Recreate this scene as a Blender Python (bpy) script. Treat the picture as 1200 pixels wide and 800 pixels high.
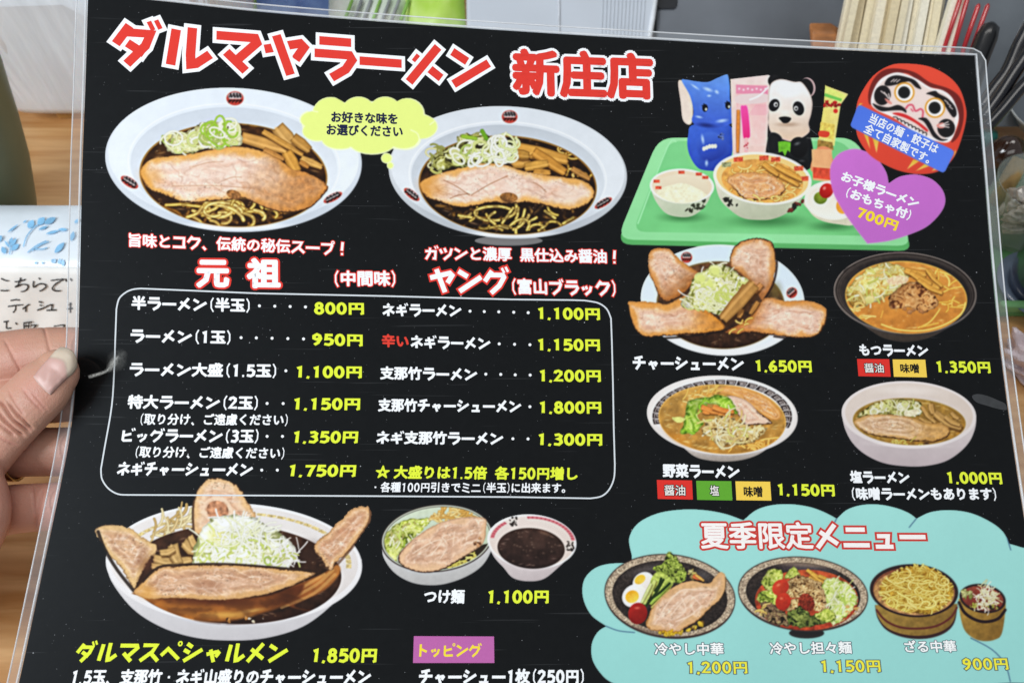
import bpy, bmesh, math, random
import numpy as np
from mathutils import Vector, Matrix

# ------------------------------------------------------------------ camera, light, exposure
for o in list(bpy.data.objects): bpy.data.objects.remove(o)
SC = bpy.context.scene
COL = SC.collection
R = math.radians
FPX = 942.0                                   # focal length in units of 1/1200 of the frame width
CAMP = Vector((0, 0, .45)); PITCH = R(55)
cam = bpy.data.cameras.new('camera'); cam.sensor_width = 36; cam.lens = FPX/1200*36
cam.clip_start = .01; cam.clip_end = 50
camo = bpy.data.objects.new('camera', cam); COL.objects.link(camo)
camo.location = CAMP; camo.rotation_euler = (R(90)-PITCH, 0, 0)
cam.dof.use_dof = True; cam.dof.focus_distance = .362; cam.dof.aperture_fstop = 14
SC.camera = camo

W_ = bpy.data.worlds.new('World'); SC.world = W_; W_.use_nodes = True
bg = W_.node_tree.nodes['Background']; bg.inputs[0].default_value = (.86, .93, 1, 1); bg.inputs[1].default_value = .28

def area(name, loc, target, sx, sy, power, col):
    l = bpy.data.lights.new(name, 'AREA'); l.shape = 'RECTANGLE'; l.size = sx; l.size_y = sy
    l.energy = power; l.color = col
    o = bpy.data.objects.new(name, l); COL.objects.link(o); o.location = loc
    o.rotation_euler = (Vector(target)-Vector(loc)).to_track_quat('-Z', 'Y').to_euler()
    return o
area('ceiling_lamp', (.1, .78, 1.85), (0, .3, .08), 1.6, .45, 11, (1, .97, .93))
area('room_lamp', (.25, -1.0, 1.45), (0, .35, .05), 1.4, .5, 4, (1, .98, .95))
area('window_light', (-1.4, -.5, 1.2), (-.2, .4, .08), .8, 1.0, 32, (.90, .95, 1))
SC.view_settings.view_transform = 'Standard'; SC.view_settings.look = 'None'
SC.view_settings.exposure = 0; SC.view_settings.gamma = 1
SC.cycles.use_denoising = True; SC.cycles.max_bounces = 8; SC.cycles.transparent_max_bounces = 12
SC.cycles.sample_clamp_indirect = 6

# ------------------------------------------------------------------ helpers
FW = Vector((0, math.cos(PITCH), -math.sin(PITCH))); UP = Vector((0, math.sin(PITCH), math.cos(PITCH))); RT_ = Vector((1, 0, 0))
def at(x, y, d):
    """the point seen at frame position (x, y) of 1200 x 800, d metres deep"""
    x, y, d = float(x), float(y), float(d)
    return CAMP + d*(FW + (x-600)/FPX*RT_ - (y-400)/FPX*UP)
def ground(x, y, z=0.):
    v = (y-400)/FPX
    return at(x, y, (CAMP.z-z)/(math.sin(PITCH)+v*math.cos(PITCH)))
def at_y(x, y, Y):
    v = (y-400)/FPX
    return at(x, y, Y/(math.cos(PITCH)-v*math.sin(PITCH)))

def lin(c):
    c = np.asarray(c, float)/255
    return np.where(c <= .04045, c/12.92, ((c+.055)/1.055)**2.4)
def L4(c): return tuple(float(v) for v in lin(c))+(1,)

MATS = {}
def mat(name, col, rough=.5, metal=0, coat=0, var=.12, scale=60, bump=0., spec=.5, alpha=1, trans=0, sss=0, col2=None, stretch=None):
    if name in MATS: return MATS[name]
    m = bpy.data.materials.new(name); m.use_nodes = True; nt = m.node_tree; b = nt.nodes['Principled BSDF']
    N, Lk = nt.nodes.new, nt.links.new
    geo = N('ShaderNodeNewGeometry'); mp = N('ShaderNodeMapping'); Lk(geo.outputs['Position'], mp.inputs[0])
    if stretch: mp.inputs['Scale'].default_value = stretch
    no = N('ShaderNodeTexNoise'); no.inputs['Scale'].default_value = scale; no.inputs['Detail'].default_value = 5
    Lk(mp.outputs[0], no.inputs['Vector'])
    mx = N('ShaderNodeMix'); mx.data_type = 'RGBA'
    a = L4(col)
    c2 = L4(col2) if col2 else tuple(v*(1-2*var) for v in a[:3])+(1,)
    mx.inputs[6].default_value = a if col2 else tuple(min(1, v*(1+var)) for v in a[:3])+(1,); mx.inputs[7].default_value = c2
    rp = N('ShaderNodeMapRange'); rp.inputs[1].default_value = .35; rp.inputs[2].default_value = .65
    Lk(no.outputs['Fac'], rp.inputs[0]); Lk(rp.outputs[0], mx.inputs[0]); Lk(mx.outputs[2], b.inputs['Base Color'])
    b.inputs['Roughness'].default_value = rough; b.inputs['Metallic'].default_value = metal
    b.inputs['Coat Weight'].default_value = coat; b.inputs['Coat Roughness'].default_value = .06
    b.inputs['Specular IOR Level'].default_value = spec; b.inputs['Alpha'].default_value = alpha
    b.inputs['Transmission Weight'].default_value = trans
    if sss:
        b.inputs['Subsurface Weight'].default_value = sss; b.inputs['Subsurface Radius'].default_value = (.006, .0025, .0015); b.inputs['Subsurface Scale'].default_value = 1
    if bump:
        bp = N('ShaderNodeBump'); bp.inputs['Strength'].default_value = bump; bp.inputs['Distance'].default_value = .001
        Lk(no.outputs['Fac'], bp.inputs['Height']); Lk(bp.outputs[0], b.inputs['Normal'])
    MATS[name] = m; return m

def mesh_obj(name, verts, faces, m, parent=None, smooth=False):
    me = bpy.data.meshes.new(name); me.from_pydata([tuple(v) for v in verts], [], faces); me.update()
    if m: me.materials.append(m)
    if smooth: me.polygons.foreach_set('use_smooth', [True]*len(me.polygons))
    o = bpy.data.objects.new(name, me); COL.objects.link(o)
    if parent: o.parent = parent; o.matrix_parent_inverse = parent.matrix_world.inverted()
    return o
def bm_obj(name, bm, m, parent=None, smooth=False):
    me = bpy.data.meshes.new(name); bm.normal_update(); bm.to_mesh(me); bm.free()
    if m: me.materials.append(m)
    if smooth: me.polygons.foreach_set('use_smooth', [True]*len(me.polygons))
    o = bpy.data.objects.new(name, me); COL.objects.link(o)
    if parent: o.parent = parent; o.matrix_parent_inverse = parent.matrix_world.inverted()
    return o
def tag(o, label, cat=None, group=None, kind=None):
    if label: o['label'] = label
    if cat: o['category'] = cat
    if group: o['group'] = group
    if kind: o['kind'] = kind
    return o
def empty(name, loc, label, cat, group=None):
    o = bpy.data.objects.new(name, None); COL.objects.link(o); o.location = loc; o.empty_display_size = .01
    bpy.context.view_layer.update()
    return tag(o, label, cat, group)
def loft(rings, cap=True):
    """verts, faces of a tube through rings of points"""
    V = [p for r in rings for p in r]; n = len(rings[0]); F = []
    for i in range(len(rings)-1):
        for k in range(n):
            F.append((i*n+k, i*n+(k+1) % n, (i+1)*n+(k+1) % n, (i+1)*n+k))
    if cap: F.append(tuple(range(n-1, -1, -1))); F.append(tuple((len(rings)-1)*n+k for k in range(n)))
    return V, F
def ring_at(c, ax, r, n=16, ref=None, r2=None):
    ax = Vector(ax).normalized(); ref = Vector(ref) if ref else (Vector((0, 0, 1)) if abs(ax.z) < .9 else Vector((1, 0, 0)))
    u = ax.cross(ref).normalized(); v = ax.cross(u).normalized(); r2 = r2 or r
    return [Vector(c)+u*r*math.cos(t)+v*r2*math.sin(t) for t in (2*math.pi*k/n for k in range(n))]
def tube(name, pts, rad, m, parent=None, n=12, smooth=True, r2=None, ref=None):
    pts = [Vector(p) for p in pts]; rings = []
    for i, p in enumerate(pts):
        ax = pts[min(i+1, len(pts)-1)]-pts[max(i-1, 0)]
        r = rad[i] if isinstance(rad, (list, tuple)) else rad
        rings.append(ring_at(p, ax, r, n, ref, (r2/rad*r if r2 and not isinstance(rad, (list, tuple)) else None)))
    V, F = loft(rings); return mesh_obj(name, V, F, m, parent, smooth)
def lathe(name, base, prof, m, parent=None, n=40, smooth=True):
    rings = [[Vector(base)+Vector((r*math.cos(2*math.pi*k/n), r*math.sin(2*math.pi*k/n), z)) for k in range(n)] for r, z in prof]
    V, F = loft(rings, True); return mesh_obj(name, V, F, m, parent, smooth)
def boxm(name, c, sx, sy, sz, m, parent=None, bev=.003, rot=0, taper=0., seg=3):
    """bevelled box standing on c; taper widens its top"""
    bm = bmesh.new(); bmesh.ops.create_cube(bm, size=1)
    for v in bm.verts:
        k = 1+taper*(v.co.z+.5)
        v.co = Vector((v.co.x*sx*k, v.co.y*sy*k, (v.co.z+.5)*sz))
    if bev: bmesh.ops.bevel(bm, geom=bm.edges[:], offset=bev, segments=seg, profile=.5, affect='EDGES')
    bm.transform(Matrix.Translation(c) @ Matrix.Rotation(rot, 4, 'Z'))
    return bm_obj(name, bm, m, parent, False)

# ------------------------------------------------------------------ the setting
def wood_mat():
    m = bpy.data.materials.new('table wood'); m.use_nodes = True; nt = m.node_tree; b = nt.nodes['Principled BSDF']; N, Lk = nt.nodes.new, nt.links.new
    geo = N('ShaderNodeNewGeometry'); mp = N('ShaderNodeMapping'); mp.inputs['Scale'].default_value = (1.2, 14, 1); mp.inputs['Rotation'].default_value = (0, 0, .25); Lk(geo.outputs['Position'], mp.inputs[0])
    n1 = N('ShaderNodeTexNoise'); n1.inputs['Scale'].default_value = 6; n1.inputs['Detail'].default_value = 8; n1.inputs['Distortion'].default_value = .6; Lk(mp.outputs[0], n1.inputs['Vector'])
    n2 = N('ShaderNodeTexNoise'); n2.inputs['Scale'].default_value = 55; n2.inputs['Detail'].default_value = 6; Lk(mp.outputs[0], n2.inputs['Vector'])
    r = N('ShaderNodeValToRGB'); r.color_ramp.elements[0].position = .32; r.color_ramp.elements[0].color = L4((190, 134, 76)); r.color_ramp.elements[1].position = .68; r.color_ramp.elements[1].color = L4((234, 188, 132)); Lk(n1.outputs['Fac'], r.inputs[0])
    mx = N('ShaderNodeMix'); mx.data_type = 'RGBA'; mx.blend_type = 'MULTIPLY'; mx.inputs[0].default_value = .12; Lk(r.outputs[0], mx.inputs[6]); Lk(n2.outputs['Fac'], mx.inputs[7]); Lk(mx.outputs[2], b.inputs['Base Color'])
    b.inputs['Roughness'].default_value = .38; return m
tbl = boxm('table', (0, .75, -.03), 2.6, 1.9, .03, wood_mat(), bev=.004); tag(tbl, None, None, None, 'structure')
wall = boxm('wall', (0, 1.75, -.03), 4, .05, 1.6, mat('wall panel', (150, 154, 158), .45, var=.06, scale=4), bev=0); tag(wall, None, None, None, 'structure')

# ------------------------------------------------------------------ the shape of the held sheet
def interp(x, P): return np.interp(x, [p[0] for p in P], [p[1] for p in P])
def smooth_curve(P):
    a = catmull(P, False, 8); return [tuple(q) for q in a]
def sheet_depth(x, y):
    t = (np.asarray(y, float)-400)/400
    return .366-.0284*t-.01258*t*t+.0016*np.cos((np.asarray(x, float)-560)/600*1.4)-.0016
def on_sheet(x, y, h=0.):
    """points on the bent sheet, h metres proud of the paper; arrays in, (n, 3) out"""
    x = np.asarray(x, float); y = np.asarray(y, float); d = sheet_depth(x, y)-h
    f, u = np.array(FW), np.array(UP)
    px = (x-600)/FPX; py = (y-400)/FPX
    return np.array(CAMP)+d[..., None]*(f-py[..., None]*u)+(d*px)[..., None]*np.array([1., 0, 0])
# ---------------------------------------------------------------- the printed pictures: a small procedural painter
# The menu's pictures are ink on paper. They are worked out here as fields of ink colour (noise, strokes, outlines)
# and then built as fine meshes lying on the sheet, one mesh for each printed ingredient.
SS = 1.7                                   # ink samples per sheet unit
CW, CH = int(1210*SS), int(815*SS)
BLACK = np.array([.082, .088, .098])
INK = np.zeros((CH, CW, 3), np.float32) + BLACK
LAB = np.zeros((CH, CW), np.int32)
LABELS = ['']                              # index -> (picture, part)
RT = np.random.RandomState(5).rand(256, 256).astype(np.float32)

def lab_id(k):
    if k not in LABELS: LABELS.append(k)
    return LABELS.index(k)

def vnoise(x, y, s=0):
    x = x + s*17.31; y = y + s*9.77
    xi = np.floor(x).astype(int); yi = np.floor(y).astype(int)
    fx = x-xi; fy = y-yi
    fx = fx*fx*(3-2*fx); fy = fy*fy*(3-2*fy)
    a = RT[yi & 255, xi & 255]; b = RT[yi & 255, (xi+1) & 255]
    c = RT[(yi+1) & 255, xi & 255]; d = RT[(yi+1) & 255, (xi+1) & 255]
    return (a*(1-fx)+b*fx)*(1-fy)+(c*(1-fx)+d*fx)*fy

def fbm(x, y, s=0, o=3):
    r = 0; a = .5; t = 0
    for k in range(o):
        r = r + a*vnoise(x*2**k, y*2**k, s+k*3); t += a; a *= .55
    return r/t

def sstep(a, b, x):
    t = np.clip((x-a)/(b-a), 0, 1)
    return t*t*(3-2*t)

def catmull(p, closed=True, n=5):
    p = np.asarray(p, float); N = len(p); out = []
    rng = range(N) if closed else range(N-1)
    for i in rng:
        if closed: a, b, c, d = p[i-1], p[i], p[(i+1) % N], p[(i+2) % N]
        else: a, b, c, d = p[max(i-1, 0)], p[i], p[i+1], p[min(i+2, N-1)]
        for k in range(n):
            t = k/n
            out.append(.5*((2*b)+(c-a)*t+(2*a-5*b+4*c-d)*t*t+(3*b-a-3*c+d)*t**3))
    if not closed: out.append(p[-1])
    return np.array(out)

def seg_dist(pts, X, Y, closed):
    n = len(pts); D = np.full(X.shape, 1e9, np.float32); inside = np.zeros(X.shape, bool)
    for i in range(n if closed else n-1):
        ax, ay = pts[i]; bx, by = pts[(i+1) % n]
        dx, dy = bx-ax, by-ay
        t = np.clip(((X-ax)*dx+(Y-ay)*dy)/(dx*dx+dy*dy+1e-9), 0, 1)
        D = np.minimum(D, (X-ax-t*dx)**2+(Y-ay-t*dy)**2)
        if closed:
            c = ((ay > Y) != (by > Y)) & (X < dx*(Y-ay)/(dy if dy else 1e-9)+ax)
            inside ^= c
    D = np.sqrt(D)
    return np.where(inside, D, -D) if closed else D

def C3(c): return np.array(c, np.float32)/255.

class Pic:
    """One printed picture; its own coordinates are s units to a sheet unit, from (x0, y0)."""
    def __init__(s, name, x0, y0, k, seed=0):
        s.name, s.x0, s.y0, s.k = name, x0, y0, k
        s.r = random.Random(seed+hash_name(name)); s.clip = None; s.sd = seed
    def win(s, xa, ya, xb, yb):
        p = 3/SS*s.k
        i0 = max(0, int(((ya-p)/s.k+s.y0)*SS)); i1 = min(CH, int(((yb+p)/s.k+s.y0)*SS)+2)
        j0 = max(0, int(((xa-p)/s.k+s.x0)*SS)); j1 = min(CW, int(((xb+p)/s.k+s.x0)*SS)+2)
        Y, X = np.mgrid[i0:i1, j0:j1].astype(np.float32)
        return (slice(i0, i1), slice(j0, j1)), ((X+.5)/SS-s.x0)*s.k, ((Y+.5)/SS-s.y0)*s.k
    def put(s, w, a, col, lab, solid=True):
        sl = w[0]
        if a.size == 0: return
        if s.clip is not None: a = a*s.clip[sl]
        c = C3(col) if isinstance(col, tuple) else col
        c = np.clip(c, 0, 1)
        INK[sl] = INK[sl]*(1-a[..., None])+c*a[..., None]
        if lab:
            m = (a > .5) | ((LAB[sl] == 0) & (a > .12))
            LAB[sl] = np.where(m, lab_id((s.name, lab)), LAB[sl])
    def aa(s, d, soft=1.): return np.clip(d/(s.k/SS*soft)+.5, 0, 1)
    def mixc(s, c1, c2, t): return C3(c1)*(1-t[..., None])+C3(c2)*t[..., None]
    def tex(s, X, Y, col, amt, sc, sd=0):
        f = fbm(X/sc, Y/sc, s.sd+sd, 3)-.5
        base = C3(col) if isinstance(col, tuple) else col
        return base*(1+amt*f[..., None]*2)
    def ell(s, cx, cy, rx, ry, rot, col, lab, col2=None, g=(0, 1), amt=0., sc=20, soft=1., a=1., ring=None, fade=None):
        R = max(rx, ry)
        w = s.win(cx-R, cy-R, cx+R, cy+R); _, X, Y = w
        c, sn = math.cos(math.radians(rot)), math.sin(math.radians(rot))
        u = (X-cx)*c+(Y-cy)*sn; v = -(X-cx)*sn+(Y-cy)*c
        q = np.sqrt((u/rx)**2+(v/ry)**2)+1e-6
        gl = np.sqrt((u/rx**2)**2+(v/ry**2)**2)/q+1e-9
        d = (1-q)/gl
        al = s.aa(d, soft)
        if ring: al = s.aa(ring/2-abs(d), soft)
        if col2 is not None:
            t = np.clip(.5+.5*((u/rx)*g[0]+(v/ry)*g[1]), 0, 1)
            cc = s.mixc(col, col2, t)
        else: cc = np.zeros(X.shape+(3,), np.float32)+C3(col)
        if amt: cc = s.tex(X, Y, cc, amt, sc)
        if fade: al = al*sstep(0, fade, d)
        s.put(w, al*a, cc, lab)
        return w, al
    def mask_ell(s, cx, cy, rx, ry, rot=0):
        m = np.zeros((CH, CW), np.float32)
        R = max(rx, ry); w = s.win(cx-R, cy-R, cx+R, cy+R); _, X, Y = w
        c, sn = math.cos(math.radians(rot)), math.sin(math.radians(rot))
        u = (X-cx)*c+(Y-cy)*sn; v = -(X-cx)*sn+(Y-cy)*c
        q = np.sqrt((u/rx)**2+(v/ry)**2)+1e-6
        gl = np.sqrt((u/rx**2)**2+(v/ry**2)**2)/q+1e-9
        m[w[0]] = s.aa((1-q)/gl); return m
    def mask_poly(s, pts, sm=True):
        if sm: pts = catmull(pts)
        pts = np.asarray(pts, float)
        m = np.zeros((CH, CW), np.float32)
        w = s.win(*pts.min(0), *pts.max(0)); m[w[0]] = s.aa(seg_dist(pts, w[1], w[2], True)); return m
    def poly(s, pts, col, lab, sm=True, col2=None, g=(0, 1), amt=0., sc=20, rim=None, rimw=0, soft=1., a=1., rough=0, rsc=10):
        if sm: pts = catmull(pts)
        pts = np.asarray(pts, float); lo, hi = pts.min(0), pts.max(0)
        w = s.win(*lo, *hi); _, X, Y = w
        d = seg_dist(pts, X, Y, True)
        if rough: d = d+rough*(fbm(X/rsc, Y/rsc, s.sd+7, 3)-.55)*2
        cc = np.zeros(X.shape+(3,), np.float32)+C3(col)
        if col2 is not None:
            m = (lo+hi)/2; h = (hi-lo)/2+1e-6
            t = np.clip(.5+.5*((X-m[0])/h[0]*g[0]+(Y-m[1])/h[1]*g[1]), 0, 1)
            cc = s.mixc(col, col2, t)
        if amt: cc = s.tex(X, Y, cc, amt, sc)
        if rim is not None:
            t = 1-sstep(0, rimw, d); cc = cc*(1-t[..., None])+C3(rim)*t[..., None]
        s.put(w, s.aa(d, soft)*a, cc, lab)
    def body(s, pts, col, lab, **k):
        s.poly(catmull(pts, False, 6), col, lab, sm=False, **k)
    def frill(s, pts, cols, lab, sc=20, rough=8, warp=1.6, amt=.25):
        """crinkled matter: leaves, mince, chopped onion - ridged, folded noise through a ramp of colours"""
        pts = catmull(pts); lo, hi = pts.min(0), pts.max(0)
        w = s.win(*lo, *hi); _, X, Y = w
        sd = s.r.randint(0, 50)
        d = seg_dist(pts, X, Y, True)+rough*(fbm(X/(sc*.8), Y/(sc*.8), sd+4, 3)-.52)*2.6
        wx = fbm(X/sc, Y/sc, sd+1, 2)-.5; wy = fbm(X/sc, Y/sc, sd+2, 2)-.5
        n = fbm(X/sc+warp*wx*2, Y/sc*1.3+warp*wy*2, sd+3, 3)
        r = 1-np.abs(2*n-1)*2.2
        r = np.clip(r*.75+.5*(fbm(X/(sc*.3), Y/(sc*.3), sd+6, 2)-.5)+.2, 0, 1)*(len(cols)-1)
        k = np.clip(np.floor(r).astype(int), 0, len(cols)-2); f = (r-k)[..., None]
        A = np.array(cols, np.float32)/255
        cc = A[k]*(1-f)+A[k+1]*f
        cc = cc*(1+amt*(fbm(X/(sc*2.5), Y/(sc*2.5), sd+8, 2)-.5)[..., None]*2)
        cc = cc*(.72+.28*sstep(0, sc*.35, d))[..., None]
        s.put(w, s.aa(d), cc, lab)
    def line(s, pts, wd, col, lab, edge=None, hi=None, sm=True, a=1., taper=0):
        if sm and len(pts) > 2: pts = catmull(pts, False, 4)
        pts = np.asarray(pts, float)
        w = s.win(*(pts.min(0)-wd), *(pts.max(0)+wd)); _, X, Y = w
        if X.size == 0: return
        d = seg_dist(pts, X, Y, False)
        q = d/(wd/2)
        cc = np.zeros(X.shape+(3,), np.float32)+C3(col)
        if hi is not None:
            t = 1-sstep(0, .6, q); cc = cc*(1-t[..., None])+C3(hi)*t[..., None]
        if edge is not None:
            t = .62*sstep(.4, 1., q); cc = cc*(1-t[..., None])+C3(edge)*t[..., None]
        s.put(w, s.aa(wd/2-d)*a, cc, lab)
    def shade(s, cx, cy, rx, ry, rot, col, a, hard=0.):
        """soft patch of darker or lighter ink, keeps labels"""
        R = max(rx, ry); w = s.win(cx-R, cy-R, cx+R, cy+R); _, X, Y = w
        c, sn = math.cos(math.radians(rot)), math.sin(math.radians(rot))
        u = (X-cx)*c+(Y-cy)*sn; v = -(X-cx)*sn+(Y-cy)*c
        q = np.sqrt((u/rx)**2+(v/ry)**2)
        s.put(w, a*(1-sstep(hard, 1., q)), col, None)
    def meat(s, pts, lab=None, fat=(222, 174, 118), lean=(226, 188, 162), dark=(176, 118, 88), crust=(52, 30, 18), low=1., inset=14, swirl=1., ang=0., glaze=None, rough=3.):
        s.nmeat = getattr(s, 'nmeat', 0)+1; lab = lab or 'pork_slice#%d' % s.nmeat
        pts = catmull(pts, True, 5); lo, hi = pts.min(0), pts.max(0)
        w = s.win(*lo, *hi); _, X, Y = w
        d0 = seg_dist(pts, X, Y, True)
        d = d0+rough*(fbm(X/(3.2*s.k), Y/(3.2*s.k), s.sd+3, 3)-.5)*2
        R = max(float(d0.max()), 1.)
        m = (lo+hi)/2; h = (hi-lo)/2
        k = s.k                                                     # finest scale follows the picture's own scale
        n1 = fbm(X/(R*.7), Y/(R*.7), s.sd+1, 3); n2 = fbm(X/(4.2*k), Y/(4.2*k), s.sd+2, 3)
        c, sn = math.cos(math.radians(ang)), math.sin(math.radians(ang))
        U, V = X*c+Y*sn, -X*sn+Y*c
        n3 = fbm(U/(7*k), V/(2.2*k), s.sd+5, 3); n4 = fbm(X/(1.5*k), Y/(1.5*k), s.sd+6, 2)
        dd = d0+R*.55*(n1-.5)*swirl
        tl = sstep(inset*.2, inset*1.9, dd)
        cc = s.mixc(fat, lean, tl)
        t = .55*sstep(.45, .75, fbm(U/(R*.9)+3, V/(R*.45), s.sd+11, 3))*tl
        cc = cc*(1-t[..., None])+C3(tuple(.5*a+.5*b for a, b in zip(lean, dark)))*t[..., None]
        wx = (fbm(X/(R*.6), Y/(R*.6), s.sd+12, 2)-.5)*1.1
        for sc, lv, col, am in ((.75, .965, (246, 222, 202), .55), (.5, .975, (150, 104, 80), .42), (1.2, .97, (244, 218, 196), .5)):
            q = fbm(U/(R*sc*1.5)+wx, V/(R*sc*.62)+wx, s.sd+int(sc*20), 2); r_ = 1-np.abs(2*q-1)
            t = sstep(lv-.06, lv+.025, r_)*am*tl*(.3+1.1*n2)
            cc = cc*(1-t[..., None])+C3(col)*t[..., None]
        for lv, wd, col, am in ((.30, .06, (244, 214, 188), .35), (.55, .09, dark, .22), (.72, .05, (244, 216, 196), .35)):
            t = np.exp(-((dd/R-lv)/wd)**2)*am*(.3+1.2*n2)
            cc = cc*(1-t[..., None])+C3(col)*t[..., None]
        cc = cc*(1+.16*(n2-.5)[..., None]+.12*(n3-.5)[..., None]*tl[..., None]+.10*(n4-.5)[..., None])
        t = sstep(.70, .86, fbm(X/(2.6*k), Y/(1.4*k), s.sd+15, 2))*sstep(.48, .62, n1)*.45     # wet glints
        cc = cc*(1-t[..., None])+C3((255, 240, 222))*t[..., None]
        sp = sstep(.80, .9, vnoise(X/(1.3*k), Y/(1.3*k), s.sd+9))*sstep(.5, .62, n1)
        cc = cc*(1-.25*sp[..., None])
        if glaze is not None:                                           # a side soaked in broth
            gx, gy, gc, ga = glaze
            t = sstep(-.15, .75, ((X-m[0])/h[0]*gx+(Y-m[1])/h[1]*gy)+.5*(n1-.5))*ga
            cc = cc*(1-t[..., None])+C3(gc)*(.75+.5*n2[..., None])*t[..., None]
        lowm = np.clip(.42+.6*low*(Y-m[1])/h[1]*2, .25, 1)
        e = (1-sstep(.1*k, (.4+3.6*n2*n4*2)*k, d))*lowm
        cc = cc*(1-e[..., None])+C3(crust)*e[..., None]
        s.put(w, s.aa(d), cc, lab)
    def noodles(s, box, n, wd, col, lab='noodles', edge=(120, 84, 20), hi=(248, 226, 130), ln=90, curl=.5, var=18):
        xa, ya, xb, yb = box; r = s.r
        for i in range(n):
            x, y, t = r.uniform(xa, xb), r.uniform(ya, yb), r.uniform(0, 6.28)
            k = r.uniform(-curl, curl); P = []
            L = ln*r.uniform(.5, 1.3); st = L/9
            for j in range(10):
                P.append((x, y)); t += k+r.uniform(-.15, .15)
                x += st*math.cos(t); y += st*.62*math.sin(t)
            v = r.uniform(-var, var)
            s.line(P, wd*r.uniform(.85, 1.1), tuple(c+v for c in col), lab, tuple(c+v for c in edge), tuple(min(255, c+v) for c in hi))
    def rings(s, box, n, rr, wd, cols, lab='scallion', rotr=180, fill=None, edge=None):
        xa, ya, xb, yb = box; r = s.r
        for i in range(n):
            x, y = r.uniform(xa, xb), r.uniform(ya, yb); a = rr*r.uniform(.6, 1.15); b = a*r.uniform(.45, .9)
            th = math.radians(r.uniform(-rotr, rotr)); t0 = r.uniform(0, 6.28); sp = r.choice((6.3, 6.3, 4.5, 3.4))
            P = []
            for j in range(13):
                q = t0+sp*j/12; u, v = a*math.cos(q), b*math.sin(q)
                P.append((x+u*math.cos(th)-v*math.sin(th), y+u*math.sin(th)+v*math.cos(th)))
            c = r.choice(cols)
            if fill and r.random() < .35: s.poly(P, r.choice(fill), lab, sm=False, a=.8)
            s.line(P, wd*1.25, c, lab, edge=tuple(int(q*.72) for q in c) if edge is None else edge, hi=tuple(min(255, q+14) for q in c), sm=False)
    def stick(s, x0, y0, x1, y1, wd, col=(206, 148, 68), lab='bamboo_shoots', bend=0):
        mx, my = (x0+x1)/2-(y1-y0)*bend, (y0+y1)/2+(x1-x0)*bend
        dx, dy = x1-x0, y1-y0; L = math.hypot(dx, dy); nx, ny = -dy/L*wd/2, dx/L*wd/2
        P = [(x0+nx, y0+ny), (mx+nx*1.15, my+ny*1.15), (x1+nx*.8, y1+ny*.8), (x1-nx*.8, y1-ny*.8), (mx-nx*1.15, my-ny*1.15), (x0-nx, y0-ny)]
        Q = [(p[0]+wd*.1, p[1]+wd*.3) for p in P]
        s.poly(Q, (70, 40, 12), lab, sm=False, a=.55, soft=3)
        s.poly(P, tuple(min(255, c+20) for c in col), lab, sm=False, col2=tuple(int(c*.8) for c in col), g=(nx/wd, ny/wd) if 1 else None, amt=.12, sc=max(8, wd*.6), rim=tuple(int(c*.72) for c in col), rimw=wd*.22)
        s.line([(x0+nx*.3, y0+ny*.3), (mx+nx*.35, my+ny*.35), (x1+nx*.25, y1+ny*.25)], wd*.22, tuple(min(255, c+34) for c in col), lab, a=.5)
    def drown(s, cx, cy, rx, ry, rot, col, a0, a1, sc=9, clip=None):
        """broth over what lies in it: patchy, keeps labels"""
        R = max(rx, ry); w = s.win(cx-R, cy-R, cx+R, cy+R); _, X, Y = w
        c, sn = math.cos(math.radians(rot)), math.sin(math.radians(rot))
        u = (X-cx)*c+(Y-cy)*sn; v = -(X-cx)*sn+(Y-cy)*c
        q = np.sqrt((u/rx)**2+(v/ry)**2)
        n = sstep(.34, .66, fbm(X/(sc*s.k), Y/(sc*s.k*.6), s.sd+21, 3))
        s.put(w, (a0+(a1-a0)*n)*(1-sstep(.96, 1.0, q)), col, None)
    def oil(s, cx, cy, rx, ry, n, col, size):
        """droplets of fat and glints floating on the broth that is still in view"""
        keep = s.clip; ids = [i for i, l in enumerate(LABELS) if l and l[0] == s.name and l[1].startswith(('soup', 'dip_soup'))]
        m = np.isin(LAB, ids).astype(np.float32); s.clip = m if keep is None else m*keep
        for k in range(n):
            t, q = s.r.uniform(0, 6.28), math.sqrt(s.r.random()); x, y = cx+rx*q*math.cos(t), cy+ry*q*math.sin(t); a = size*s.r.uniform(.4, 1.3)
            s.ell(x, y, a, a*.55, s.r.uniform(-15, 15), col, None, ring=max(2, size*.22), a=.55); s.ell(x-a*.3, y-a*.2, a*.3, a*.14, 0, (246, 236, 210), None, a=.5)
        for k in range(n//3):
            t = s.r.uniform(0, 6.28); x, y = cx+rx*.9*math.cos(t), cy+ry*.9*math.sin(t); s.shade(x, y, size*3.4, size*.8, s.r.uniform(-20, 20), tuple(min(255, c+60) for c in col), .4)
        s.clip = keep
    def blobs(s, region, n, size, cols, lab, edge=.55, el=.6):
        """many small lumps inside a region polygon"""
        reg = np.asarray(region, float); lo, hi = reg.min(0), reg.max(0); r = s.r; k = 0
        while k < n:
            x, y = r.uniform(lo[0], hi[0]), r.uniform(lo[1], hi[1])
            if seg_dist(reg, np.array([[x]]), np.array([[y]]), True)[0, 0] < 0: continue
            k += 1; a = size*r.uniform(.5, 1.2); th = r.uniform(0, 6.28); b = a*r.uniform(el*.6, 1)
            P = []
            for j in range(7):
                q = j*6.283/7; u, v = a*math.cos(q)*r.uniform(.7, 1.2), b*math.sin(q)*r.uniform(.7, 1.2)
                P.append((x+u*math.cos(th)-v*math.sin(th), y+u*math.sin(th)+v*math.cos(th)))
            c = r.choice(cols)
            s.poly(P, tuple(min(255, int(q*1.12)) for q in c), lab, col2=tuple(int(q*.78) for q in c), g=(.3, .9), rim=tuple(int(q*(edge*.5+.42)) for q in c), rimw=size*.3, rough=size*.25, rsc=size*.7)
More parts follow.
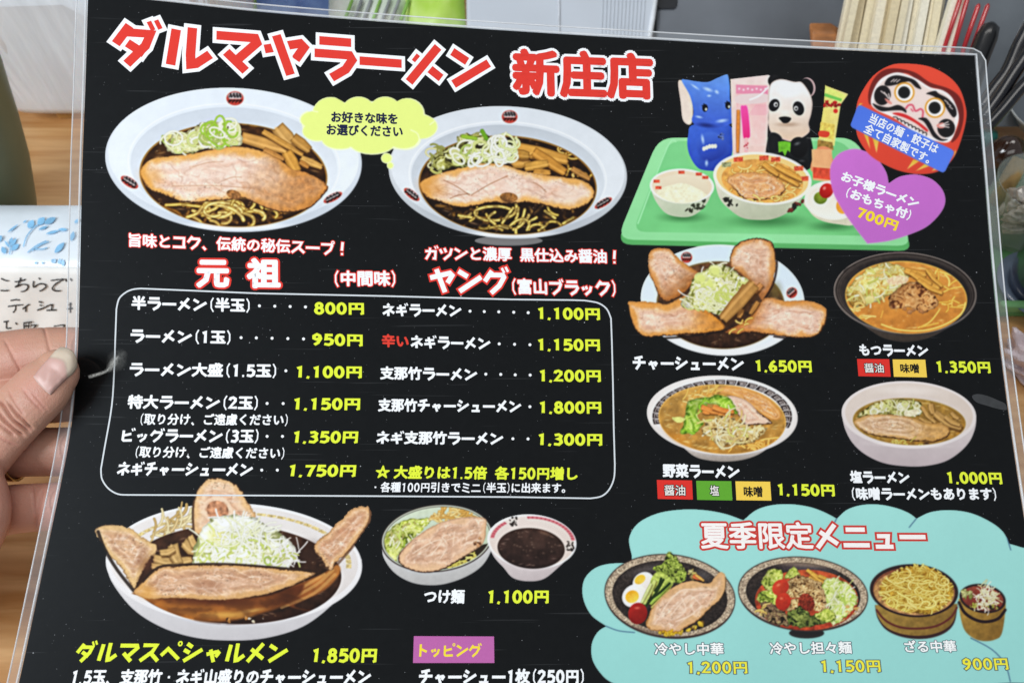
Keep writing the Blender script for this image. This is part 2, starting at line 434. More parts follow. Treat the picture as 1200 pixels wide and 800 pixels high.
    def shreds(s, region, n, ln, wd, cols, lab, ang=None, sp=3.14):
        reg = np.asarray(region, float); lo, hi = reg.min(0), reg.max(0); r = s.r; k = 0
        while k < n:
            x, y = r.uniform(lo[0], hi[0]), r.uniform(lo[1], hi[1])
            if seg_dist(reg, np.array([[x]]), np.array([[y]]), True)[0, 0] < 0: continue
            k += 1; t = (0 if ang is None else math.radians(ang))+r.uniform(-sp, sp); L = ln*r.uniform(.5, 1.2); kk = r.uniform(-.4, .4)
            P = [(x, y)]
            for j in range(4):
                t += kk; x += L/4*math.cos(t); y += L/4*math.sin(t); P.append((x, y))
            c = r.choice(cols)
            s.line(P, wd*r.uniform(.7, 1.2), c, lab, edge=tuple(int(q*.66) for q in c), hi=tuple(min(255, q+20) for q in c))

def rounded(P, r, n=5):
    """polygon with its corners rounded by r"""
    P = [np.array(q, float) for q in P]; out = []
    for i in range(len(P)):
        a, b, c = P[i-1], P[i], P[(i+1) % len(P)]
        u = (a-b)/np.linalg.norm(a-b); v = (c-b)/np.linalg.norm(c-b)
        k = min(r, .45*np.linalg.norm(a-b), .45*np.linalg.norm(c-b))
        p0, p2 = b+u*k, b+v*k
        for j in range(n+1):
            t = j/n; out.append(tuple(p0*(1-t)**2+2*b*t*(1-t)+p2*t*t))
    return out

def hash_name(n): return sum((i+1)*ord(c) for i, c in enumerate(n)) % 9973

def bowl_mark(p, cx, cy, rx, ry, rot):
    """the little red round emblem printed on the shop's bowls"""
    p.nmark = getattr(p, 'nmark', 0)+1; EM = 'emblem#%d' % p.nmark; rx *= .88; ry *= .9
    p.ell(cx, cy, rx, ry, rot, (180, 70, 58), EM)
    c, s_ = math.cos(math.radians(rot)), math.sin(math.radians(rot))
    def at(u, v): return (cx+u*rx*c-v*ry*s_, cy+u*rx*s_+v*ry*c)
    p.poly([at(-.8, -.45), at(-.3, -.85), at(.3, -.85), at(.8, -.45), at(.7, 0), at(0, -.05), at(-.7, 0)], (150, 140, 140), EM, amt=.5, sc=6)
    for q in (-.5, -.14, .22, .56): p.line([at(q, -.62), at(q+.1, -.2)], rx*.2, (46, 40, 42), EM, sm=False)
    p.line([at(-.7, -.3), at(.7, -.36)], rx*.1, (60, 52, 52), EM, sm=False); p.line([at(-.6, .02), at(.6, .02)], rx*.1, (214, 206, 202), EM, sm=False)
    for q in (-.6, -.2, .2, .6):
        p.line([at(q-.14, .3), at(q+.16, .22)], rx*.13, (46, 18, 16), EM, sm=False)
        p.line([at(q-.12, .58), at(q+.14, .34)], rx*.13, (46, 18, 16), EM, sm=False)

GR = [(212, 214, 160), (196, 202, 128), (226, 226, 188), (160, 176, 92), (236, 234, 208)]

def paint_all():
    # ---- the two ramen bowls at the top
    p = Pic('ramen_picture', 115, 95, 3.81, 1)
    p.ell(604, 352, 574, 322, 2.5, (218, 224, 231), 'bowl', (198, 205, 214), (.3, .9), amt=.02, sc=60)
    p.ell(604, 338, 560, 300, 2.5, (214, 221, 229), 'bowl', (229, 234, 240), (.1, .8), amt=.02, sc=50)
    p.ell(606, 372, 474, 272, 2.5, (222, 228, 234), 'bowl', (200, 208, 216), (.1, -.6), fade=40)
    p.ell(606, 372, 472, 270, 2.5, (232, 237, 242), 'bowl', ring=5)
    p.ell(606, 380, 462, 262, 2.5, (194, 201, 210), 'bowl', (224, 229, 235), (.3, .9), amt=.02, sc=40)
    p.clip = p.mask_ell(604, 352, 572, 320, 2.5); p.shade(330, 560, 380, 90, 26, (176, 184, 194), .5); p.shade(920, 580, 260, 90, -26, (178, 186, 196), .5)
    p.shade(604, 650, 420, 26, 0, (244, 246, 248), .8); p.clip = None
    p.ell(604, 420, 420, 232, 2.5, (150, 112, 52), 'soup')
    p.ell(604, 422, 413, 226, 2.5, (76, 46, 18), 'soup', (40, 22, 12), (.1, .9), amt=.35, sc=24)
    p.clip = p.mask_ell(604, 418, 416, 232, 2.5)
    p.noodles((300, 530, 840, 640), 26, 17, (150, 104, 42), ln=140, curl=.3, edge=(64, 36, 16), hi=(178, 130, 60)); p.drown(604, 418, 416, 232, 2.5, (46, 26, 12), .1, .7)
    p.noodles((360, 545, 800, 630), 16, 17, (208, 170, 82), ln=150, curl=.45, edge=(110, 74, 24), hi=(238, 212, 130)); p.noodles((470, 570, 760, 625), 7, 18, (210, 176, 88), ln=190, curl=.55, edge=(100, 66, 22), hi=(240, 216, 140)); p.drown(604, 560, 300, 90, 2.5, (60, 34, 14), 0, .3, 5)
    p.clip = None
    p.stick(640, 250, 850, 310, 48, (208, 152, 78)); p.stick(800, 205, 880, 300, 62, (204, 154, 84)); p.stick(735, 225, 915, 330, 26, (196, 140, 62))
    p.stick(870, 250, 945, 310, 44, (186, 134, 62)); p.stick(840, 315, 890, 405, 48, (206, 146, 60)); p.stick(905, 345, 1000, 385, 30, (208, 156, 80)); p.stick(740, 305, 830, 350, 22, (190, 130, 62)); p.stick(900, 360, 940, 385, 22, (180, 120, 50))
    p.meat([(190, 400), (230, 352), (330, 335), (430, 322), (560, 296), (640, 294), (720, 310), (800, 345), (870, 395), (930, 408), (1020, 462), (1010, 505), (935, 572), (830, 586), (760, 572), (700, 545), (640, 522), (580, 532), (520, 535), (450, 541), (380, 540), (300, 512), (230, 482), (195, 432)],
           fat=(222, 164, 92), lean=(234, 206, 190), inset=24, glaze=(.95, .25, (180, 118, 60), .75), ang=8)
    p.shade(240, 425, 90, 70, 15, (216, 150, 66), .55); p.shade(540, 410, 300, 85, 4, (236, 210, 194), .5)
    for q in ((330, 470, 700, 480), (420, 385, 560, 360), (640, 430, 560, 445), (750, 420, 790, 450)):
        p.line([(q[0], q[1]), ((q[0]+q[2])/2, (q[1]+q[3])/2-8), (q[2], q[3])], 4, (176, 128, 96), None, a=.55)
    p.ell(606, 508, 34, 20, 20, (150, 104, 60), None, amt=.5, sc=9); p.shade(640, 530, 40, 14, 10, (60, 36, 20), .7)
    p.ell(380, 276, 84, 46, 8, (206, 200, 128), 'scallion', (178, 164, 84), (.2, .9), amt=.25, sc=14)
    p.frill([(300, 290), (330, 235), (400, 225), (470, 185), (600, 185), (640, 250), (620, 295), (500, 300), (420, 325), (330, 320)], [(70, 60, 34), (146, 140, 84), (200, 194, 140), (228, 222, 186)], 'scallion', 40, 12)
    p.rings((310, 240, 450, 305), 9, 36, 7, GR); p.rings((400, 195, 620, 280), 20, 36, 8, GR, fill=[(206, 208, 150), (186, 192, 118)])
    p.rings((480, 180, 600, 260), 14, 40, 7, [(236, 234, 200), (150, 186, 60)])
    p.oil(604, 418, 405, 225, 60, (150, 104, 46), 10)
    bowl_mark(p, 611, 78, 44, 35, 0); bowl_mark(p, 140, 452, 50, 22, 32); bowl_mark(p, 1048, 520, 52, 18, -27)

    p = Pic('dark_ramen_picture', 445, 115, 4.0, 2)
    p.ell(604, 668, 160, 24, 0, (120, 118, 118), 'bowl')
    p.ell(600, 348, 560, 310, 3, (212, 216, 220), 'bowl', (182, 186, 191), (.2, .9), amt=.02, sc=60)
    p.ell(600, 334, 548, 290, 3, (205, 210, 216), 'bowl', (224, 228, 232), (.1, .8), amt=.02, sc=50)
    p.ell(600, 370, 462, 258, 3, (226, 230, 234), 'bowl', ring=6)
    p.ell(600, 378, 452, 252, 3, (180, 186, 193), 'bowl', (214, 219, 224), (.3, .9), amt=.02, sc=40)
    p.clip = p.mask_ell(600, 348, 558, 308, 3); p.shade(300, 560, 300, 80, 26, (160, 166, 172), .5); p.shade(920, 570, 260, 90, -26, (166, 172, 180), .5)
    p.shade(600, 640, 420, 22, 0, (238, 240, 242), .8); p.clip = None
    p.ell(600, 408, 418, 232, 3, (140, 104, 48), 'soup')
    p.ell(600, 410, 411, 226, 3, (54, 32, 17), 'soup', (28, 17, 12), (.1, .9), amt=.5, sc=22)
    p.clip = p.mask_ell(600, 408, 412, 228, 3)
    p.noodles((300, 520, 920, 630), 24, 16, (126, 88, 38), ln=130, curl=.35, edge=(50, 28, 14), hi=(160, 118, 52)); p.drown(600, 408, 412, 228, 3, (30, 18, 12), .2, .85)
    p.noodles((360, 545, 880, 625), 12, 15, (190, 158, 70), ln=120, curl=.4, edge=(90, 62, 20), hi=(226, 200, 116))
    for P in ([(560, 572), (500, 572), (455, 555), (448, 530), (490, 512), (560, 508), (610, 520)], [(575, 585), (600, 550), (625, 515)], [(630, 588), (645, 550), (650, 516)], [(655, 590), (672, 555), (680, 522)], [(690, 618), (700, 590), (680, 568), (640, 575), (610, 600)], [(700, 580), (735, 560)], [(860, 588), (908, 560)], [(775, 530), (822, 562)], [(540, 590), (510, 560), (540, 535)], [(745, 620), (775, 600)], [(370, 550), (430, 560)], [(560, 600), (600, 610)]):
        p.line(P, 15, (204, 174, 84), 'noodles', (92, 62, 20), (238, 216, 132))
    p.drown(600, 560, 330, 90, 3, (34, 20, 12), 0, .42, 5)
    p.noodles((850, 240, 1000, 380), 14, 14, (160, 112, 48), ln=90, curl=.4)
    p.clip = None
    p.stick(610, 230, 880, 290, 58, (212, 152, 66)); p.stick(720, 250, 870, 350, 46, (200, 138, 54)); p.stick(620, 300, 700, 290, 62, (196, 142, 64)); p.stick(680, 325, 790, 305, 40, (206, 150, 66)); p.stick(720, 345, 800, 350, 30, (190, 132, 54)); p.stick(900, 330, 985, 380, 26, (170, 118, 56)); p.stick(640, 260, 700, 270, 40, (180, 130, 54))
    p.meat([(188, 415), (205, 385), (270, 355), (350, 335), (420, 308), (560, 308), (650, 335), (740, 355), (850, 370), (930, 380), (990, 410), (1008, 450), (985, 490), (920, 520), (850, 522), (760, 500), (680, 490), (600, 495), (520, 490), (440, 508), (370, 512), (290, 490), (220, 465)],
           fat=(218, 162, 92), lean=(234, 205, 188), inset=24, ang=12)
    p.shade(250, 420, 110, 70, 20, (204, 138, 62), .65); p.shade(880, 460, 110, 60, 0, (226, 204, 184), .6); p.shade(580, 400, 320, 70, 6, (236, 206, 190), .5)
    for q in ((300, 385, 420, 455), (430, 455, 600, 365), (720, 395, 780, 440), (330, 470, 420, 450)):
        p.line([(q[0], q[1]), ((q[0]+q[2])/2, (q[1]+q[3])/2-6), (q[2], q[3])], 5, (150, 100, 70), None, a=.6)
    p.ell(605, 465, 42, 22, 5, (140, 96, 52), None, amt=.5, sc=9); p.shade(600, 485, 50, 14, 8, (60, 36, 20), .7)
    p.rings((250, 235, 330, 345), 14, 34, 7, [(176, 172, 96), (140, 140, 70), (206, 200, 150)]); p.ell(300, 280, 30, 22, 0, (206, 184, 150), 'scallion', (160, 140, 90))
    p.frill([(260, 330), (250, 270), (330, 230), (380, 180), (480, 160), (600, 190), (640, 240), (600, 300), (480, 305), (380, 325)], [(40, 34, 18), (96, 92, 42), (170, 168, 92), (220, 218, 176)], 'scallion', 44, 14)
    p.rings((350, 190, 480, 300), 14, 42, 9, GR, fill=[(140, 146, 84), (190, 190, 126)]); p.rings((470, 190, 620, 290), 26, 42, 9, [(236, 234, 214), (228, 230, 190), (206, 212, 150)])
    p.line([(480, 155), (500, 190)], 20, (110, 156, 40), 'scallion', (80, 120, 30)); p.line([(390, 180), (450, 190)], 18, (150, 180, 60), 'scallion', (90, 130, 30))
    p.oil(600, 410, 400, 220, 60, (120, 84, 44), 9)
    bowl_mark(p, 609, 88, 42, 34, 0); bowl_mark(p, 150, 452, 50, 20, 38); bowl_mark(p, 1048, 492, 52, 18, -30)

    # ---- children's set on a green tray
    p = Pic('tray_picture', 720, 175, 3.333, 3)
    p.poly(rounded([(8, 372), (172, -46), (940, -46), (1172, 398)], 60), (92, 168, 100), 'tray', sm=False)
    p.poly(rounded([(8, 352), (172, -46), (940, -46), (1170, 378)], 66), (150, 218, 156), 'tray', sm=False, col2=(140, 210, 148), amt=.03, sc=90)
    p.poly(rounded([(72, 322), (212, -32), (900, -32), (1108, 340)], 50), (124, 200, 134), 'tray', sm=False, col2=(112, 190, 120), g=(.3, .8), amt=.06, sc=120)
    p.line(catmull([(92, 290), (206, -6), (240, -30)], False), 5, (160, 226, 168), None, sm=False)
    for q in ((270, 265, 130, 30), (600, 280, 220, 40), (850, 300, 130, 30)): p.shade(*q, 0, (52, 106, 60), .75)
    p.shade(560, 340, 560, 40, 2, (150, 222, 160), .5)
    # toy elephant, a plain blue vinyl figure
    p = Pic('tray_picture', 720, 75, 6.667, 4)
    p.poly([(495, 150), (520, 125), (560, 170), (600, 260), (615, 360), (605, 460), (570, 475), (530, 430), (515, 300)], (226, 208, 194), 'toy_elephant', amt=.04, sc=40, rim=(180, 160, 150), rimw=8)
    p.poly([(600, 480), (575, 550), (570, 640), (590, 720), (640, 800), (700, 830), (840, 830), (900, 760), (925, 660), (925, 560), (900, 480), (750, 460)], (66, 104, 204), 'toy_elephant', col2=(40, 66, 158), g=(.4, .7), amt=.08, sc=50)
    p.ell(760, 640, 120, 110, 10, (74, 112, 208), 'toy_elephant', (34, 56, 146), (.4, .8), soft=6)
    p.poly([(525, 130), (560, 122), (640, 135), (730, 140), (800, 110), (870, 82), (890, 95), (902, 180), (905, 290), (935, 380), (930, 450), (860, 490), (760, 500), (640, 480), (605, 440), (618, 370), (590, 250)], (106, 152, 226), 'toy_elephant', col2=(58, 88, 190), g=(-.1, .9), amt=.07, sc=60)
    p.shade(720, 480, 120, 30, 6, (22, 34, 96), .75); p.shade(740, 690, 90, 50, 5, (26, 44, 120), .6)
    p.ell(740, 700, 70, 62, 0, (62, 96, 200), 'toy_elephant', (34, 54, 140), (.3, .8), soft=4)
    for k in range(5): p.ell(700+k*22, 655-k*5+abs(k-2)*4, 14, 18, 0, (230, 214, 204), 'toy_elephant')
    for (x, y, a, b, r_) in ((730, 200, 60, 22, 20), (630, 180, 60, 12, 35), (740, 250, 26, 14, 0), (660, 415, 44, 14, 12), (840, 445, 70, 22, -8), (690, 590, 18, 60, -10), (720, 775, 20, 40, 0), (800, 220, 30, 20, 40)):
        p.shade(x, y, a, b, r_, (196, 220, 250), .8)
    for (x, y) in ((708, 345), (888, 325)):
        p.ell(x, y, 22, 30, 0, (14, 16, 26), 'toy_elephant'); p.ell(x+8, y+10, 9, 12, 0, (190, 200, 190), 'toy_elephant')
        p.line([(x-24, y-20), (x-6, y-12)], 6, (14, 16, 26), 'toy_elephant', sm=False); p.line([(x-10, y-34), (x, y-16)], 6, (14, 16, 26), 'toy_elephant', sm=False)
    p.blobs([(800, 540), (860, 540), (860, 590), (810, 590)], 14, 10, [(24, 30, 60), (110, 130, 190)], 'toy_elephant')
    # clear bag of party goods
    p.poly([(905, 118), (1200, 85), (1215, 90), (1190, 720), (925, 720)], (226, 204, 198), 'toy_packet', sm=False, col2=(232, 196, 186), amt=.05, sc=60)
    p.poly([(950, 165), (1190, 165), (1180, 640), (1000, 640), (955, 420)], (232, 176, 178), 'toy_packet', sm=False, col2=(236, 200, 192), g=(0, 1), amt=.05, sc=30)
    p.poly([(950, 162), (1200, 175), (1200, 240), (950, 232)], (222, 140, 164), 'toy_packet', sm=False)
    for k in range(7): p.ell(975+k*34, 195+8*(k % 2), 9, 9, 0, (240, 196, 206), 'toy_packet')
    for k in range(9): p.line([(1050+k*16, 400), (1110+k*16, 320)], 4, (224, 132, 160), 'toy_packet', sm=False, a=.7)
    p.poly([(965, 245), (1185, 235), (1185, 300), (965, 310)], (222, 200, 198), 'toy_packet'); p.line([(1060, 280), (1130, 250), (1200, 185)], 14, (246, 238, 236), 'toy_packet')
    p.stick(968, 360, 962, 690, 26, (222, 132, 56), 'toy_packet')
    p.poly([(985, 340), (1010, 325), (1042, 345), (1062, 540), (1050, 580), (1008, 580), (996, 470)], (232, 84, 160), 'toy_packet', col2=(220, 50, 120), rim=(244, 130, 190), rimw=8)
    p.line([(1030, 590), (1030, 690)], 30, (236, 176, 176), 'toy_packet'); p.blobs([(1015, 590), (1045, 590), (1045, 670), (1015, 670)], 8, 7, [(210, 70, 80), (250, 230, 226)], 'toy_packet')
    # toy panda and the snack stick and a drink bottle
    p = Pic('tray_picture', 860, 80, 6.667, 5)
    p.poly([(268, 520), (300, 470), (560, 470), (600, 540), (620, 700), (560, 800), (268, 800)], (26, 28, 30), 'toy_panda', amt=.2, sc=60)
    p.ell(318, 100, 52, 48, 0, (30, 30, 32), 'toy_panda'); p.ell(575, 150, 62, 78, -12, (190, 160, 160), 'toy_panda'); p.ell(565, 152, 56, 72, -12, (28, 28, 30), 'toy_panda')
    p.poly([(290, 120), (370, 85), (470, 105), (530, 110), (590, 190), (615, 270), (605, 360), (585, 430), (590, 500), (500, 560), (420, 570), (300, 510), (268, 440), (270, 370), (268, 220)], (238, 238, 240), 'toy_panda', col2=(214, 184, 158), g=(.05, 1.), amt=.03, sc=60, rim=(196, 176, 166), rimw=14)
    p.shade(420, 440, 140, 30, 0, (150, 120, 98), .6); p.shade(440, 180, 140, 80, 0, (250, 250, 252), .6); p.shade(400, 345, 90, 40, 0, (246, 240, 232), .6)
    p.ell(315, 290, 40, 50, 25, (26, 26, 30), 'toy_panda'); p.ell(505, 315, 42, 56, -18, (26, 26, 30), 'toy_panda')
    for (x, y) in ((328, 285), (485, 315)): p.ell(x, y, 17, 19, 0, (206, 202, 198), 'toy_panda'); p.ell(x+2, y+2, 8, 9, 0, (30, 30, 30), 'toy_panda')
    p.poly([(352, 388), (400, 378), (448, 392), (425, 425), (390, 430), (368, 412)], (24, 22, 24), 'toy_panda')
    p.poly([(280, 510), (340, 510), (380, 560), (360, 650), (280, 660), (262, 600)], (28, 30, 32), 'toy_panda', rim=(70, 72, 74), rimw=10); p.ell(505, 620, 72, 82, 0, (26, 28, 30), 'toy_panda', (12, 12, 14)); p.shade(495, 590, 40, 20, -20, (120, 122, 124), .7)
    p.poly([(345, 575), (400, 570), (445, 580), (440, 660), (420, 640), (400, 690), (380, 650), (350, 660)], (104, 172, 48), 'toy_panda', sm=False, amt=.15, sc=20); p.ell(530, 740, 50, 40, 0, (20, 22, 24), 'toy_panda'); p.shade(530, 725, 40, 16, 0, (90, 92, 96), .6)
    Z = [(712, 128)]
    for k in range(9): Z += [(712+(k+.5)*20, 150+k*7.5-12), (712+(k+1)*20, 140+k*7.5)]
    p.poly(Z+[(890, 210), (835, 285), (785, 610), (660, 560), (700, 290)], (226, 208, 110), 'snack_wrapper', sm=False, col2=(232, 214, 140), g=(1, 0), amt=.07, sc=30)
    p.poly([(712, 140), (880, 215), (838, 268), (706, 215)], (214, 224, 120), 'snack_wrapper', sm=False, amt=.08, sc=20); p.poly([(710, 195), (845, 240), (838, 262), (706, 220)], (120, 190, 90), 'snack_wrapper', sm=False)
    p.blobs([(702, 245), (826, 275), (822, 305), (700, 300)], 26, 13, [(200, 48, 40), (190, 40, 36), (140, 30, 28)], 'snack_wrapper'); p.ell(795, 335, 18, 18, 0, (206, 60, 48), 'snack_wrapper')
    p.poly([(675, 420), (790, 440), (778, 560), (664, 530)], (226, 196, 96), 'snack_wrapper', sm=False, amt=.2, sc=18); p.poly([(668, 490), (745, 500), (730, 540), (664, 530)], (208, 74, 50), 'snack_wrapper')
    p.poly([(655, 560), (770, 580), (780, 640), (650, 630)], (150, 120, 60), 'snack_wrapper', sm=False, amt=.3, sc=20)
    p.poly([(650, 625), (700, 610), (755, 630), (765, 680), (780, 740), (780, 810), (612, 810), (610, 720), (645, 680)], (226, 150, 106), 'toy_bottle', col2=(210, 120, 84), g=(.6, .4), amt=.08, sc=40)
    p.blobs([(655, 655), (750, 665), (750, 690), (650, 680)], 12, 9, [(170, 60, 44), (240, 180, 150)], 'toy_bottle')
    p.line([(590, 470), (650, 520)], 5, (190, 190, 190), 'toy_panda', a=.6); p.line([(570, 545), (700, 560)], 6, (150, 150, 140), 'toy_panda', a=.6)
    # bowls on the tray
    p = Pic('tray_picture', 720, 175, 3.333, 6)
    p.poly([(770, 0), (850, 0), (850, 130), (775, 120)], (228, 168, 120), 'toy_bottle', sm=False, amt=.05); p.poly([(775, 70), (848, 76), (846, 120), (776, 112)], (206, 78, 54), 'toy_bottle', sm=False, amt=.2, sc=12)
    p.poly([(745, 190), (760, 240), (800, 275), (870, 292), (940, 290), (940, 200)], (206, 202, 176), 'side_dish', amt=.05); p.ell(850, 200, 108, 76, 6, (232, 226, 212), 'side_dish'); p.ell(850, 206, 96, 64, 6, (226, 214, 196), 'side_dish', (240, 232, 220))
    p.ell(805, 190, 26, 24, 0, (140, 150, 46), 'side_dish', (92, 110, 30), amt=.2); p.ell(828, 162, 26, 30, 30, (206, 40, 34), 'side_dish', (150, 24, 20)); p.shade(820, 152, 10, 12, 30, (250, 170, 160), .8); p.ell(892, 222, 26, 30, 0, (232, 160, 60), 'side_dish', amt=.2)
    p.body([(140, 150), (160, 200), (195, 245), (235, 262), (290, 264), (330, 245), (365, 205), (388, 150)], (206, 206, 184), 'rice_bowl', col2=(174, 186, 158), g=(.3, .9), amt=.03)
    p.blobs([(285, 225), (360, 195), (355, 225), (320, 240), (275, 240)], 12, 10, [(70, 76, 56), (60, 60, 44)], 'rice_bowl')
    p.ell(264, 144, 126, 68, 2, (236, 230, 216), 'rice_bowl'); p.ell(264, 144, 117, 60, 2, (224, 206, 178), 'rice_bowl'); p.ell(264, 154, 104, 56, 2, (226, 212, 186), 'rice_bowl', (214, 198, 168))
    p.clip = p.mask_ell(264, 150, 108, 60, 2); p.poly([(165, 175), (190, 150), (230, 138), (262, 132), (300, 142), (345, 165), (365, 190), (330, 215), (200, 215)], (238, 230, 196), 'rice_bowl', amt=.12, sc=10); p.clip = None
    for (x, y, r_) in ((165, 125, -50), (262, 90, 0), (330, 97, 14), (172, 150, -60), (355, 110, 30)): p.poly([(x-12, y-6), (x+12, y-6), (x+12, y+6), (x-12, y+6)], (214, 92, 66), 'rice_bowl', sm=False, amt=.5, sc=4)
    p.body([(390, 120), (410, 190), (450, 235), (500, 268), (560, 276), (620, 272), (680, 245), (730, 195), (765, 130)], (214, 210, 190), 'ramen_bowl', col2=(170, 176, 150), g=(.3, .9), amt=.03)
    p.blobs([(420, 190), (455, 195), (485, 215), (450, 225)], 12, 10, [(50, 50, 44), (70, 70, 60)], 'ramen_bowl'); p.blobs([(670, 240), (700, 215), (740, 200), (700, 240)], 10, 10, [(50, 50, 44), (120, 60, 50)], 'ramen_bowl')
    p.ell(578, 114, 193, 102, 6, (238, 230, 210), 'ramen_bowl'); p.ell(578, 114, 180, 92, 6, (232, 196, 128), 'ramen_bowl'); p.ell(578, 124, 160, 84, 6, (222, 160, 84), 'soup', amt=.2, sc=18)
    for (x, y, r_) in ((438, 60, -30), (484, 40, -12), (584, 34, 0), (630, 40, 8), (740, 115, 70), (720, 75, 45)): p.poly([(x-18, y-8), (x+18, y-10), (x+18, y+8), (x-18, y+10)], (212, 88, 60) if x != 438 else (150, 150, 110), 'ramen_bowl', sm=False, amt=.6, sc=4)
    p.clip = p.mask_ell(578, 124, 158, 84, 6)
    p.noodles((440, 60, 720, 200), 40, 10, (226, 172, 90), ln=80, edge=(150, 90, 30), hi=(250, 214, 140))
    for q in ((600, 70, 720, 140), (630, 65, 735, 120), (580, 55, 640, 100)): p.stick(*q, 22, (222, 156, 66))
    p.meat([(440, 120), (470, 96), (540, 90), (620, 105), (670, 150), (640, 185), (560, 200), (500, 190), (470, 160)], fat=(222, 160, 100), lean=(226, 166, 112), inset=16, rough=6)
    p.noodles((480, 185, 680, 205), 10, 9, (226, 176, 96), ln=50, edge=(120, 70, 30)); p.clip = None

    # ---- heart
    p = Pic('heart_badge', 970, 180, 7.275, 7)
    H = catmull([(520, 252), (500, 160), (440, 66), (360, 0), (270, -36), (180, -34), (90, 6), (30, 90), (20, 200), (50, 340), (130, 490), (230, 630), (337, 768)], False, 6).tolist() + catmull([(337, 768), (520, 745), (700, 690), (850, 620), (960, 510), (1003, 410), (980, 310), (900, 225), (800, 185), (700, 178), (600, 200), (520, 252)], False, 6).tolist()
    p.poly(H, (202, 112, 204), 'heart', sm=False, col2=(188, 104, 192), g=(.2, .8), amt=.02, sc=200, rim=(214, 140, 216), rimw=7)

    # ---- daruma doll and banner
    p = Pic('daruma_picture', 985, 65, 5.33, 8)
    p.poly([(390, 50), (300, 65), (200, 130), (120, 250), (95, 340), (95, 440), (110, 520), (180, 620), (290, 690), (400, 730), (520, 742), (620, 720), (700, 650), (750, 540), (785, 400), (780, 310), (740, 200), (660, 120), (540, 65)], (232, 78, 56), 'doll', col2=(214, 66, 48), g=(.1, .9))
    p.poly([(340, 82), (260, 98), (200, 160), (172, 250), (190, 310), (260, 200), (400, 110), (520, 190), (650, 230), (740, 400), (690, 540), (740, 500), (770, 380), (750, 270), (680, 210), (560, 170), (460, 105)], (112, 34, 30), 'doll')
    p.poly([(330, 110), (250, 150), (205, 220), (190, 300), (230, 345), (330, 390), (450, 470), (550, 520), (640, 545), (690, 530), (725, 450), (738, 370), (700, 270), (640, 220), (560, 200), (480, 150), (400, 115)], (244, 240, 238), 'doll')
    p.poly([(340, 126), (262, 165), (222, 230), (208, 295), (260, 335), (360, 385), (470, 465), (560, 505), (650, 525), (700, 440), (718, 370), (690, 285), (640, 238), (560, 215), (480, 168), (400, 132)], (236, 216, 208), 'doll')
    K = (24, 22, 24)
    p.poly([(275, 175), (300, 140), (350, 125), (420, 138), (470, 160), (505, 210), (470, 200), (430, 165), (380, 175), (320, 190), (285, 190)], K, 'doll'); p.poly([(535, 238), (590, 222), (615, 240), (670, 270), (715, 320), (725, 370), (705, 388), (680, 360), (640, 300), (590, 262), (560, 248)], K, 'doll')
    p.ell(262, 250, 52, 62, 10, K, 'doll'); p.ell(660, 455, 55, 58, 10, K, 'doll')
    for (x, y, t) in ((300, 270, 235), (290, 250, 215), (312, 285, 255)): p.line([(x, y), (x+46*math.cos(math.radians(t)), y+46*math.sin(math.radians(t)))], 7, (238, 222, 216), 'doll', sm=False)
    p.poly([(275, 268), (310, 285), (322, 305), (295, 298)], (226, 140, 128), 'doll'); p.poly([(600, 435), (640, 420), (650, 450), (615, 455)], (226, 140, 128), 'doll')
    for t in (-25, -8, 10): p.line([(620, 440), (620+58*math.cos(math.radians(t)), 440+58*math.sin(math.radians(t)))], 7, (238, 222, 216), 'doll', sm=False)
    for (x, y) in ((335, 150), (352, 150), (370, 152), (650, 280), (668, 300), (680, 320)): p.line([(x, y), (x+(-20 if x < 500 else 20), y+16)], 6, (236, 220, 214), 'doll', sm=False)
    for (x, y) in ((399, 232), (590, 328)):
        p.ell(x, y, 64, 64, 0, (222, 154, 48), 'doll'); p.ell(x, y, 53, 53, 0, (250, 248, 246), 'doll'); p.ell(x-2, y, 38, 38, 0, (22, 24, 24), 'doll')
    p.line([(410, 330), (425, 312), (450, 312), (465, 345), (480, 345), (500, 335), (515, 350), (512, 385)], 12, (216, 86, 108), 'doll'); p.line([(440, 335), (452, 350)], 8, (216, 86, 108), 'doll')
    p.poly([(200, 300), (240, 315), (300, 325), (360, 310), (405, 335), (410, 360), (380, 345), (320, 345), (260, 350), (220, 330)], K, 'doll'); p.poly([(485, 395), (530, 390), (560, 420), (590, 480), (630, 520), (672, 525), (630, 535), (580, 510), (550, 460), (520, 415)], K, 'doll')
    p.poly([(325, 365), (360, 358), (420, 375), (500, 425), (545, 465), (535, 475), (470, 425), (400, 390)], (210, 40, 40), 'doll')
    for k in range(9): p.line([(330+k*23, 385+k*12), (352+k*23, 388+k*12), (360+k*22, 405+k*12)], 6, K, 'doll')
    for q in ([(145, 490), (172, 500), (185, 585)], [(200, 515), (238, 535), (225, 610)], [(455, 650), (492, 660), (415, 712)], [(530, 675), (558, 690), (470, 722)], [(590, 700), (615, 710), (570, 722)], [(120, 300), (140, 300), (105, 325)], [(715, 590), (722, 600), (705, 640)]):
        p.poly(q, (224, 180, 50), 'doll', sm=False, col2=(240, 214, 120))
    p.poly([(128, 312), (690, 585), (708, 600), (706, 618), (655, 722), (640, 732), (622, 726), (72, 452), (62, 438), (64, 424), (100, 330), (112, 314)], (78, 116, 222), 'banner', sm=False, col2=(86, 124, 232), g=(.6, .6))

    # ---- speech bubble
    p = Pic('speech_bubble', 300, 0, 4, 9)
    B = []
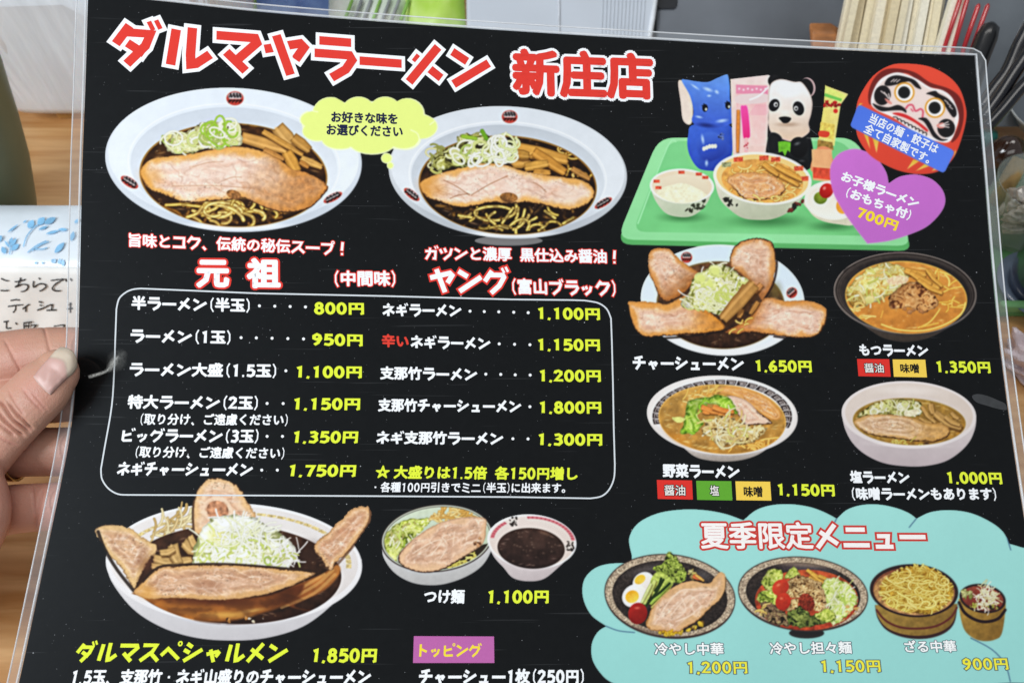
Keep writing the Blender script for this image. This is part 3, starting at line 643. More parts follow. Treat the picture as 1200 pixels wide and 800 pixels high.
    for (cx, cy, rx, ry, t0, t1) in ((350, 530, 86, 76, 170, 285), (480, 520, 78, 68, 215, 318), (605, 520, 76, 68, 222, 318), (710, 535, 82, 76, 235, 360), (770, 595, 82, 60, 300, 430), (700, 650, 74, 54, 0, 105), (545, 670, 110, 56, 30, 155), (395, 650, 90, 54, 60, 170), (290, 615, 74, 50, 70, 195), (280, 560, 76, 46, 150, 240)):
        for k in range(9):
            t = math.radians(t0+(t1-t0)*k/8); B.append((cx+rx*math.cos(t), cy+ry*math.sin(t)))
    p.poly(B, (238, 244, 196), 'bubble', sm=False); 
    for (cx, cy, rx, ry) in ((350, 530, 82, 72), (480, 520, 76, 64), (605, 520, 74, 64), (705, 535, 80, 72), (768, 595, 80, 56), (690, 650, 74, 46), (545, 668, 106, 52), (395, 650, 86, 48), (290, 615, 70, 45), (284, 562, 74, 42), (520, 590, 200, 90)):
        p.ell(cx, cy, rx, ry, 0, (226, 238, 132), 'bubble')
    for P in ([(725, 610), (755, 625), (765, 655), (750, 680)], [(835, 570), (815, 585)], [(262, 520), (290, 525)], [(440, 690), (452, 700)]): p.line(P, 4, (244, 248, 214), None)
    p.ell(612, 742, 27, 25, 0, (240, 244, 200), 'bubble'); p.ell(612, 742, 23, 21, 0, (226, 238, 132), 'bubble'); p.ell(629, 776, 17, 17, 0, (240, 244, 200), 'bubble'); p.ell(629, 776, 13, 13, 0, (226, 238, 132), 'bubble')

    # ---- pork ramen
    p = Pic('pork_ramen_picture', 730, 270, 4.8, 10)
    p.ell(560, 392, 462, 312, 3, (212, 226, 236), 'bowl', (226, 228, 230), (.1, .9), amt=.02, sc=60); p.ell(560, 380, 450, 292, 3, (204, 220, 234), 'bowl', (220, 226, 232), (0, 1))
    p.clip = p.mask_ell(560, 392, 461, 311, 3); p.shade(560, 690, 330, 26, 0, (246, 248, 250), .9); p.clip = None
    p.ell(550, 420, 362, 246, 3, (120, 100, 60), 'soup'); p.ell(550, 422, 354, 240, 3, (104, 72, 46), 'soup', (46, 28, 20), (.1, .9), amt=.4, sc=22); p.shade(860, 340, 60, 90, 0, (110, 100, 50), .6)
    bowl_mark(p, 358, 152, 36, 34, 0); bowl_mark(p, 950, 350, 36, 32, -40)
    p.meat([(140, 170), (155, 115), (200, 98), (265, 105), (300, 145), (370, 200), (425, 245), (370, 330), (310, 375), (240, 400), (205, 370), (180, 310), (150, 250)], fat=(204, 142, 80), lean=(226, 186, 160), inset=26, low=.4, glaze=(.5, .8, (156, 96, 44), .8), rough=5)
    p.meat([(605, 200), (610, 120), (660, 65), (740, 45), (810, 52), (850, 90), (860, 180), (845, 280), (820, 350), (780, 390), (740, 330), (660, 240)], fat=(206, 146, 86), lean=(228, 190, 164), inset=26, low=-.6, glaze=(-.2, .9, (150, 92, 50), .8), rough=6)
    p.line([(858, 110), (866, 200), (845, 300), (800, 380)], 12, (48, 28, 20), None, a=.8)
    p.meat([(25, 410), (60, 398), (180, 405), (250, 415), (340, 370), (400, 360), (480, 450), (570, 525), (560, 560), (450, 580), (320, 588), (200, 596), (130, 600), (80, 570), (45, 500)], fat=(214, 150, 80), lean=(234, 196, 172), inset=34, low=.6, glaze=(.9, -.1, (200, 128, 46), .8), rough=5, ang=10)
    p.line([(28, 420), (45, 510), (90, 585), (200, 606), (420, 590), (560, 565)], 11, (40, 26, 20), None, a=.85)
    p.meat([(570, 570), (640, 530), (720, 480), (800, 380), (900, 395), (1040, 395), (1120, 420), (1150, 460), (1130, 540), (1090, 590), (990, 605), (850, 590), (720, 575), (640, 585)], fat=(212, 148, 82), lean=(234, 196, 174), inset=30, low=.8, glaze=(-.9, 0, (170, 100, 48), .75), rough=5, ang=-8)
    for q in ([(850, 480), (960, 440), (1060, 460)], [(820, 520), (930, 490), (1060, 530)], [(880, 560), (980, 545), (1060, 570)]): p.line(q, 8, (236, 202, 180), None, a=.7)
    p.line([(1150, 450), (1140, 530), (1095, 596), (990, 612), (850, 596)], 10, (44, 28, 22), None, a=.85)
    p.frill([(330, 425), (375, 330), (395, 270), (500, 195), (560, 185), (640, 240), (700, 270), (720, 330), (640, 420), (560, 475), (450, 455)], [(110, 110, 50), (186, 186, 110), (220, 214, 160), (242, 238, 214)], 'scallion', 34, 12)
    p.shreds([(340, 430), (400, 280), (520, 195), (640, 245), (710, 300), (600, 440), (480, 460)], 50, 60, 9, [(232, 224, 184), (218, 214, 160), (204, 206, 120), (240, 236, 214), (184, 190, 90)], 'scallion')
    for (x, y, a) in ((480, 300, 46), (440, 270, 40), (490, 380, 36), (520, 230, 40)): p.ell(x, y, a, a*.85, 20, (192, 198, 112), 'scallion', (218, 220, 160), (.4, -.6), amt=.2, sc=12); p.ell(x, y, a*.6, a*.5, 20, (212, 218, 130), 'scallion')
    p.rings((420, 330, 600, 430), 26, 32, 8, [(236, 230, 200), (226, 226, 170), (196, 204, 110)])
    p.stick(690, 310, 600, 470, 40, (176, 122, 56)); p.stick(760, 400, 715, 470, 26, (170, 116, 54)); p.stick(670, 440, 650, 490, 30, (190, 132, 66)); p.stick(780, 300, 740, 350, 30, (192, 128, 70))
    p.stick(740, 300, 560, 500, 72, (194, 140, 72)); p.noodles((600, 500, 740, 560), 6, 12, (204, 150, 70), ln=50)
    pass

    p.oil(550, 420, 345, 232, 50, (140, 100, 60), 9)

    # ---- offal ramen
    p = Pic('offal_ramen_picture', 965, 285, 6.316, 11)
    p.body([(240, 570), (340, 640), (440, 700), (560, 728), (650, 728), (780, 700), (900, 640), (980, 590)], (86, 74, 66), 'bowl', col2=(58, 50, 44), amt=.1)
    p.ell(604, 368, 532, 304, 3, (86, 78, 74), 'bowl', (110, 100, 94), (-.6, .1), amt=.12, sc=30); p.ell(604, 366, 516, 290, 3, (40, 34, 32), 'bowl', (56, 48, 44), (-.7, .2), amt=.2, sc=24)
    for k, (rx, ry, a) in enumerate(((500, 276, .5), (486, 266, .3), (524, 297, .6))): p.ell(604, 368, rx, ry, 3, (150, 138, 130), 'bowl', ring=4, a=a)
    p.clip = p.mask_poly([(150, 200), (300, 150), (560, 110), (740, 140), (600, 250), (300, 300), (180, 330)]); p.ell(604, 368, 528, 300, 3, (28, 24, 24), 'bowl', ring=26, a=.5); p.clip = None
    p.ell(612, 400, 452, 268, 4, (224, 168, 82), 'soup'); p.ell(612, 402, 446, 262, 4, (206, 142, 68), 'soup', (192, 124, 54), (.3, .8), amt=.14, sc=40)
    p.shade(700, 560, 260, 90, 0, (178, 112, 50), .4)
    p.clip = p.mask_ell(612, 400, 448, 264, 4)
    p.noodles((820, 200, 1060, 480), 14, 15, (236, 176, 74), ln=150, curl=.12, edge=(180, 110, 36), hi=(252, 214, 120)); p.noodles((200, 460, 320, 560), 8, 13, (234, 190, 110), ln=90, curl=.3, edge=(190, 130, 50))
    p.line([(430, 600), (560, 640), (740, 645), (900, 600), (1020, 520), (1050, 440)], 15, (240, 188, 90), 'noodles', (190, 120, 40), (252, 218, 130)); p.line([(700, 625), (790, 580), (860, 490)], 14, (236, 180, 80), 'noodles', (180, 110, 36), (250, 214, 120)); p.line([(720, 620), (850, 590)], 13, (240, 184, 84), 'noodles', (180, 110, 36)); p.line([(425, 550), (440, 500)], 12, (232, 170, 80), 'noodles', (180, 110, 36))
    p.frill([(175, 370), (220, 280), (330, 190), (460, 145), (560, 160), (640, 250), (560, 330), (440, 410), (260, 470), (190, 440)], [(176, 130, 56), (208, 176, 92), (220, 208, 130), (240, 226, 176)], 'cabbage', 50, 14)
    p.shreds([(190, 400), (260, 240), (460, 160), (600, 200), (560, 330), (380, 440), (230, 450)], 44, 80, 15, [(228, 212, 140), (214, 206, 110), (236, 226, 176), (222, 180, 100), (190, 188, 90), (232, 190, 120)], 'cabbage')
    p.ell(342, 418, 34, 28, 0, (230, 214, 150), 'cabbage', (200, 190, 110)); p.ell(550, 275, 80, 34, -6, (236, 200, 160), 'cabbage', amt=.2, sc=12)
    for q in ((600, 200, 760, 230, 46), (680, 230, 860, 330, 44), (770, 195, 830, 260, 40), (640, 215, 800, 300, 36), (700, 270, 880, 370, 34), (760, 190, 880, 320, 26)): p.stick(*q, (226, 160, 68), bend=.05)
    p.frill([(480, 440), (500, 380), (620, 290), (720, 300), (820, 390), (855, 450), (760, 510), (620, 480), (510, 490)], [(90, 50, 26), (160, 108, 62), (190, 136, 82), (214, 168, 114)], 'offal', 52, 14)
    p.shade(520, 470, 30, 20, 0, (80, 36, 20), .8); p.shade(660, 325, 26, 16, 0, (70, 36, 16), .8); p.shade(640, 380, 40, 12, 30, (60, 30, 14), .7)
    p.blobs([(580, 470), (760, 500), (700, 520), (560, 500)], 12, 18, [(206, 150, 100), (190, 130, 80)], 'offal'); p.clip = None

    p.oil(612, 402, 430, 250, 70, (226, 166, 84), 11)

    # ---- vegetable ramen
    p = Pic('vegetable_ramen_picture', 745, 435, 6, 12)
    p.body([(322, 524), (400, 590), (480, 620), (610, 634), (740, 624), (850, 590), (930, 540)], (206, 196, 188), 'bowl', col2=(150, 140, 132), amt=.05)
    p.ell(608, 308, 532, 280, 3, (230, 224, 220), 'bowl', (214, 206, 200), (.1, .9), amt=.02, sc=50)
    for k in range(-98, 292, 8):                                    # key pattern round the inside of the rim
        t0, t1 = math.radians(k), math.radians(k+6.6)
        if not (-205 < k-90 < 130): continue
    def rim(t, q): 
        t = math.radians(t); return (608+q*498*math.cos(t), 318+q*262*math.sin(t))
    for k in range(22):
        t = 168+k*9.6
        o, i = .985, .865
        p.poly([rim(t, o), rim(t+4, o), rim(t+8.4, o), rim(t+8.4, i), rim(t+4, i), rim(t, i)], (52, 40, 38), 'bowl', sm=False)
        p.line([rim(t+1.5, .955), rim(t+4.4, .955), rim(t+7.2, .955), rim(t+7.2, .895), rim(t+3.2, .895), rim(t+3.2, .925), rim(t+5.6, .925)], 5.5, (206, 196, 190), 'bowl', sm=False)
    p.ell(608, 336, 450, 244, 4, (214, 168, 96), 'soup'); p.ell(608, 338, 443, 238, 4, (182, 140, 74), 'soup', (174, 126, 58), (.2, .8), amt=.25, sc=40)
    p.shade(280, 330, 110, 110, 0, (150, 112, 56), .6); p.shade(760, 150, 200, 50, 12, (222, 160, 88), .7); p.shade(300, 470, 160, 50, 30, (196, 130, 50), .7)
    p.clip = p.mask_ell(608, 336, 446, 241, 4)
    p.noodles((650, 470, 1020, 570), 24, 16, (226, 166, 76), ln=110, curl=.3, edge=(166, 100, 36), hi=(250, 206, 120))
    p.meat([(560, 130), (660, 105), (800, 130), (930, 190), (1020, 290), (1000, 340), (930, 330), (820, 250), (700, 180)], fat=(220, 160, 92), lean=(214, 150, 84), inset=30, rough=4, low=.2, crust=(170, 110, 50))
    p.meat([(640, 175), (720, 180), (800, 220), (870, 290), (960, 360), (900, 372), (820, 376), (770, 380), (730, 320), (680, 240)], fat=(226, 190, 164), lean=(228, 192, 168), inset=20, low=1.4, swirl=.6)
    p.shreds([(300, 220), (360, 160), (500, 130), (600, 160), (520, 190), (330, 250)], 30, 90, 13, [(230, 176, 90), (216, 156, 70), (240, 196, 120)], 'bean_sprouts', ang=-15, sp=.6)
    p.frill([(310, 435), (335, 370), (345, 290), (360, 215), (440, 185), (560, 170), (665, 195), (715, 295), (640, 285), (560, 240), (460, 250), (440, 330), (485, 360), (440, 425), (380, 438)], [(92, 130, 30), (136, 176, 50), (172, 204, 80), (206, 224, 130)], 'cabbage', 70, 14)
    p.shreds([(330, 420), (360, 230), (560, 185), (680, 220), (480, 250), (440, 400)], 12, 70, 12, [(180, 212, 84), (140, 184, 50), (204, 222, 120), (120, 160, 44)], 'cabbage')
    p.poly([(255, 325), (330, 320), (350, 345), (290, 360)], (206, 206, 120), 'cabbage', rough=6, amt=.2)
    for q in ((460, 250, 600, 290, 40), (540, 250, 690, 285, 34), (580, 300, 680, 320, 22), (470, 280, 520, 295, 24)): p.stick(*q, (232, 140, 62), 'carrot', bend=.05)
    p.frill([(470, 420), (500, 350), (600, 310), (700, 330), (780, 380), (920, 390), (860, 470), (740, 525), (640, 505), (600, 545), (540, 480)], [(96, 70, 36), (176, 142, 84), (216, 190, 130), (236, 216, 170)], 'bean_sprouts', 30, 14)
    p.shreds([(480, 420), (510, 340), (620, 300), (700, 330), (800, 390), (910, 400), (820, 470), (720, 515), (600, 520)], 54, 100, 13, [(236, 214, 164), (224, 196, 136), (240, 226, 186), (210, 176, 110), (206, 196, 110)], 'bean_sprouts')
    p.shade(500, 370, 24, 14, 30, (60, 44, 24), .8); p.shade(560, 405, 26, 14, 10, (66, 46, 26), .8); p.shade(480, 440, 20, 14, 0, (80, 60, 30), .7)
    p.clip = None

    p.oil(608, 338, 430, 228, 70, (212, 172, 100), 11)

    # ---- salt ramen
    p = Pic('salt_ramen_picture', 975, 435, 6.667, 13)
    p.body([(75, 340), (100, 450), (160, 560), (260, 650), (400, 715), (560, 740), (720, 740), (880, 705), (1000, 630), (1080, 540), (1120, 440), (1128, 370)], (204, 194, 192), 'bowl', col2=(178, 164, 166), g=(-.2, .9), amt=.03, sc=80)
    p.ell(600, 338, 528, 264, 2.5, (226, 216, 212), 'bowl', (206, 196, 192), (.1, .6)); p.ell(602, 336, 500, 244, 2.5, (214, 200, 190), 'bowl', (200, 184, 172), (.3, .5), amt=.02, sc=60)
    p.shade(600, 150, 380, 60, 2, (228, 216, 208), .7); p.shade(600, 575, 420, 30, 2, (232, 222, 218), .6)
    p.ell(604, 392, 442, 184, 2.5, (164, 138, 76), 'soup'); p.ell(604, 394, 437, 178, 2.5, (146, 116, 52), 'soup', (160, 118, 56), (.5, .5), amt=.25, sc=30)
    p.clip = p.mask_ell(604, 393, 440, 181, 2.5)
    p.frill([(190, 360), (280, 280), (420, 225), (560, 215), (700, 250), (700, 335), (560, 350), (380, 335)], [(76, 70, 30), (128, 120, 56), (186, 176, 110), (222, 212, 170)], 'scallion', 40, 10)
    p.shreds([(260, 330), (420, 250), (680, 260), (660, 340), (420, 340)], 60, 60, 11, [(216, 206, 160), (190, 190, 110), (228, 220, 186), (130, 130, 60)], 'scallion'); p.rings((320, 250, 660, 330), 12, 34, 9, [(222, 214, 170), (200, 200, 130), (232, 228, 200)], fill=[(206, 200, 150)])
    p.ell(620, 325, 60, 26, -10, (222, 210, 176), 'scallion', amt=.2, sc=14)
    for q in ((700, 270, 810, 400, 30), (770, 250, 790, 330, 44), (800, 320, 1010, 440, 60), (840, 400, 910, 480, 36), (680, 360, 780, 400, 20), (930, 320, 990, 370, 30), (880, 350, 1000, 420, 34)): p.stick(*q, (186, 142, 78), bend=.08)
    p.meat([(168, 400), (220, 360), (320, 335), (480, 340), (620, 360), (740, 400), (860, 410), (920, 450), (900, 510), (800, 552), (740, 545), (640, 545), (540, 530), (430, 515), (330, 500), (250, 470)], fat=(202, 158, 100), lean=(212, 178, 142), dark=(150, 108, 76), inset=22, ang=6, glaze=(1., .1, (186, 138, 72), .7))
    for k, (rx, ry) in enumerate(((200, 70), (150, 50), (100, 34), (55, 20))): p.ell(500, 425, rx, ry, 8, (158, 114, 80) if k % 2 else (224, 190, 156), None, ring=7, a=.5)
    p.noodles((420, 540, 720, 580), 18, 11, (196, 176, 96), ln=60, edge=(110, 84, 30)); p.shade(740, 560, 40, 16, 0, (50, 30, 30), .9); p.clip = None

    p.oil(604, 394, 425, 172, 60, (186, 152, 84), 11)

    # ---- the special with four slabs of pork
    p = Pic('special_ramen_picture', 105, 555, 4, 14)
    p.body([(76, 400), (100, 500), (200, 630), (330, 715), (480, 764), (640, 780), (820, 770), (1000, 715), (1140, 610), (1240, 490), (1277, 400)], (218, 216, 216), 'bowl', col2=(186, 182, 184), g=(.1, .9), amt=.02, sc=60)
    p.ell(676, 420, 602, 284, 1.5, (234, 232, 232), 'bowl', (216, 212, 212), (0, .9)); p.ell(676, 412, 582, 262, 1.5, (222, 216, 212), 'bowl', (206, 198, 194), (.3, .6), amt=.02, sc=60)
    for k in range(34):
        t = math.radians(188+k*5.2); t2 = math.radians(188+k*5.2+4.6)
        P = [(676+q*552*math.cos(a), 424+q*246*math.sin(a)) for q, a in ((1, t), (1, t2), (.955, t2), (.955, t))]
        p.poly(P, (206, 184, 130), 'bowl', sm=False, amt=.3, sc=8)
    p.shreds([(240, 330), (300, 250), (470, 170), (480, 230), (330, 320)], 26, 90, 14, [(196, 170, 120), (214, 194, 150), (180, 150, 96)], 'bamboo_shoots', ang=-25, sp=.5)
    p.ell(680, 470, 500, 232, 1.5, (70, 46, 32), 'soup', (40, 24, 18), (0, .9), amt=.35, sc=30); p.shade(1030, 380, 120, 100, 0, (50, 32, 26), .7)
    p.clip = p.mask_poly([(76, 0), (1300, 0), (1278, 470), (1200, 560), (1040, 650), (800, 706), (560, 700), (380, 650), (250, 580), (120, 480)])
    p.poly([(1030, 640), (900, 605), (930, 540), (1090, 470), (1160, 425), (1172, 465), (1100, 545), (960, 615)], (170, 112, 58), 'broth_glaze', col2=(120, 66, 32), amt=.3, sc=60, soft=5, g=(-.6, .6))
    for q in ([(1140, 450), (1060, 520), (930, 590)], [(1150, 470), (1050, 560), (900, 625)], [(1100, 470), (1000, 530)]): p.line(q, 14, (206, 160, 98), None, a=.5)
    p.poly([(200, 560), (300, 550), (500, 565), (700, 580), (850, 565), (1000, 515), (960, 590), (800, 655), (620, 692), (440, 676), (300, 626)], (92, 48, 26), 'broth_glaze', col2=(172, 112, 48), g=(-.5, .75), amt=.3, sc=90, soft=6)
    p.shade(560, 596, 380, 34, 2, (84, 42, 26), .75); p.shade(300, 590, 110, 30, 20, (190, 120, 50), .6); p.shade(640, 660, 170, 26, 0, (214, 164, 84), .75); p.shade(760, 640, 90, 16, -8, (232, 190, 110), .5); p.shade(470, 655, 90, 18, 10, (200, 132, 56), .6); p.shade(900, 590, 110, 40, -20, (66, 34, 22), .6)
    p.drown(620, 620, 420, 90, 0, (60, 32, 20), 0, .35, 14)
    p.clip = None
    for q in ((300, 395, 480, 400, 40), (390, 330, 420, 420, 50), (440, 320, 520, 370, 46), (330, 370, 400, 350, 30), (470, 290, 520, 360, 30), (290, 430, 420, 425, 30)): p.stick(*q, (198, 158, 98), bend=.1)
    p.meat([(22, 265), (60, 243), (130, 240), (190, 255), (250, 300), (320, 345), (280, 400), (240, 470), (205, 540), (190, 510), (140, 430), (90, 380), (55, 320)], fat=(212, 176, 126), lean=(208, 168, 134), dark=(140, 98, 72), inset=26, rough=8, low=.2, swirl=.7)
    p.line([(40, 270), (70, 350), (130, 450), (205, 545)], 16, (44, 34, 28), None, a=.85); p.line([(24, 262), (60, 240), (140, 236)], 8, (96, 76, 56), None, a=.7)
    p.shade(260, 420, 70, 80, 20, (110, 66, 46), .5)
    p.meat([(490, 270), (485, 180), (490, 110), (520, 50), (570, 20), (640, 25), (700, 60), (740, 130), (780, 210), (720, 260), (560, 280)], fat=(218, 176, 128), lean=(222, 186, 156), inset=28, rough=7, low=-.8, swirl=.5)
    p.ell(600, 170, 52, 44, 20, (176, 126, 96), None, amt=.5, sc=16); p.ell(600, 170, 66, 56, 20, (232, 200, 172), None, ring=12, a=.7); p.line([(488, 270), (484, 170), (500, 80), (545, 25)], 11, (80, 58, 42), None, a=.8)
    p.meat([(1050, 340), (1110, 280), (1180, 210), (1230, 165), (1290, 150), (1318, 168), (1310, 230), (1260, 300), (1210, 370), (1160, 410), (1130, 450), (1090, 400)], fat=(212, 166, 118), lean=(200, 156, 124), inset=22, rough=7, low=.3, swirl=.6); p.line([(1315, 165), (1310, 225), (1250, 320), (1165, 420)], 12, (96, 64, 44), None, a=.7)
    p.frill([(485, 425), (495, 340), (520, 265), (560, 215), (620, 195), (720, 190), (800, 215), (860, 250), (930, 300), (965, 360), (940, 432), (860, 440), (700, 432), (560, 436)], [(156, 158, 104), (212, 210, 168), (234, 232, 210), (246, 244, 234)], 'scallion', 46, 10)
    p.shreds([(500, 400), (530, 310), (620, 240), (780, 250), (900, 310), (930, 390), (860, 420), (640, 415)], 110, 80, 8, [(240, 238, 214), (228, 228, 180), (206, 212, 130), (246, 244, 228), (190, 200, 110)], 'scallion')
    p.shade(600, 290, 100, 60, 8, (232, 224, 146), .75); p.shade(640, 235, 90, 40, 6, (248, 248, 242), .9); p.shade(720, 232, 120, 50, 12, (246, 246, 236), .7); p.shreds([(560, 300), (600, 220), (720, 205), (840, 250), (800, 330), (640, 340)], 40, 90, 8, [(246, 244, 230), (236, 234, 206), (226, 226, 180)], 'scallion')
    p.rings((560, 390, 900, 425), 12, 24, 7, [(206, 210, 140), (160, 176, 90), (236, 234, 206)])
    p.shreds([(880, 330), (980, 340), (990, 420), (900, 430)], 30, 60, 7, [(226, 216, 206), (236, 230, 220), (180, 184, 110)], 'scallion')
    p.meat([(210, 560), (235, 520), (320, 440), (420, 428), (600, 424), (760, 430), (920, 445), (1060, 460), (1020, 490), (900, 540), (760, 575), (620, 590), (480, 585), (380, 580), (280, 585)], fat=(206, 160, 108), lean=(204, 162, 130), dark=(140, 98, 74), inset=22, rough=4, low=-.8, swirl=.9, ang=2)
    p.shade(270, 550, 80, 60, 20, (206, 150, 74), .7); p.shade(560, 520, 130, 40, 0, (150, 106, 82), .6); p.shade(680, 510, 120, 22, -4, (224, 190, 166), .6)
    p.line([(250, 505), (320, 437), (430, 425), (640, 421), (900, 440), (1040, 456)], 10, (54, 38, 28), None, a=.85)
    p.blobs([(640, 676), (820, 664), (820, 690), (640, 700)], 14, 9, [(214, 196, 170), (60, 36, 24), (186, 130, 70), (236, 226, 210)], 'broth_glaze')

    p.oil(680, 470, 490, 222, 70, (120, 84, 54), 8)

    # ---- dipping noodles
    p = Pic('dipping_noodle_picture', 435, 580, 4.706, 15)
    p.body([(58, 260), (66, 340), (120, 420), (200, 472), (290, 494), (400, 490), (520, 450), (610, 390), (660, 310), (664, 250)], (202, 200, 198), 'bowl', col2=(170, 168, 166), g=(.3, .8), amt=.03)
    p.ell(362, 236, 310, 186, -6, (58, 46, 42), 'bowl'); p.ell(362, 236, 303, 180, -6, (196, 204, 184), 'bowl'); p.ell(362, 236, 294, 172, -6, (60, 50, 44), 'bowl', ring=3); p.ell(362, 238, 290, 170, -6, (196, 206, 182), 'bowl', (176, 186, 160), amt=.04)
    p.clip = p.mask_ell(362, 238, 292, 172, -6)
    p.frill([(75, 260), (90, 200), (170, 145), (260, 125), (330, 140), (250, 220), (160, 310), (135, 375), (90, 340)], [(90, 100, 36), (160, 170, 70), (200, 206, 110), (228, 226, 170)], 'cabbage', 32, 8)
    p.shreds([(85, 280), (100, 200), (200, 140), (300, 150), (240, 230), (150, 320)], 26, 50, 9, [(206, 214, 130), (190, 204, 100), (230, 226, 180), (150, 170, 60), (170, 160, 90)], 'cabbage')
    p.shreds([(300, 150), (350, 90), (500, 60), (570, 110), (420, 140)], 50, 80, 12, [(214, 170, 96), (196, 150, 76), (228, 190, 124)], 'bamboo_shoots', ang=-10, sp=.7)
    p.poly([(370, 420), (620, 270), (640, 320), (540, 400), (420, 425)], (50, 40, 30), 'soup'); p.noodles((410, 330, 610, 405), 30, 10, (206, 190, 100), ln=60, edge=(110, 90, 30)); p.clip = None
    p.meat([(148, 350), (180, 290), (260, 220), (360, 160), (460, 128), (560, 118), (630, 130), (634, 190), (620, 260), (560, 310), (480, 360), (400, 405), (330, 425), (250, 420), (180, 395)], fat=(216, 176, 140), lean=(214, 174, 146), dark=(170, 130, 104), inset=24, rough=3, low=.9, ang=-30)
    p.line([(230, 320), (330, 260), (390, 250), (330, 330)], 6, (240, 214, 190), None, a=.7); p.line([(390, 230), (420, 280), (380, 350)], 6, (240, 214, 190), None, a=.7); p.line([(460, 200), (450, 280)], 6, (236, 206, 180), None, a=.7); p.shade(430, 285, 30, 60, 10, (176, 134, 110), .6)
    p.blobs([(570, 240), (615, 235), (605, 275), (570, 280)], 8, 10, [(120, 80, 54), (200, 150, 110)], None)
    p.body([(640, 240), (670, 330), (730, 400), (780, 455), (860, 474), (950, 462), (1030, 400), (1110, 320), (1132, 260)], (214, 204, 202), 'dip_bowl', col2=(180, 168, 168), g=(.3, .8), amt=.02)
    p.ell(886, 254, 247, 150, 5, (232, 222, 218), 'dip_bowl'); p.ell(886, 256, 234, 138, 5, (222, 208, 200), 'dip_bowl', (206, 190, 180), (.2, .6))
    for k in range(60):
        t = math.radians(186+k*3.05)
        if 228 < math.degrees(t) < 262 or math.degrees(t) > 352: continue
        P = [(886+q*238*math.cos(a)+5, 256+q*142*math.sin(a)+q*8*math.cos(a)) for q, a in ((.985, t), (.985, t+.05), (.9, t+.05), (.9, t))]
        p.poly(P, (176, 80, 92) if k % 2 else (200, 112, 118), 'dip_bowl', sm=False)
    for (x, y) in ((782, 142), (1100, 278)): p.blobs([(x-22, y-24), (x+22, y-24), (x+22, y+24), (x-22, y+24)], 14, 9, [(60, 50, 44), (48, 40, 36)], 'dip_bowl')
    p.ell(882, 292, 186, 112, 4, (70, 50, 42), 'dip_soup', (40, 28, 26), (0, .9), amt=.3, sc=30); p.shade(900, 270, 90, 30, 10, (80, 60, 52), .5); p.shade(960, 210, 60, 14, 20, (140, 110, 90), .5)

    p.oil(882, 292, 175, 104, 30, (110, 84, 70), 7)

    # ---- cloud panel for the summer dishes
    p = Pic('seasonal_panel', 600, 580, 4, 16)
    T = (158, 216, 208)
    lobes = [[(560, 280), (548, 200), (590, 130), (680, 84), (790, 66), (900, 68), (1000, 86), (1084, 116)], [(1084, 116), (1140, 70), (1210, 46), (1300, 40), (1390, 52), (1460, 76), (1522, 108)], [(1522, 108), (1570, 66), (1640, 44), (1720, 42), (1800, 58), (1860, 82), (1896, 108)], [(1896, 108), (1960, 78), (2050, 68), (2150, 82), (2240, 122), (2300, 168), (2332, 226)], [(2332, 226), (2380, 240), (2440, 262), (2480, 330), (2490, 560), (2490, 760), (2440, 868), (2300, 880), (2000, 905), (1400, 930), (700, 930), (520, 900)], [(520, 900), (440, 860), (380, 780), (372, 700), (400, 640), (440, 612)], [(440, 612), (370, 560), (332, 480), (335, 400), (380, 345), (450, 320), (560, 315)]]
    P = []
    for l in lobes: P += catmull(l, False, 6).tolist()
    p.poly(P, T, 'cloud', sm=False, col2=(146, 206, 200), g=(0, .9), amt=.015, sc=300)
    NV = (44, 70, 110)
    for q in ([(1522, 108), (1508, 136)], [(1896, 108), (1862, 150)], [(2320, 196), (2338, 256)], [(440, 612), (500, 634), (575, 642)], [(2150, 668), (2250, 722), (2312, 792), (2336, 872)]): p.line(q, 4, NV, None)

    # cold noodles with egg
    p = Pic('cold_noodle_picture', 700, 640, 6.96, 17)
    def stone_bowl(p, cx, cy, rx, ry, rot):
        p.ell(cx, cy+12, rx, ry, rot, (66, 50, 46), 'bowl'); p.ell(cx, cy, rx, ry-4, rot, (170, 150, 128), 'bowl', amt=.7, sc=7); p.ell(cx, cy, rx, ry-4, rot, (70, 52, 46), 'bowl', ring=9, a=.9)
        p.clip = p.mask_ell(cx, cy, rx, ry-4, rot); p.shade(cx-rx*.3, cy+ry*.9, rx*.9, ry*.18, 14, (90, 74, 66), .6); p.clip = None; p.ell(cx, cy+6, rx*.885, ry*.86, rot, (58, 50, 46), 'bowl', (44, 38, 36), (.2, .6), amt=.5, sc=9)
    stone_bowl(p, 592, 400, 532, 338, 6)
    p.shade(400, 190, 260, 60, -14, (110, 104, 104), .5); p.shade(870, 230, 120, 80, 20, (130, 124, 124), .4)
    p.clip = p.mask_ell(592, 400, 528, 338, 6)
    p.blobs([(560, 660), (720, 690), (900, 590), (880, 620), (720, 700), (600, 720), (500, 710)], 30, 26, [(226, 190, 70), (206, 170, 60), (190, 160, 80), (110, 80, 40)], 'noodles')
    p.clip = None
    p.ell(375, 290, 92, 78, -38, (240, 234, 226), 'boiled_egg#1', (222, 212, 200)); p.ell(348, 268, 48, 34, -35, (226, 176, 50), 'boiled_egg#1', (236, 196, 90), amt=.1)
    p.ell(300, 400, 104, 88, -38, (244, 238, 230), 'boiled_egg#2', (226, 216, 204)); p.ell(284, 408, 56, 50, -30, (228, 166, 40), 'boiled_egg#2', (244, 200, 90), amt=.1)
    p.poly([(560, 60), (600, 55), (640, 90), (680, 140), (720, 220), (710, 280), (640, 300), (580, 260), (520, 220), (460, 190), (480, 155), (550, 140)], (132, 150, 58), 'lettuce', amt=.7, sc=16, rough=14)
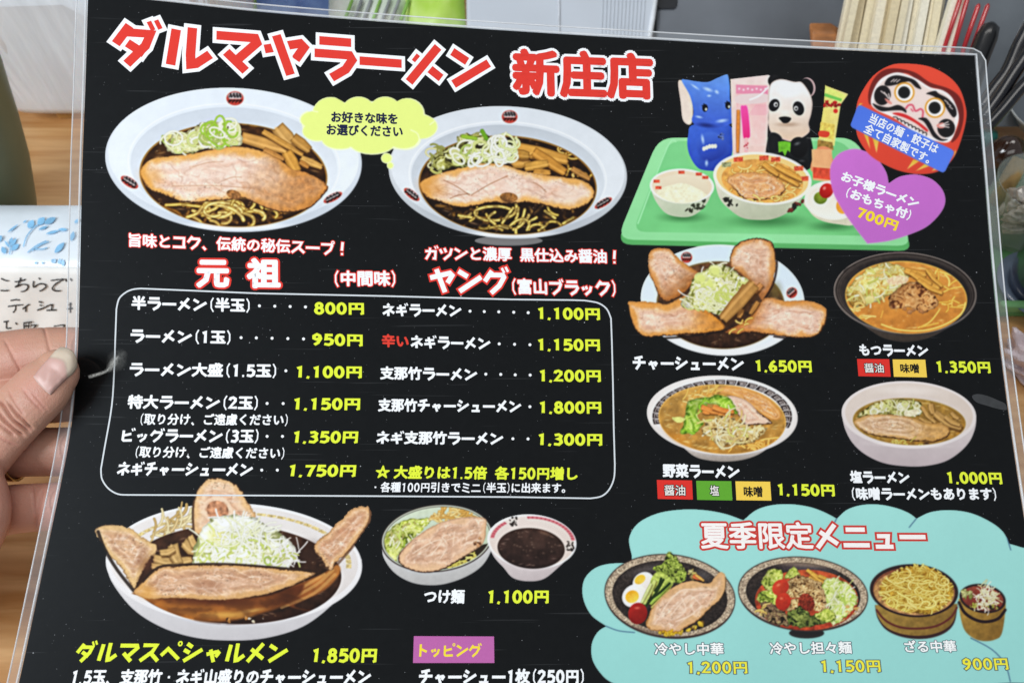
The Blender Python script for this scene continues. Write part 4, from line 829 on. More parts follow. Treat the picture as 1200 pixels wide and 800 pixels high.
    p.frill([(480, 170), (550, 120), (570, 55), (620, 60), (690, 160), (725, 240), (650, 295), (560, 240)], [(50, 54, 26), (96, 110, 42), (140, 158, 66), (186, 196, 104)], 'lettuce', 40, 16); p.blobs([(690, 150), (770, 190), (850, 270), (780, 270)], 16, 22, [(190, 170, 100), (150, 130, 80), (200, 190, 130)], 'lettuce')
    p.poly([(430, 300), (480, 210), (560, 230), (620, 300), (540, 400), (460, 440)], (170, 184, 90), 'cucumber', amt=.4, sc=18)
    for q in ((470, 270, 380, 470, 36, (190, 200, 110)), (440, 300, 360, 460, 24, (206, 212, 140)), (590, 300, 430, 470, 34, (150, 176, 70)), (600, 350, 440, 500, 26, (180, 170, 90))): p.stick(*q[:5], q[5], 'cucumber')
    for q in ((540, 270, 400, 480), (590, 300, 420, 440), (520, 260, 470, 360)): p.line([(q[0], q[1]), ((q[0]+q[2])/2+10, (q[1]+q[3])/2), (q[2], q[3])], 20, (40, 56, 26), 'cucumber', (60, 84, 34))
    p.stick(780, 240, 850, 265, 34, (216, 110, 60), 'carrot'); p.stick(800, 230, 870, 280, 20, (226, 160, 80), 'carrot')
    p.meat([(395, 640), (420, 560), (440, 510), (540, 400), (640, 320), (760, 280), (880, 300), (930, 290), (960, 250), (1010, 205), (1050, 250), (1040, 350), (1000, 430), (930, 490), (830, 590), (740, 650), (640, 700), (540, 690), (440, 680)], fat=(208, 164, 118), lean=(216, 178, 150), dark=(170, 126, 100), inset=44, rough=6, low=.9, ang=-30, crust=(150, 104, 56))
    for q in ([(500, 590), (560, 480), (680, 360), (800, 350)], [(600, 560), (700, 440), (760, 400), (840, 470)], [(640, 610), (760, 560), (850, 480)], [(690, 420), (720, 520), (650, 580)]): p.line(q, 11, (236, 206, 182), None, a=.7)
    p.line([(1046, 250), (1044, 350), (1000, 440), (900, 540), (800, 620), (720, 680)], 9, (70, 52, 34), None, a=.6)
    p.ell(330, 545, 78, 88, 10, (170, 44, 36), 'tomato', (110, 24, 22), (.3, .7), amt=.1, sc=30); p.shade(325, 500, 36, 16, 0, (224, 120, 100), .7); p.blobs([(540, 690), (640, 690), (650, 715), (560, 715)], 10, 22, [(232, 190, 60), (220, 170, 40)], 'noodles')

    # cold tantan noodles
    p = Pic('cold_tantan_picture', 860, 645, 7.273, 18)
    p.ell(620, 700, 150, 46, 0, (40, 38, 38), 'bowl'); stone_bowl(p, 590, 362, 552, 312, 5); p.shade(600, 120, 420, 40, 4, (206, 178, 150), .5); p.shade(640, 160, 380, 60, 5, (96, 84, 90), .6)
    p.clip = p.mask_ell(592, 372, 500, 304, 4)
    p.ell(620, 420, 440, 260, 0, (176, 84, 50), 'soup', (150, 60, 40), amt=.4, sc=30)
    GS = [(84, 96, 36), (140, 156, 60), (186, 196, 90), (220, 220, 140)]
    G1 = [(190, 196, 90), (206, 208, 120), (160, 172, 66), (130, 140, 56)]
    p.frill([(230, 290), (270, 200), (340, 140), (420, 190), (400, 300), (330, 350)], GS, 'lettuce', 46, 16); p.frill([(430, 230), (510, 140), (570, 230)], GS, 'lettuce', 40, 12); p.frill([(200, 400), (250, 330), (350, 350), (370, 460), (320, 490), (240, 460)], GS, 'lettuce', 50, 16)
    p.frill([(230, 440), (350, 460), (470, 560), (470, 640), (330, 620), (240, 540)], [(36, 30, 24), (76, 62, 44), (120, 92, 74), (150, 140, 90)], 'lettuce', 44, 16); p.frill([(470, 500), (600, 460), (660, 550), (820, 550), (810, 610), (600, 650), (460, 620)], [(28, 32, 20), (56, 66, 32), (96, 108, 50), (150, 158, 84)], 'lettuce', 50, 16)
    for q in ((620, 160, 720, 230, 30), (660, 190, 780, 280, 40), (720, 210, 810, 250, 30), (640, 220, 740, 290, 24)): p.stick(*q, (216, 160, 66))
    MM = [(70, 48, 30), (146, 108, 66), (196, 160, 108), (226, 198, 148)]; p.frill([(440, 300), (530, 210), (640, 230), (780, 300), (820, 420), (770, 500), (690, 510), (570, 410), (470, 390)], MM, 'minced_meat', 26, 12); p.frill([(440, 460), (540, 400), (540, 480), (460, 520)], MM, 'minced_meat', 26, 10)
    p.frill([(755, 290), (800, 235), (900, 240), (1000, 310), (1055, 400), (1030, 480), (980, 530), (900, 610), (830, 610), (800, 480), (780, 400)], [(130, 150, 60), (180, 200, 94), (214, 222, 140), (236, 236, 190)], 'cabbage', 44, 16)
    p.shreds([(770, 300), (820, 250), (960, 280), (1040, 400), (960, 540), (860, 590), (800, 460)], 60, 70, 11, [(222, 228, 160), (200, 214, 120), (236, 236, 190), (176, 196, 90)], 'cabbage'); p.frill([(680, 560), (800, 490), (870, 560), (820, 610)], GS, 'lettuce', 40, 12)
    p.ell(398, 312, 76, 64, -40, (206, 76, 48), 'tomato#1', (160, 50, 36), (.4, .7), amt=.1); p.ell(420, 432, 64, 76, 20, (200, 66, 44), 'tomato#2', (150, 42, 32), (.4, .7), amt=.1); p.shade(380, 290, 30, 18, -30, (236, 150, 110), .7); p.shade(405, 405, 24, 18, 0, (232, 140, 104), .7)
    p.ell(622, 438, 62, 80, -30, (140, 60, 40), 'tomato#3', (110, 40, 30), amt=.6, sc=12); p.shade(620, 660, 60, 26, 0, (206, 90, 50), .7); p.noodles((200, 420, 290, 560), 5, 14, (206, 160, 90), ln=90)
    p.noodles((950, 420, 1040, 560), 4, 12, (206, 130, 80), ln=90); p.clip = None

    # noodles on a basket tub with dip cup
    p = Pic('basket_noodle_picture', 1015, 650, 6.857, 19)
    p.body([(70, 400), (90, 500), (150, 590), (250, 645), (380, 672), (520, 665), (640, 620), (710, 540), (735, 400)], (58, 36, 34), 'tub'); p.body([(72, 400), (92, 485), (150, 570), (250, 622), (380, 646), (520, 638), (640, 592), (705, 520), (735, 390)], (150, 122, 62), 'tub', col2=(120, 92, 46), g=(.8, .2), amt=.15, sc=30)
    p.line([(84, 440), (150, 520), (260, 575), (400, 590), (560, 570), (680, 500), (730, 420)], 17, (96, 48, 40), 'tub')
    p.ell(385, 285, 356, 212, 4, (50, 34, 34), 'tub'); p.ell(385, 290, 330, 192, 4, (110, 60, 44), 'tub', (150, 112, 76), (0, .8), amt=.25, sc=20)
    p.clip = p.mask_ell(385, 285, 335, 200, 4)
    p.ell(385, 300, 322, 178, 4, (176, 132, 84), 'tub', amt=.45, sc=26); p.clip = None
    p.frill([(110, 290), (150, 200), (260, 120), (340, 85), (480, 88), (580, 140), (680, 230), (705, 310), (640, 390), (540, 460), (420, 465), (300, 440), (180, 390)], [(96, 66, 18), (150, 112, 36), (196, 156, 60), (220, 186, 90)], 'noodles', 22, 12)
    p.clip = p.mask_poly([(100, 300), (140, 195), (260, 110), (340, 72), (490, 75), (590, 130), (690, 225), (715, 320), (650, 400), (530, 475), (420, 475), (290, 450), (170, 400)])
    p.noodles((140, 110, 680, 420), 95, 15, (222, 188, 84), ln=230, curl=.4, edge=(112, 78, 18), hi=(250, 232, 146), var=26); p.drown(400, 280, 300, 190, 0, (150, 108, 34), 0, .4, 6); p.noodles((160, 130, 660, 420), 40, 15, (230, 198, 96), ln=200, curl=.5, edge=(120, 84, 20), hi=(252, 236, 156)); p.noodles((200, 360, 560, 440), 12, 16, (232, 204, 106), ln=190, curl=.6, edge=(120, 84, 20)); p.clip = None
    p.body([(742, 350), (755, 480), (790, 600), (860, 665), (940, 690), (1030, 680), (1090, 630), (1120, 440), (1120, 360)], (156, 124, 60), 'cup', col2=(120, 90, 42), g=(.7, .4), amt=.14, sc=30)
    p.line([(746, 380), (790, 460), (870, 515), (960, 535), (1060, 510), (1118, 440)], 24, (44, 30, 30), 'cup'); p.ell(936, 348, 188, 116, 10, (50, 34, 34), 'cup'); p.ell(936, 348, 168, 98, 10, (140, 70, 54), 'cup', (110, 50, 40), amt=.2)
    p.blobs([(765, 300), (800, 260), (850, 290), (860, 340), (800, 340)], 16, 26, [(196, 192, 130), (150, 150, 80)], 'scallion'); p.shreds([(880, 400), (900, 280), (930, 230), (980, 260), (1060, 300), (1040, 370), (960, 430)], 90, 56, 10, [(222, 212, 170), (236, 230, 200), (200, 190, 140)], 'scallion')
    p.blobs([(980, 410), (1060, 400), (1060, 430), (990, 440)], 12, 16, [(70, 60, 40), (160, 150, 80), (50, 40, 30)], 'scallion'); p.blobs([(830, 390), (890, 380), (890, 410), (840, 420)], 8, 18, [(200, 200, 100), (170, 160, 70)], 'scallion')

    # the photographs were printed with the contrast pushed up
    flat = [i for i, l in enumerate(LABELS) if l and l[0] in ('heart_badge', 'speech_bubble', 'seasonal_panel', 'daruma_picture')]
    food = ((LAB > 0) & ~np.isin(LAB, flat)).astype(np.float32)
    def box(A, r):
        for ax in (0, 1):
            c = np.cumsum(np.pad(A, [(r+1, r) if k == ax else (0, 0) for k in range(A.ndim)], mode='edge'), axis=ax, dtype=np.float64)
            n = A.shape[ax]; A = ((np.take(c, range(2*r+1, 2*r+1+n), ax)-np.take(c, range(0, n), ax))/(2*r+1)).astype(np.float32)
        return A
    wsum = box(box(food, 4), 4)[..., None]+1e-3
    low = box(box(INK*food[..., None], 4), 4)/wsum
    T = np.clip(INK+.36*(INK-low), 0, 1); T = np.minimum(T*.80+.20*(T*T*(3-2*T)), .92)
    INK[:] = INK*(1-food[..., None])+T*food[..., None]
    # the offset print is slightly soft
    for k in range(2):
        A = INK.copy()
        A[1:-1] = .5*INK[1:-1]+.25*(INK[:-2]+INK[2:]); B = A.copy()
        B[:, 1:-1] = .5*A[:, 1:-1]+.25*(A[:, :-2]+A[:, 2:]); INK[:] = B
    yy, xx = np.mgrid[0:CH, 0:CW].astype(np.float32)
    INK[:] = INK*(1+.014*(fbm(xx/(5*SS), yy/(5*SS), 40, 3)-.5))[..., None]
    INK[LAB > 0] *= (1+.012*(np.random.RandomState(3).rand((LAB > 0).sum(), 1)-.5)).astype(np.float32)
# ------------------------------------------------------------------ the menu
EL = smooth_curve([(-40, 104.5), (0, 103), (100, 100), (200, 96.3), (300, 94), (400, 91.5), (475, 86.5), (530, 78.5), (600, 64.5), (700, 43.5), (800, 22), (900, -2), (960, -16)])
ER = smooth_curve([(0, 1137), (65, 1142), (130, 1147), (200, 1153), (300, 1161), (400, 1171), (500, 1184), (600, 1199), (700, 1216), (800, 1235), (960, 1266)])
ET = smooth_curve([(60, -9), (103, -5), (180, 0.5), (300, 13.7), (450, 26), (600, 36.5), (760, 46.3), (900, 54.5), (1020, 60.5), (1142, 65.5), (1180, 67)])
YB = 905.
def sheet_uv(u, v, ml=0., mr=0., mt=0.):
    """frame position of a place on the sheet: u across, v down; margins push the left, right and top edges outward"""
    x = 103+u*1039
    for k in range(6):
        yt = interp(x, ET)-mt; y = yt+(YB-yt)*v
        xl = interp(y, EL)-ml; xr = interp(y, ER)+mr
        x = xl+u*(xr-xl)
    return x, y
menu_loc = Vector(on_sheet(np.array([600.]), np.array([800.]))[0])
menu = empty('menu', menu_loc, 'big black laminated ramen menu with red and yellow Japanese lettering, held up by its edge', 'menu')

def film_nodes(nt, b, base_socket, wear):
    """the glossy plastic laminate over the ink: fine ripples, and on bare black its dust and hair scratches"""
    N, Lk = nt.nodes.new, nt.links.new
    geo = N('ShaderNodeNewGeometry')
    b.inputs['Roughness'].default_value = .55; b.inputs['Specular IOR Level'].default_value = .06
    b.inputs['Coat Weight'].default_value = .42; b.inputs['Coat Roughness'].default_value = .09; b.inputs['Coat IOR'].default_value = 1.46
    n = N('ShaderNodeTexNoise'); n.inputs['Scale'].default_value = 34; n.inputs['Detail'].default_value = 3; Lk(geo.outputs['Position'], n.inputs['Vector'])
    n2 = N('ShaderNodeTexNoise'); n2.inputs['Scale'].default_value = 1300; n2.inputs['Detail'].default_value = 2; Lk(geo.outputs['Position'], n2.inputs['Vector'])
    ad = N('ShaderNodeMath'); ad.operation = 'MULTIPLY_ADD'; ad.inputs[1].default_value = .05; Lk(n2.outputs['Fac'], ad.inputs[0]); Lk(n.outputs['Fac'], ad.inputs[2])
    bp = N('ShaderNodeBump'); bp.inputs['Strength'].default_value = .16; bp.inputs['Distance'].default_value = .0022; Lk(ad.outputs[0], bp.inputs['Height'])
    Lk(bp.outputs[0], b.inputs['Coat Normal'])
    if not wear: Lk(base_socket, b.inputs['Base Color']); return
    b.inputs['Specular IOR Level'].default_value = .09; b.inputs['Roughness'].default_value = .42; b.inputs['Specular Tint'].default_value = (.86, .94, 1, 1)
    fac = None
    for sc, rad, gate, amp in ((520, .085, .62, .34), (210, .055, .70, .8), (90, .032, .55, .9)):
        v = N('ShaderNodeTexVoronoi'); v.inputs['Scale'].default_value = sc; Lk(geo.outputs['Position'], v.inputs['Vector'])
        a = N('ShaderNodeMath'); a.operation = 'LESS_THAN'; a.inputs[1].default_value = rad; Lk(v.outputs['Distance'], a.inputs[0])
        sp = N('ShaderNodeSeparateColor'); Lk(v.outputs['Color'], sp.inputs[0])
        g = N('ShaderNodeMapRange'); g.inputs[1].default_value = gate; g.inputs[2].default_value = 1; g.inputs[4].default_value = amp; Lk(sp.outputs[0], g.inputs[0])
        p = N('ShaderNodeMath'); p.operation = 'MULTIPLY'; Lk(a.outputs[0], p.inputs[0]); Lk(g.outputs[0], p.inputs[1])
        if fac is None: fac = p.outputs[0]
        else:
            m_ = N('ShaderNodeMath'); m_.operation = 'MAXIMUM'; Lk(fac, m_.inputs[0]); Lk(p.outputs[0], m_.inputs[1]); fac = m_.outputs[0]
    for rot, th in ((.6, .735), (2.0, .75), (-.9, .745)):                    # hair scratches
        mp = N('ShaderNodeMapping'); mp.inputs['Rotation'].default_value = (0, 0, rot); mp.inputs['Scale'].default_value = (16, 900, 60); Lk(geo.outputs['Position'], mp.inputs[0])
        s = N('ShaderNodeTexNoise'); s.inputs['Scale'].default_value = 1; s.inputs['Detail'].default_value = 1; Lk(mp.outputs[0], s.inputs['Vector'])
        g = N('ShaderNodeMapRange'); g.inputs[1].default_value = th; g.inputs[2].default_value = th+.03; g.inputs[4].default_value = .03; Lk(s.outputs['Fac'], g.inputs[0])
        m_ = N('ShaderNodeMath'); m_.operation = 'MAXIMUM'; Lk(fac, m_.inputs[0]); Lk(g.outputs[0], m_.inputs[1]); fac = m_.outputs[0]
    mx = N('ShaderNodeMix'); mx.data_type = 'RGBA'; mx.inputs[7].default_value = (.5, .52, .54, 1); Lk(fac, mx.inputs[0]); Lk(base_socket, mx.inputs[6]); Lk(mx.outputs[2], b.inputs['Base Color'])

def paper_mat():
    m = bpy.data.materials.new('black laminated paper'); m.use_nodes = True; nt = m.node_tree; b = nt.nodes['Principled BSDF']; N, Lk = nt.nodes.new, nt.links.new
    geo = N('ShaderNodeNewGeometry'); n = N('ShaderNodeTexNoise'); n.inputs['Scale'].default_value = 260; n.inputs['Detail'].default_value = 4; Lk(geo.outputs['Position'], n.inputs['Vector'])
    r = N('ShaderNodeMix'); r.data_type = 'RGBA'; r.inputs[6].default_value = (.0024, .0027, .0031, 1); r.inputs[7].default_value = (.0048, .0053, .0058, 1); Lk(n.outputs['Fac'], r.inputs[0])
    film_nodes(nt, b, r.outputs[2], True); return m
def ink_mat(name, col=None):
    m = bpy.data.materials.new(name); m.use_nodes = True; nt = m.node_tree; b = nt.nodes['Principled BSDF']; N, Lk = nt.nodes.new, nt.links.new
    if col is None:
        a = N('ShaderNodeVertexColor'); a.layer_name = 'ink'; sock = a.outputs['Color']
    else:
        geo = N('ShaderNodeNewGeometry'); n = N('ShaderNodeTexNoise'); n.inputs['Scale'].default_value = 900; Lk(geo.outputs['Position'], n.inputs['Vector'])
        r = N('ShaderNodeMix'); r.data_type = 'RGBA'; c = L4(col); r.inputs[6].default_value = c; r.inputs[7].default_value = tuple(v*.9 for v in c[:3])+(1,); Lk(n.outputs['Fac'], r.inputs[0]); sock = r.outputs[2]
    film_nodes(nt, b, sock, False); return m
PAPER = paper_mat(); INKM = ink_mat('printed picture ink')
INKS = {}
def ink(c):
    if c not in INKS: INKS[c] = ink_mat('ink %d %d %d' % c, c)
    return INKS[c]

def part(o): o.parent = menu; o.matrix_parent_inverse = menu.matrix_world.inverted(); return o
def grid_faces(nu, nv): return [(j*(nu+1)+i, j*(nu+1)+i+1, (j+1)*(nu+1)+i+1, (j+1)*(nu+1)+i) for j in range(nv) for i in range(nu)]
def sheet_mesh():
    nu, nv = 96, 72; X = []; Y = []
    for j in range(nv+1):
        for i in range(nu+1):
            x, y = sheet_uv(i/nu, j/nv); X.append(x); Y.append(y)
    A = on_sheet(X, Y); B = on_sheet(X, Y, -.0005); n = len(A)
    F = [f[::-1] for f in grid_faces(nu, nv)]; G = [tuple(n+k for k in f[::-1]) for f in F]
    bd = [i for i in range(nu+1)]+[(nu+1)*j+nu for j in range(1, nv+1)]+[(nu+1)*nv+i for i in range(nu-1, -1, -1)]+[(nu+1)*j for j in range(nv-1, 0, -1)]
    m_ = len(bd); S = [(2*n+k, 2*n+(k+1) % m_, 2*n+m_+(k+1) % m_, 2*n+m_+k) for k in range(m_)]
    o = part(mesh_obj('paper_sheet', np.vstack([A, B, A[bd], B[bd]]), F+G+S, PAPER, None, False))
    for p in o.data.polygons[:2*len(F)]: p.use_smooth = True
sheet_mesh()

# laminate film past the paper's edge, and its two raised seams
FILM = mat('clear laminate film', (226, 232, 238), .16, coat=.5, var=.03, alpha=.11)
SEAM = mat('laminate seam', (236, 240, 244), .22, coat=.6, var=.05, alpha=.55)
def edge_path(ml, mr, mt, r=0):
    P = []
    for k in range(60): P.append(sheet_uv(0, 1-k/60, ml, mr, mt))
    for k in range(80): P.append(sheet_uv(k/80, 0, ml, mr, mt))
    for k in range(61): P.append(sheet_uv(1, k/60, ml, mr, mt))
    if r: P = [p for p in P]
    return P
def film():
    a, b = edge_path(-.2, -.2, -.2), edge_path(13.5, 12.5, 9)
    cl, cr = b[60], b[140]
    def rnd(P):                                           # round the two top corners of the film
        Q = []
        for p in P:
            p = np.array(p, float)
            for c, s in ((cl, 1), (cr, -1)):
                c = np.array(c, float); q = p-c; rr = 16
                ex = s*q[0]; ey = q[1]
                if -1 < ex < rr+2 and -1 < ey < rr+2:
                    o = c+np.array([s*rr, rr]); dv = p-o; L = np.hypot(*dv)
                    if L > rr: p = o+dv/L*rr
            Q.append(tuple(p))
        return Q
    b = rnd(b); n = len(a)
    A = on_sheet([p[0] for p in a], [p[1] for p in a], .0001); B = on_sheet([p[0] for p in b], [p[1] for p in b], .0000)
    A2 = on_sheet([p[0] for p in a], [p[1] for p in a], -.0004); B2 = on_sheet([p[0] for p in b], [p[1] for p in b], -.0003)
    V = np.vstack([A, B]); F = [(k, k+1, n+k+1, n+k) for k in range(n-1)]
    part(mesh_obj('film_margin', V, F, FILM, None, True))
    part(tube('film_edge', [Vector(q) for q in B], .00035, SEAM, None, 6))
    c = edge_path(2.2, 2.2, 1.6)
    part(tube('film_seam', [Vector(q) for q in on_sheet([p[0] for p in c], [p[1] for p in c], .0001)], .00055, SEAM, None, 6))
film()

# ---- the pictures
def lay_pictures():
    paint_all()
    lab = LAB; H, Wd = lab.shape
    inkl = np.where(INK <= .04045, INK/12.92, ((np.clip(INK, 0, 1)+.055)/1.055)**2.4).astype(np.float32)
    jj, ii = np.nonzero(lab[:-1, :-1])
    ids = lab[jj, ii]; par = {}
    words = {'bowl': None}
    order = sorted(set(ids.tolist()))
    base_of = {}
    for k in order:
        pic, pt = LABELS[k]
        base_of.setdefault(pic, k)
    todo = [base_of[p] for p in base_of]+[k for k in order if k not in base_of.values()]
    for k in todo:
        pic, pt = LABELS[k]
        s = ids == k; a, b = jj[s], ii[s]
        q = np.stack([a*Wd+b, a*Wd+b+1, (a+1)*Wd+b+1, (a+1)*Wd+b], 1)
        if pic == 'seasonal_panel' and pt == 'cloud':
            pass
        uq, inv = np.unique(q.ravel(), return_inverse=True)
        vy, vx = np.divmod(uq, Wd)
        P = on_sheet((vx+.5)/SS, (vy+.5)/SS, .00003).astype(np.float32)
        me = bpy.data.meshes.new(pt); nf = len(a)
        me.vertices.add(len(uq)); me.vertices.foreach_set('co', P.ravel())
        me.loops.add(nf*4); me.loops.foreach_set('vertex_index', inv.reshape(-1, 4)[:, ::-1].ravel().astype(np.int32))
        me.polygons.add(nf); me.polygons.foreach_set('loop_start', np.arange(0, nf*4, 4, dtype=np.int32)); me.polygons.foreach_set('loop_total', np.full(nf, 4, np.int32))
        me.update(calc_edges=True)
        me.polygons.foreach_set('use_smooth', np.ones(nf, bool))
        ca = me.color_attributes.new('ink', 'FLOAT_COLOR', 'POINT')
        c = np.ones((len(uq), 4), np.float32); c[:, :3] = inkl[vy, vx]; ca.data.foreach_set('color', c.ravel())
        me.materials.append(INKM)
        nm = pic if k == base_of[pic] else pt.split('#')[0]
        o = bpy.data.objects.new(nm, me); COL.objects.link(o)
        if k == base_of[pic]: part(o); par[pic] = o
        else: o.parent = par[pic]; o.matrix_parent_inverse = par[pic].matrix_world.inverted()
    PL = {'ramen_picture': 'printed ramen in a white bowl with pale broth and a wide pork slice', 'dark_ramen_picture': 'printed ramen with black soy broth and scallion rings', 'pork_ramen_picture': 'printed ramen with four pork slices fanned over the bowl', 'offal_ramen_picture': 'printed orange ramen in a dark bowl', 'vegetable_ramen_picture': 'printed vegetable ramen in a key patterned bowl', 'salt_ramen_picture': 'printed clear ramen in a deep cream bowl', 'special_ramen_picture': 'large printed ramen heaped with scallion and pork slabs', 'dipping_noodle_picture': 'printed noodles beside a small bowl of dark dip', 'cold_noodle_picture': 'printed cold noodles with egg and tomato', 'cold_tantan_picture': 'printed cold spicy noodles with minced meat', 'basket_noodle_picture': 'printed yellow noodles in a wooden tub'}
    for k, v in PL.items():
        if k in par: par[k]['label'] = v
    return par
PICS = lay_pictures()

# ---- lettering
def rnd_ell(cx, cy, rx, ry, n=16): return [(cx+rx*math.sin(2*math.pi*k/n), cy-ry*math.cos(2*math.pi*k/n)) for k in range(n)]
# brush strokes of the fat poster lettering: each sign is a list of strokes in a 100 x 100 box, y down
G = {
 'タ': [[(38, 6), (10, 50)], [(26, 22), (82, 22), (72, 50), (34, 94)], [(34, 46), (70, 68)]],
 'ル': [[(26, 14), (16, 90)], [(58, 8), (55, 66), (56, 86), (66, 84), (94, 62)]], 'マ': [[(6, 20), (84, 20), (88, 30), (46, 72)], [(26, 54), (66, 92)]],
 'ヤ': [[(4, 42), (78, 24), (86, 32), (68, 60)], [(28, 10), (58, 94)]], 'ラ': [[(18, 14), (86, 14)], [(8, 42), (82, 42), (88, 52), (74, 74), (44, 94)]],
 'ー': [[(4, 52), (96, 52)]], 'メ': [[(78, 8), (12, 92)], [(24, 34), (84, 78)]], 'ン': [[(10, 16), (44, 36)], [(12, 90), (94, 36)]],
 'コ': [[(12, 20), (82, 20), (80, 84)], [(8, 84), (92, 84)]], 'ク': [[(38, 6), (8, 48)], [(28, 22), (82, 22), (86, 30), (66, 64), (32, 94)]],
 'ス': [[(14, 18), (76, 18), (60, 48), (8, 90)], [(52, 52), (92, 90)]], 'フ': [[(8, 18), (84, 18), (88, 26), (74, 60), (34, 94)]],
 'カ': [[(8, 32), (84, 32), (80, 88), (62, 86)], [(44, 6), (40, 46), (12, 94)]], 'ツ': [[(8, 22), (22, 50)], [(38, 14), (50, 42)], [(88, 16), (76, 58), (34, 94)]],
 'ネ': [[(42, 4), (56, 18)], [(10, 28), (82, 28), (52, 54), (8, 80)], [(48, 52), (48, 96)], [(62, 54), (92, 74)]], 'キ': [[(14, 32), (86, 26)], [(6, 62), (94, 56)], [(42, 4), (58, 96)]],
 'チ': [[(76, 8), (18, 20)], [(4, 46), (96, 46)], [(52, 16), (50, 62), (26, 94)]], 'シ': [[(20, 10), (46, 26)], [(8, 38), (36, 52)], [(12, 90), (94, 36)]],
 'ユ': [[(16, 28), (72, 28), (64, 80)], [(4, 84), (96, 84)]], 'ヒ': [[(20, 8), (20, 78), (28, 86), (88, 84)], [(22, 48), (78, 34)]],
 'ミ': [[(20, 10), (82, 26)], [(22, 42), (76, 56)], [(14, 74), (86, 94)]], 'ニ': [[(16, 26), (84, 26)], [(4, 82), (96, 82)]], 'ヘ': [[(4, 62), (36, 28), (96, 80)]],
 'ト': [[(34, 6), (34, 94)], [(36, 40), (82, 60)]],
 '円': [[(16, 96), (16, 15), (86, 15), (86, 86), (74, 90)], [(16, 52), (86, 52)], [(51, 15), (51, 52)]],
 '0': [rnd_ell(31, 50, 20, 37)+[(31, 13)]], '1': [[(16, 24), (34, 16), (32, 92)]], '2': [[(10, 32), (16, 18), (32, 13), (46, 22), (46, 38), (12, 84), (58, 84)]],
 '3': [[(12, 18), (34, 13), (48, 24), (44, 40), (28, 46), (46, 54), (50, 72), (36, 88), (8, 84)]], '5': [[(54, 15), (20, 15), (17, 46), (36, 42), (52, 56), (48, 78), (32, 88), (8, 82)]],
 '6': [[(46, 12), (26, 28), (12, 58), (18, 80), (32, 88), (48, 76), (48, 58), (34, 50), (16, 60)]], '7': [[(6, 17), (52, 17), (40, 48), (28, 94)]],
 '8': [rnd_ell(31, 30, 15, 17)+[(31, 13)], rnd_ell(31, 68, 19, 21)+[(31, 47)]], '9': [[(16, 90), (36, 74), (50, 42), (44, 20), (30, 12), (14, 24), (14, 42), (28, 50), (46, 40)]],
 ',': [[(16, 82), (10, 100)]], '.': [[(8, 88), (20, 88)]], '(': [[(40, 0), (26, 28), (26, 72), (40, 100)]], ')': [[(10, 0), (24, 28), (24, 72), (10, 100)]],
 '！': [[(52, 4), (46, 64)], [(40, 88), (54, 88)]], '・': [[(42, 50), (58, 50)]], '、': [[(10, 76), (28, 96)]],
}
THIN = {'(': .5, ')': .5, ',': .8, '円': .82, '、': .8}
DAKU = {'ダ': 'タ', 'ガ': 'カ', 'グ': 'ク', 'ギ': 'キ', 'ブ': 'フ', 'ビ': 'ヒ'}; HANDAKU = {'プ': 'フ', 'ペ': 'ヘ', 'ピ': 'ヒ'}; SMALL = {'ャ': 'ヤ', 'ュ': 'ユ', 'ッ': 'ツ'}
ADV = {',': 30, '.': 30, '(': 50, ')': 40, '　': 55, ' ': 30, '！': 80}
for ch in '0123456789': ADV[ch] = 63
def ribbon(pts, w, ext=0.):
    """a stroke as a chain of quads: square ends, mitred corners; returns verts, faces"""
    P = [np.array(p, float) for p in pts]
    closed = np.allclose(P[0], P[-1]) and len(P) > 4
    if not closed and ext:
        d = P[0]-P[1]; P[0] = P[0]+d/np.linalg.norm(d)*ext; d = P[-1]-P[-2]; P[-1] = P[-1]+d/np.linalg.norm(d)*ext
    if closed: P = P[:-1]
    n = len(P); Lp, Rp = [], []
    for i in range(n):
        if closed: a, b = P[i]-P[i-1], P[(i+1) % n]-P[i]
        else:
            a = P[i]-P[i-1] if i else P[1]-P[0]; b = P[i+1]-P[i] if i < n-1 else P[-1]-P[-2]
        a = a/np.linalg.norm(a); b = b/np.linalg.norm(b)
        na, nb = np.array([-a[1], a[0]]), np.array([-b[1], b[0]]); m_ = na+nb; l = np.linalg.norm(m_)
        m_ = m_/l if l > 1e-6 else na
        k = min(1/max(.35, float(m_ @ na)), 1.6)
        Lp.append(P[i]+m_*w/2*k); Rp.append(P[i]-m_*w/2*k)
    V = Lp+Rp; F = []
    for i in range(n if closed else n-1):
        j = (i+1) % n; F.append((i, j, n+j, n+i))
    return V, F
CJK = {}
def cjk(ch):
    if ch in CJK: return CJK[ch]
    cu = bpy.data.curves.new('sign', 'FONT'); cu.body = ch; cu.size = 1; cu.resolution_u = 2
    o = bpy.data.objects.new('sign', cu); COL.objects.link(o); dg = bpy.context.evaluated_depsgraph_get()
    me = bpy.data.meshes.new_from_object(o.evaluated_get(dg))
    V = [(v.co.x*100, (.86-v.co.y)*100) for v in me.vertices]; F = [tuple(p.vertices) for p in me.polygons]
    bpy.data.objects.remove(o); bpy.data.meshes.remove(me); CJK[ch] = (V, F); return CJK[ch]
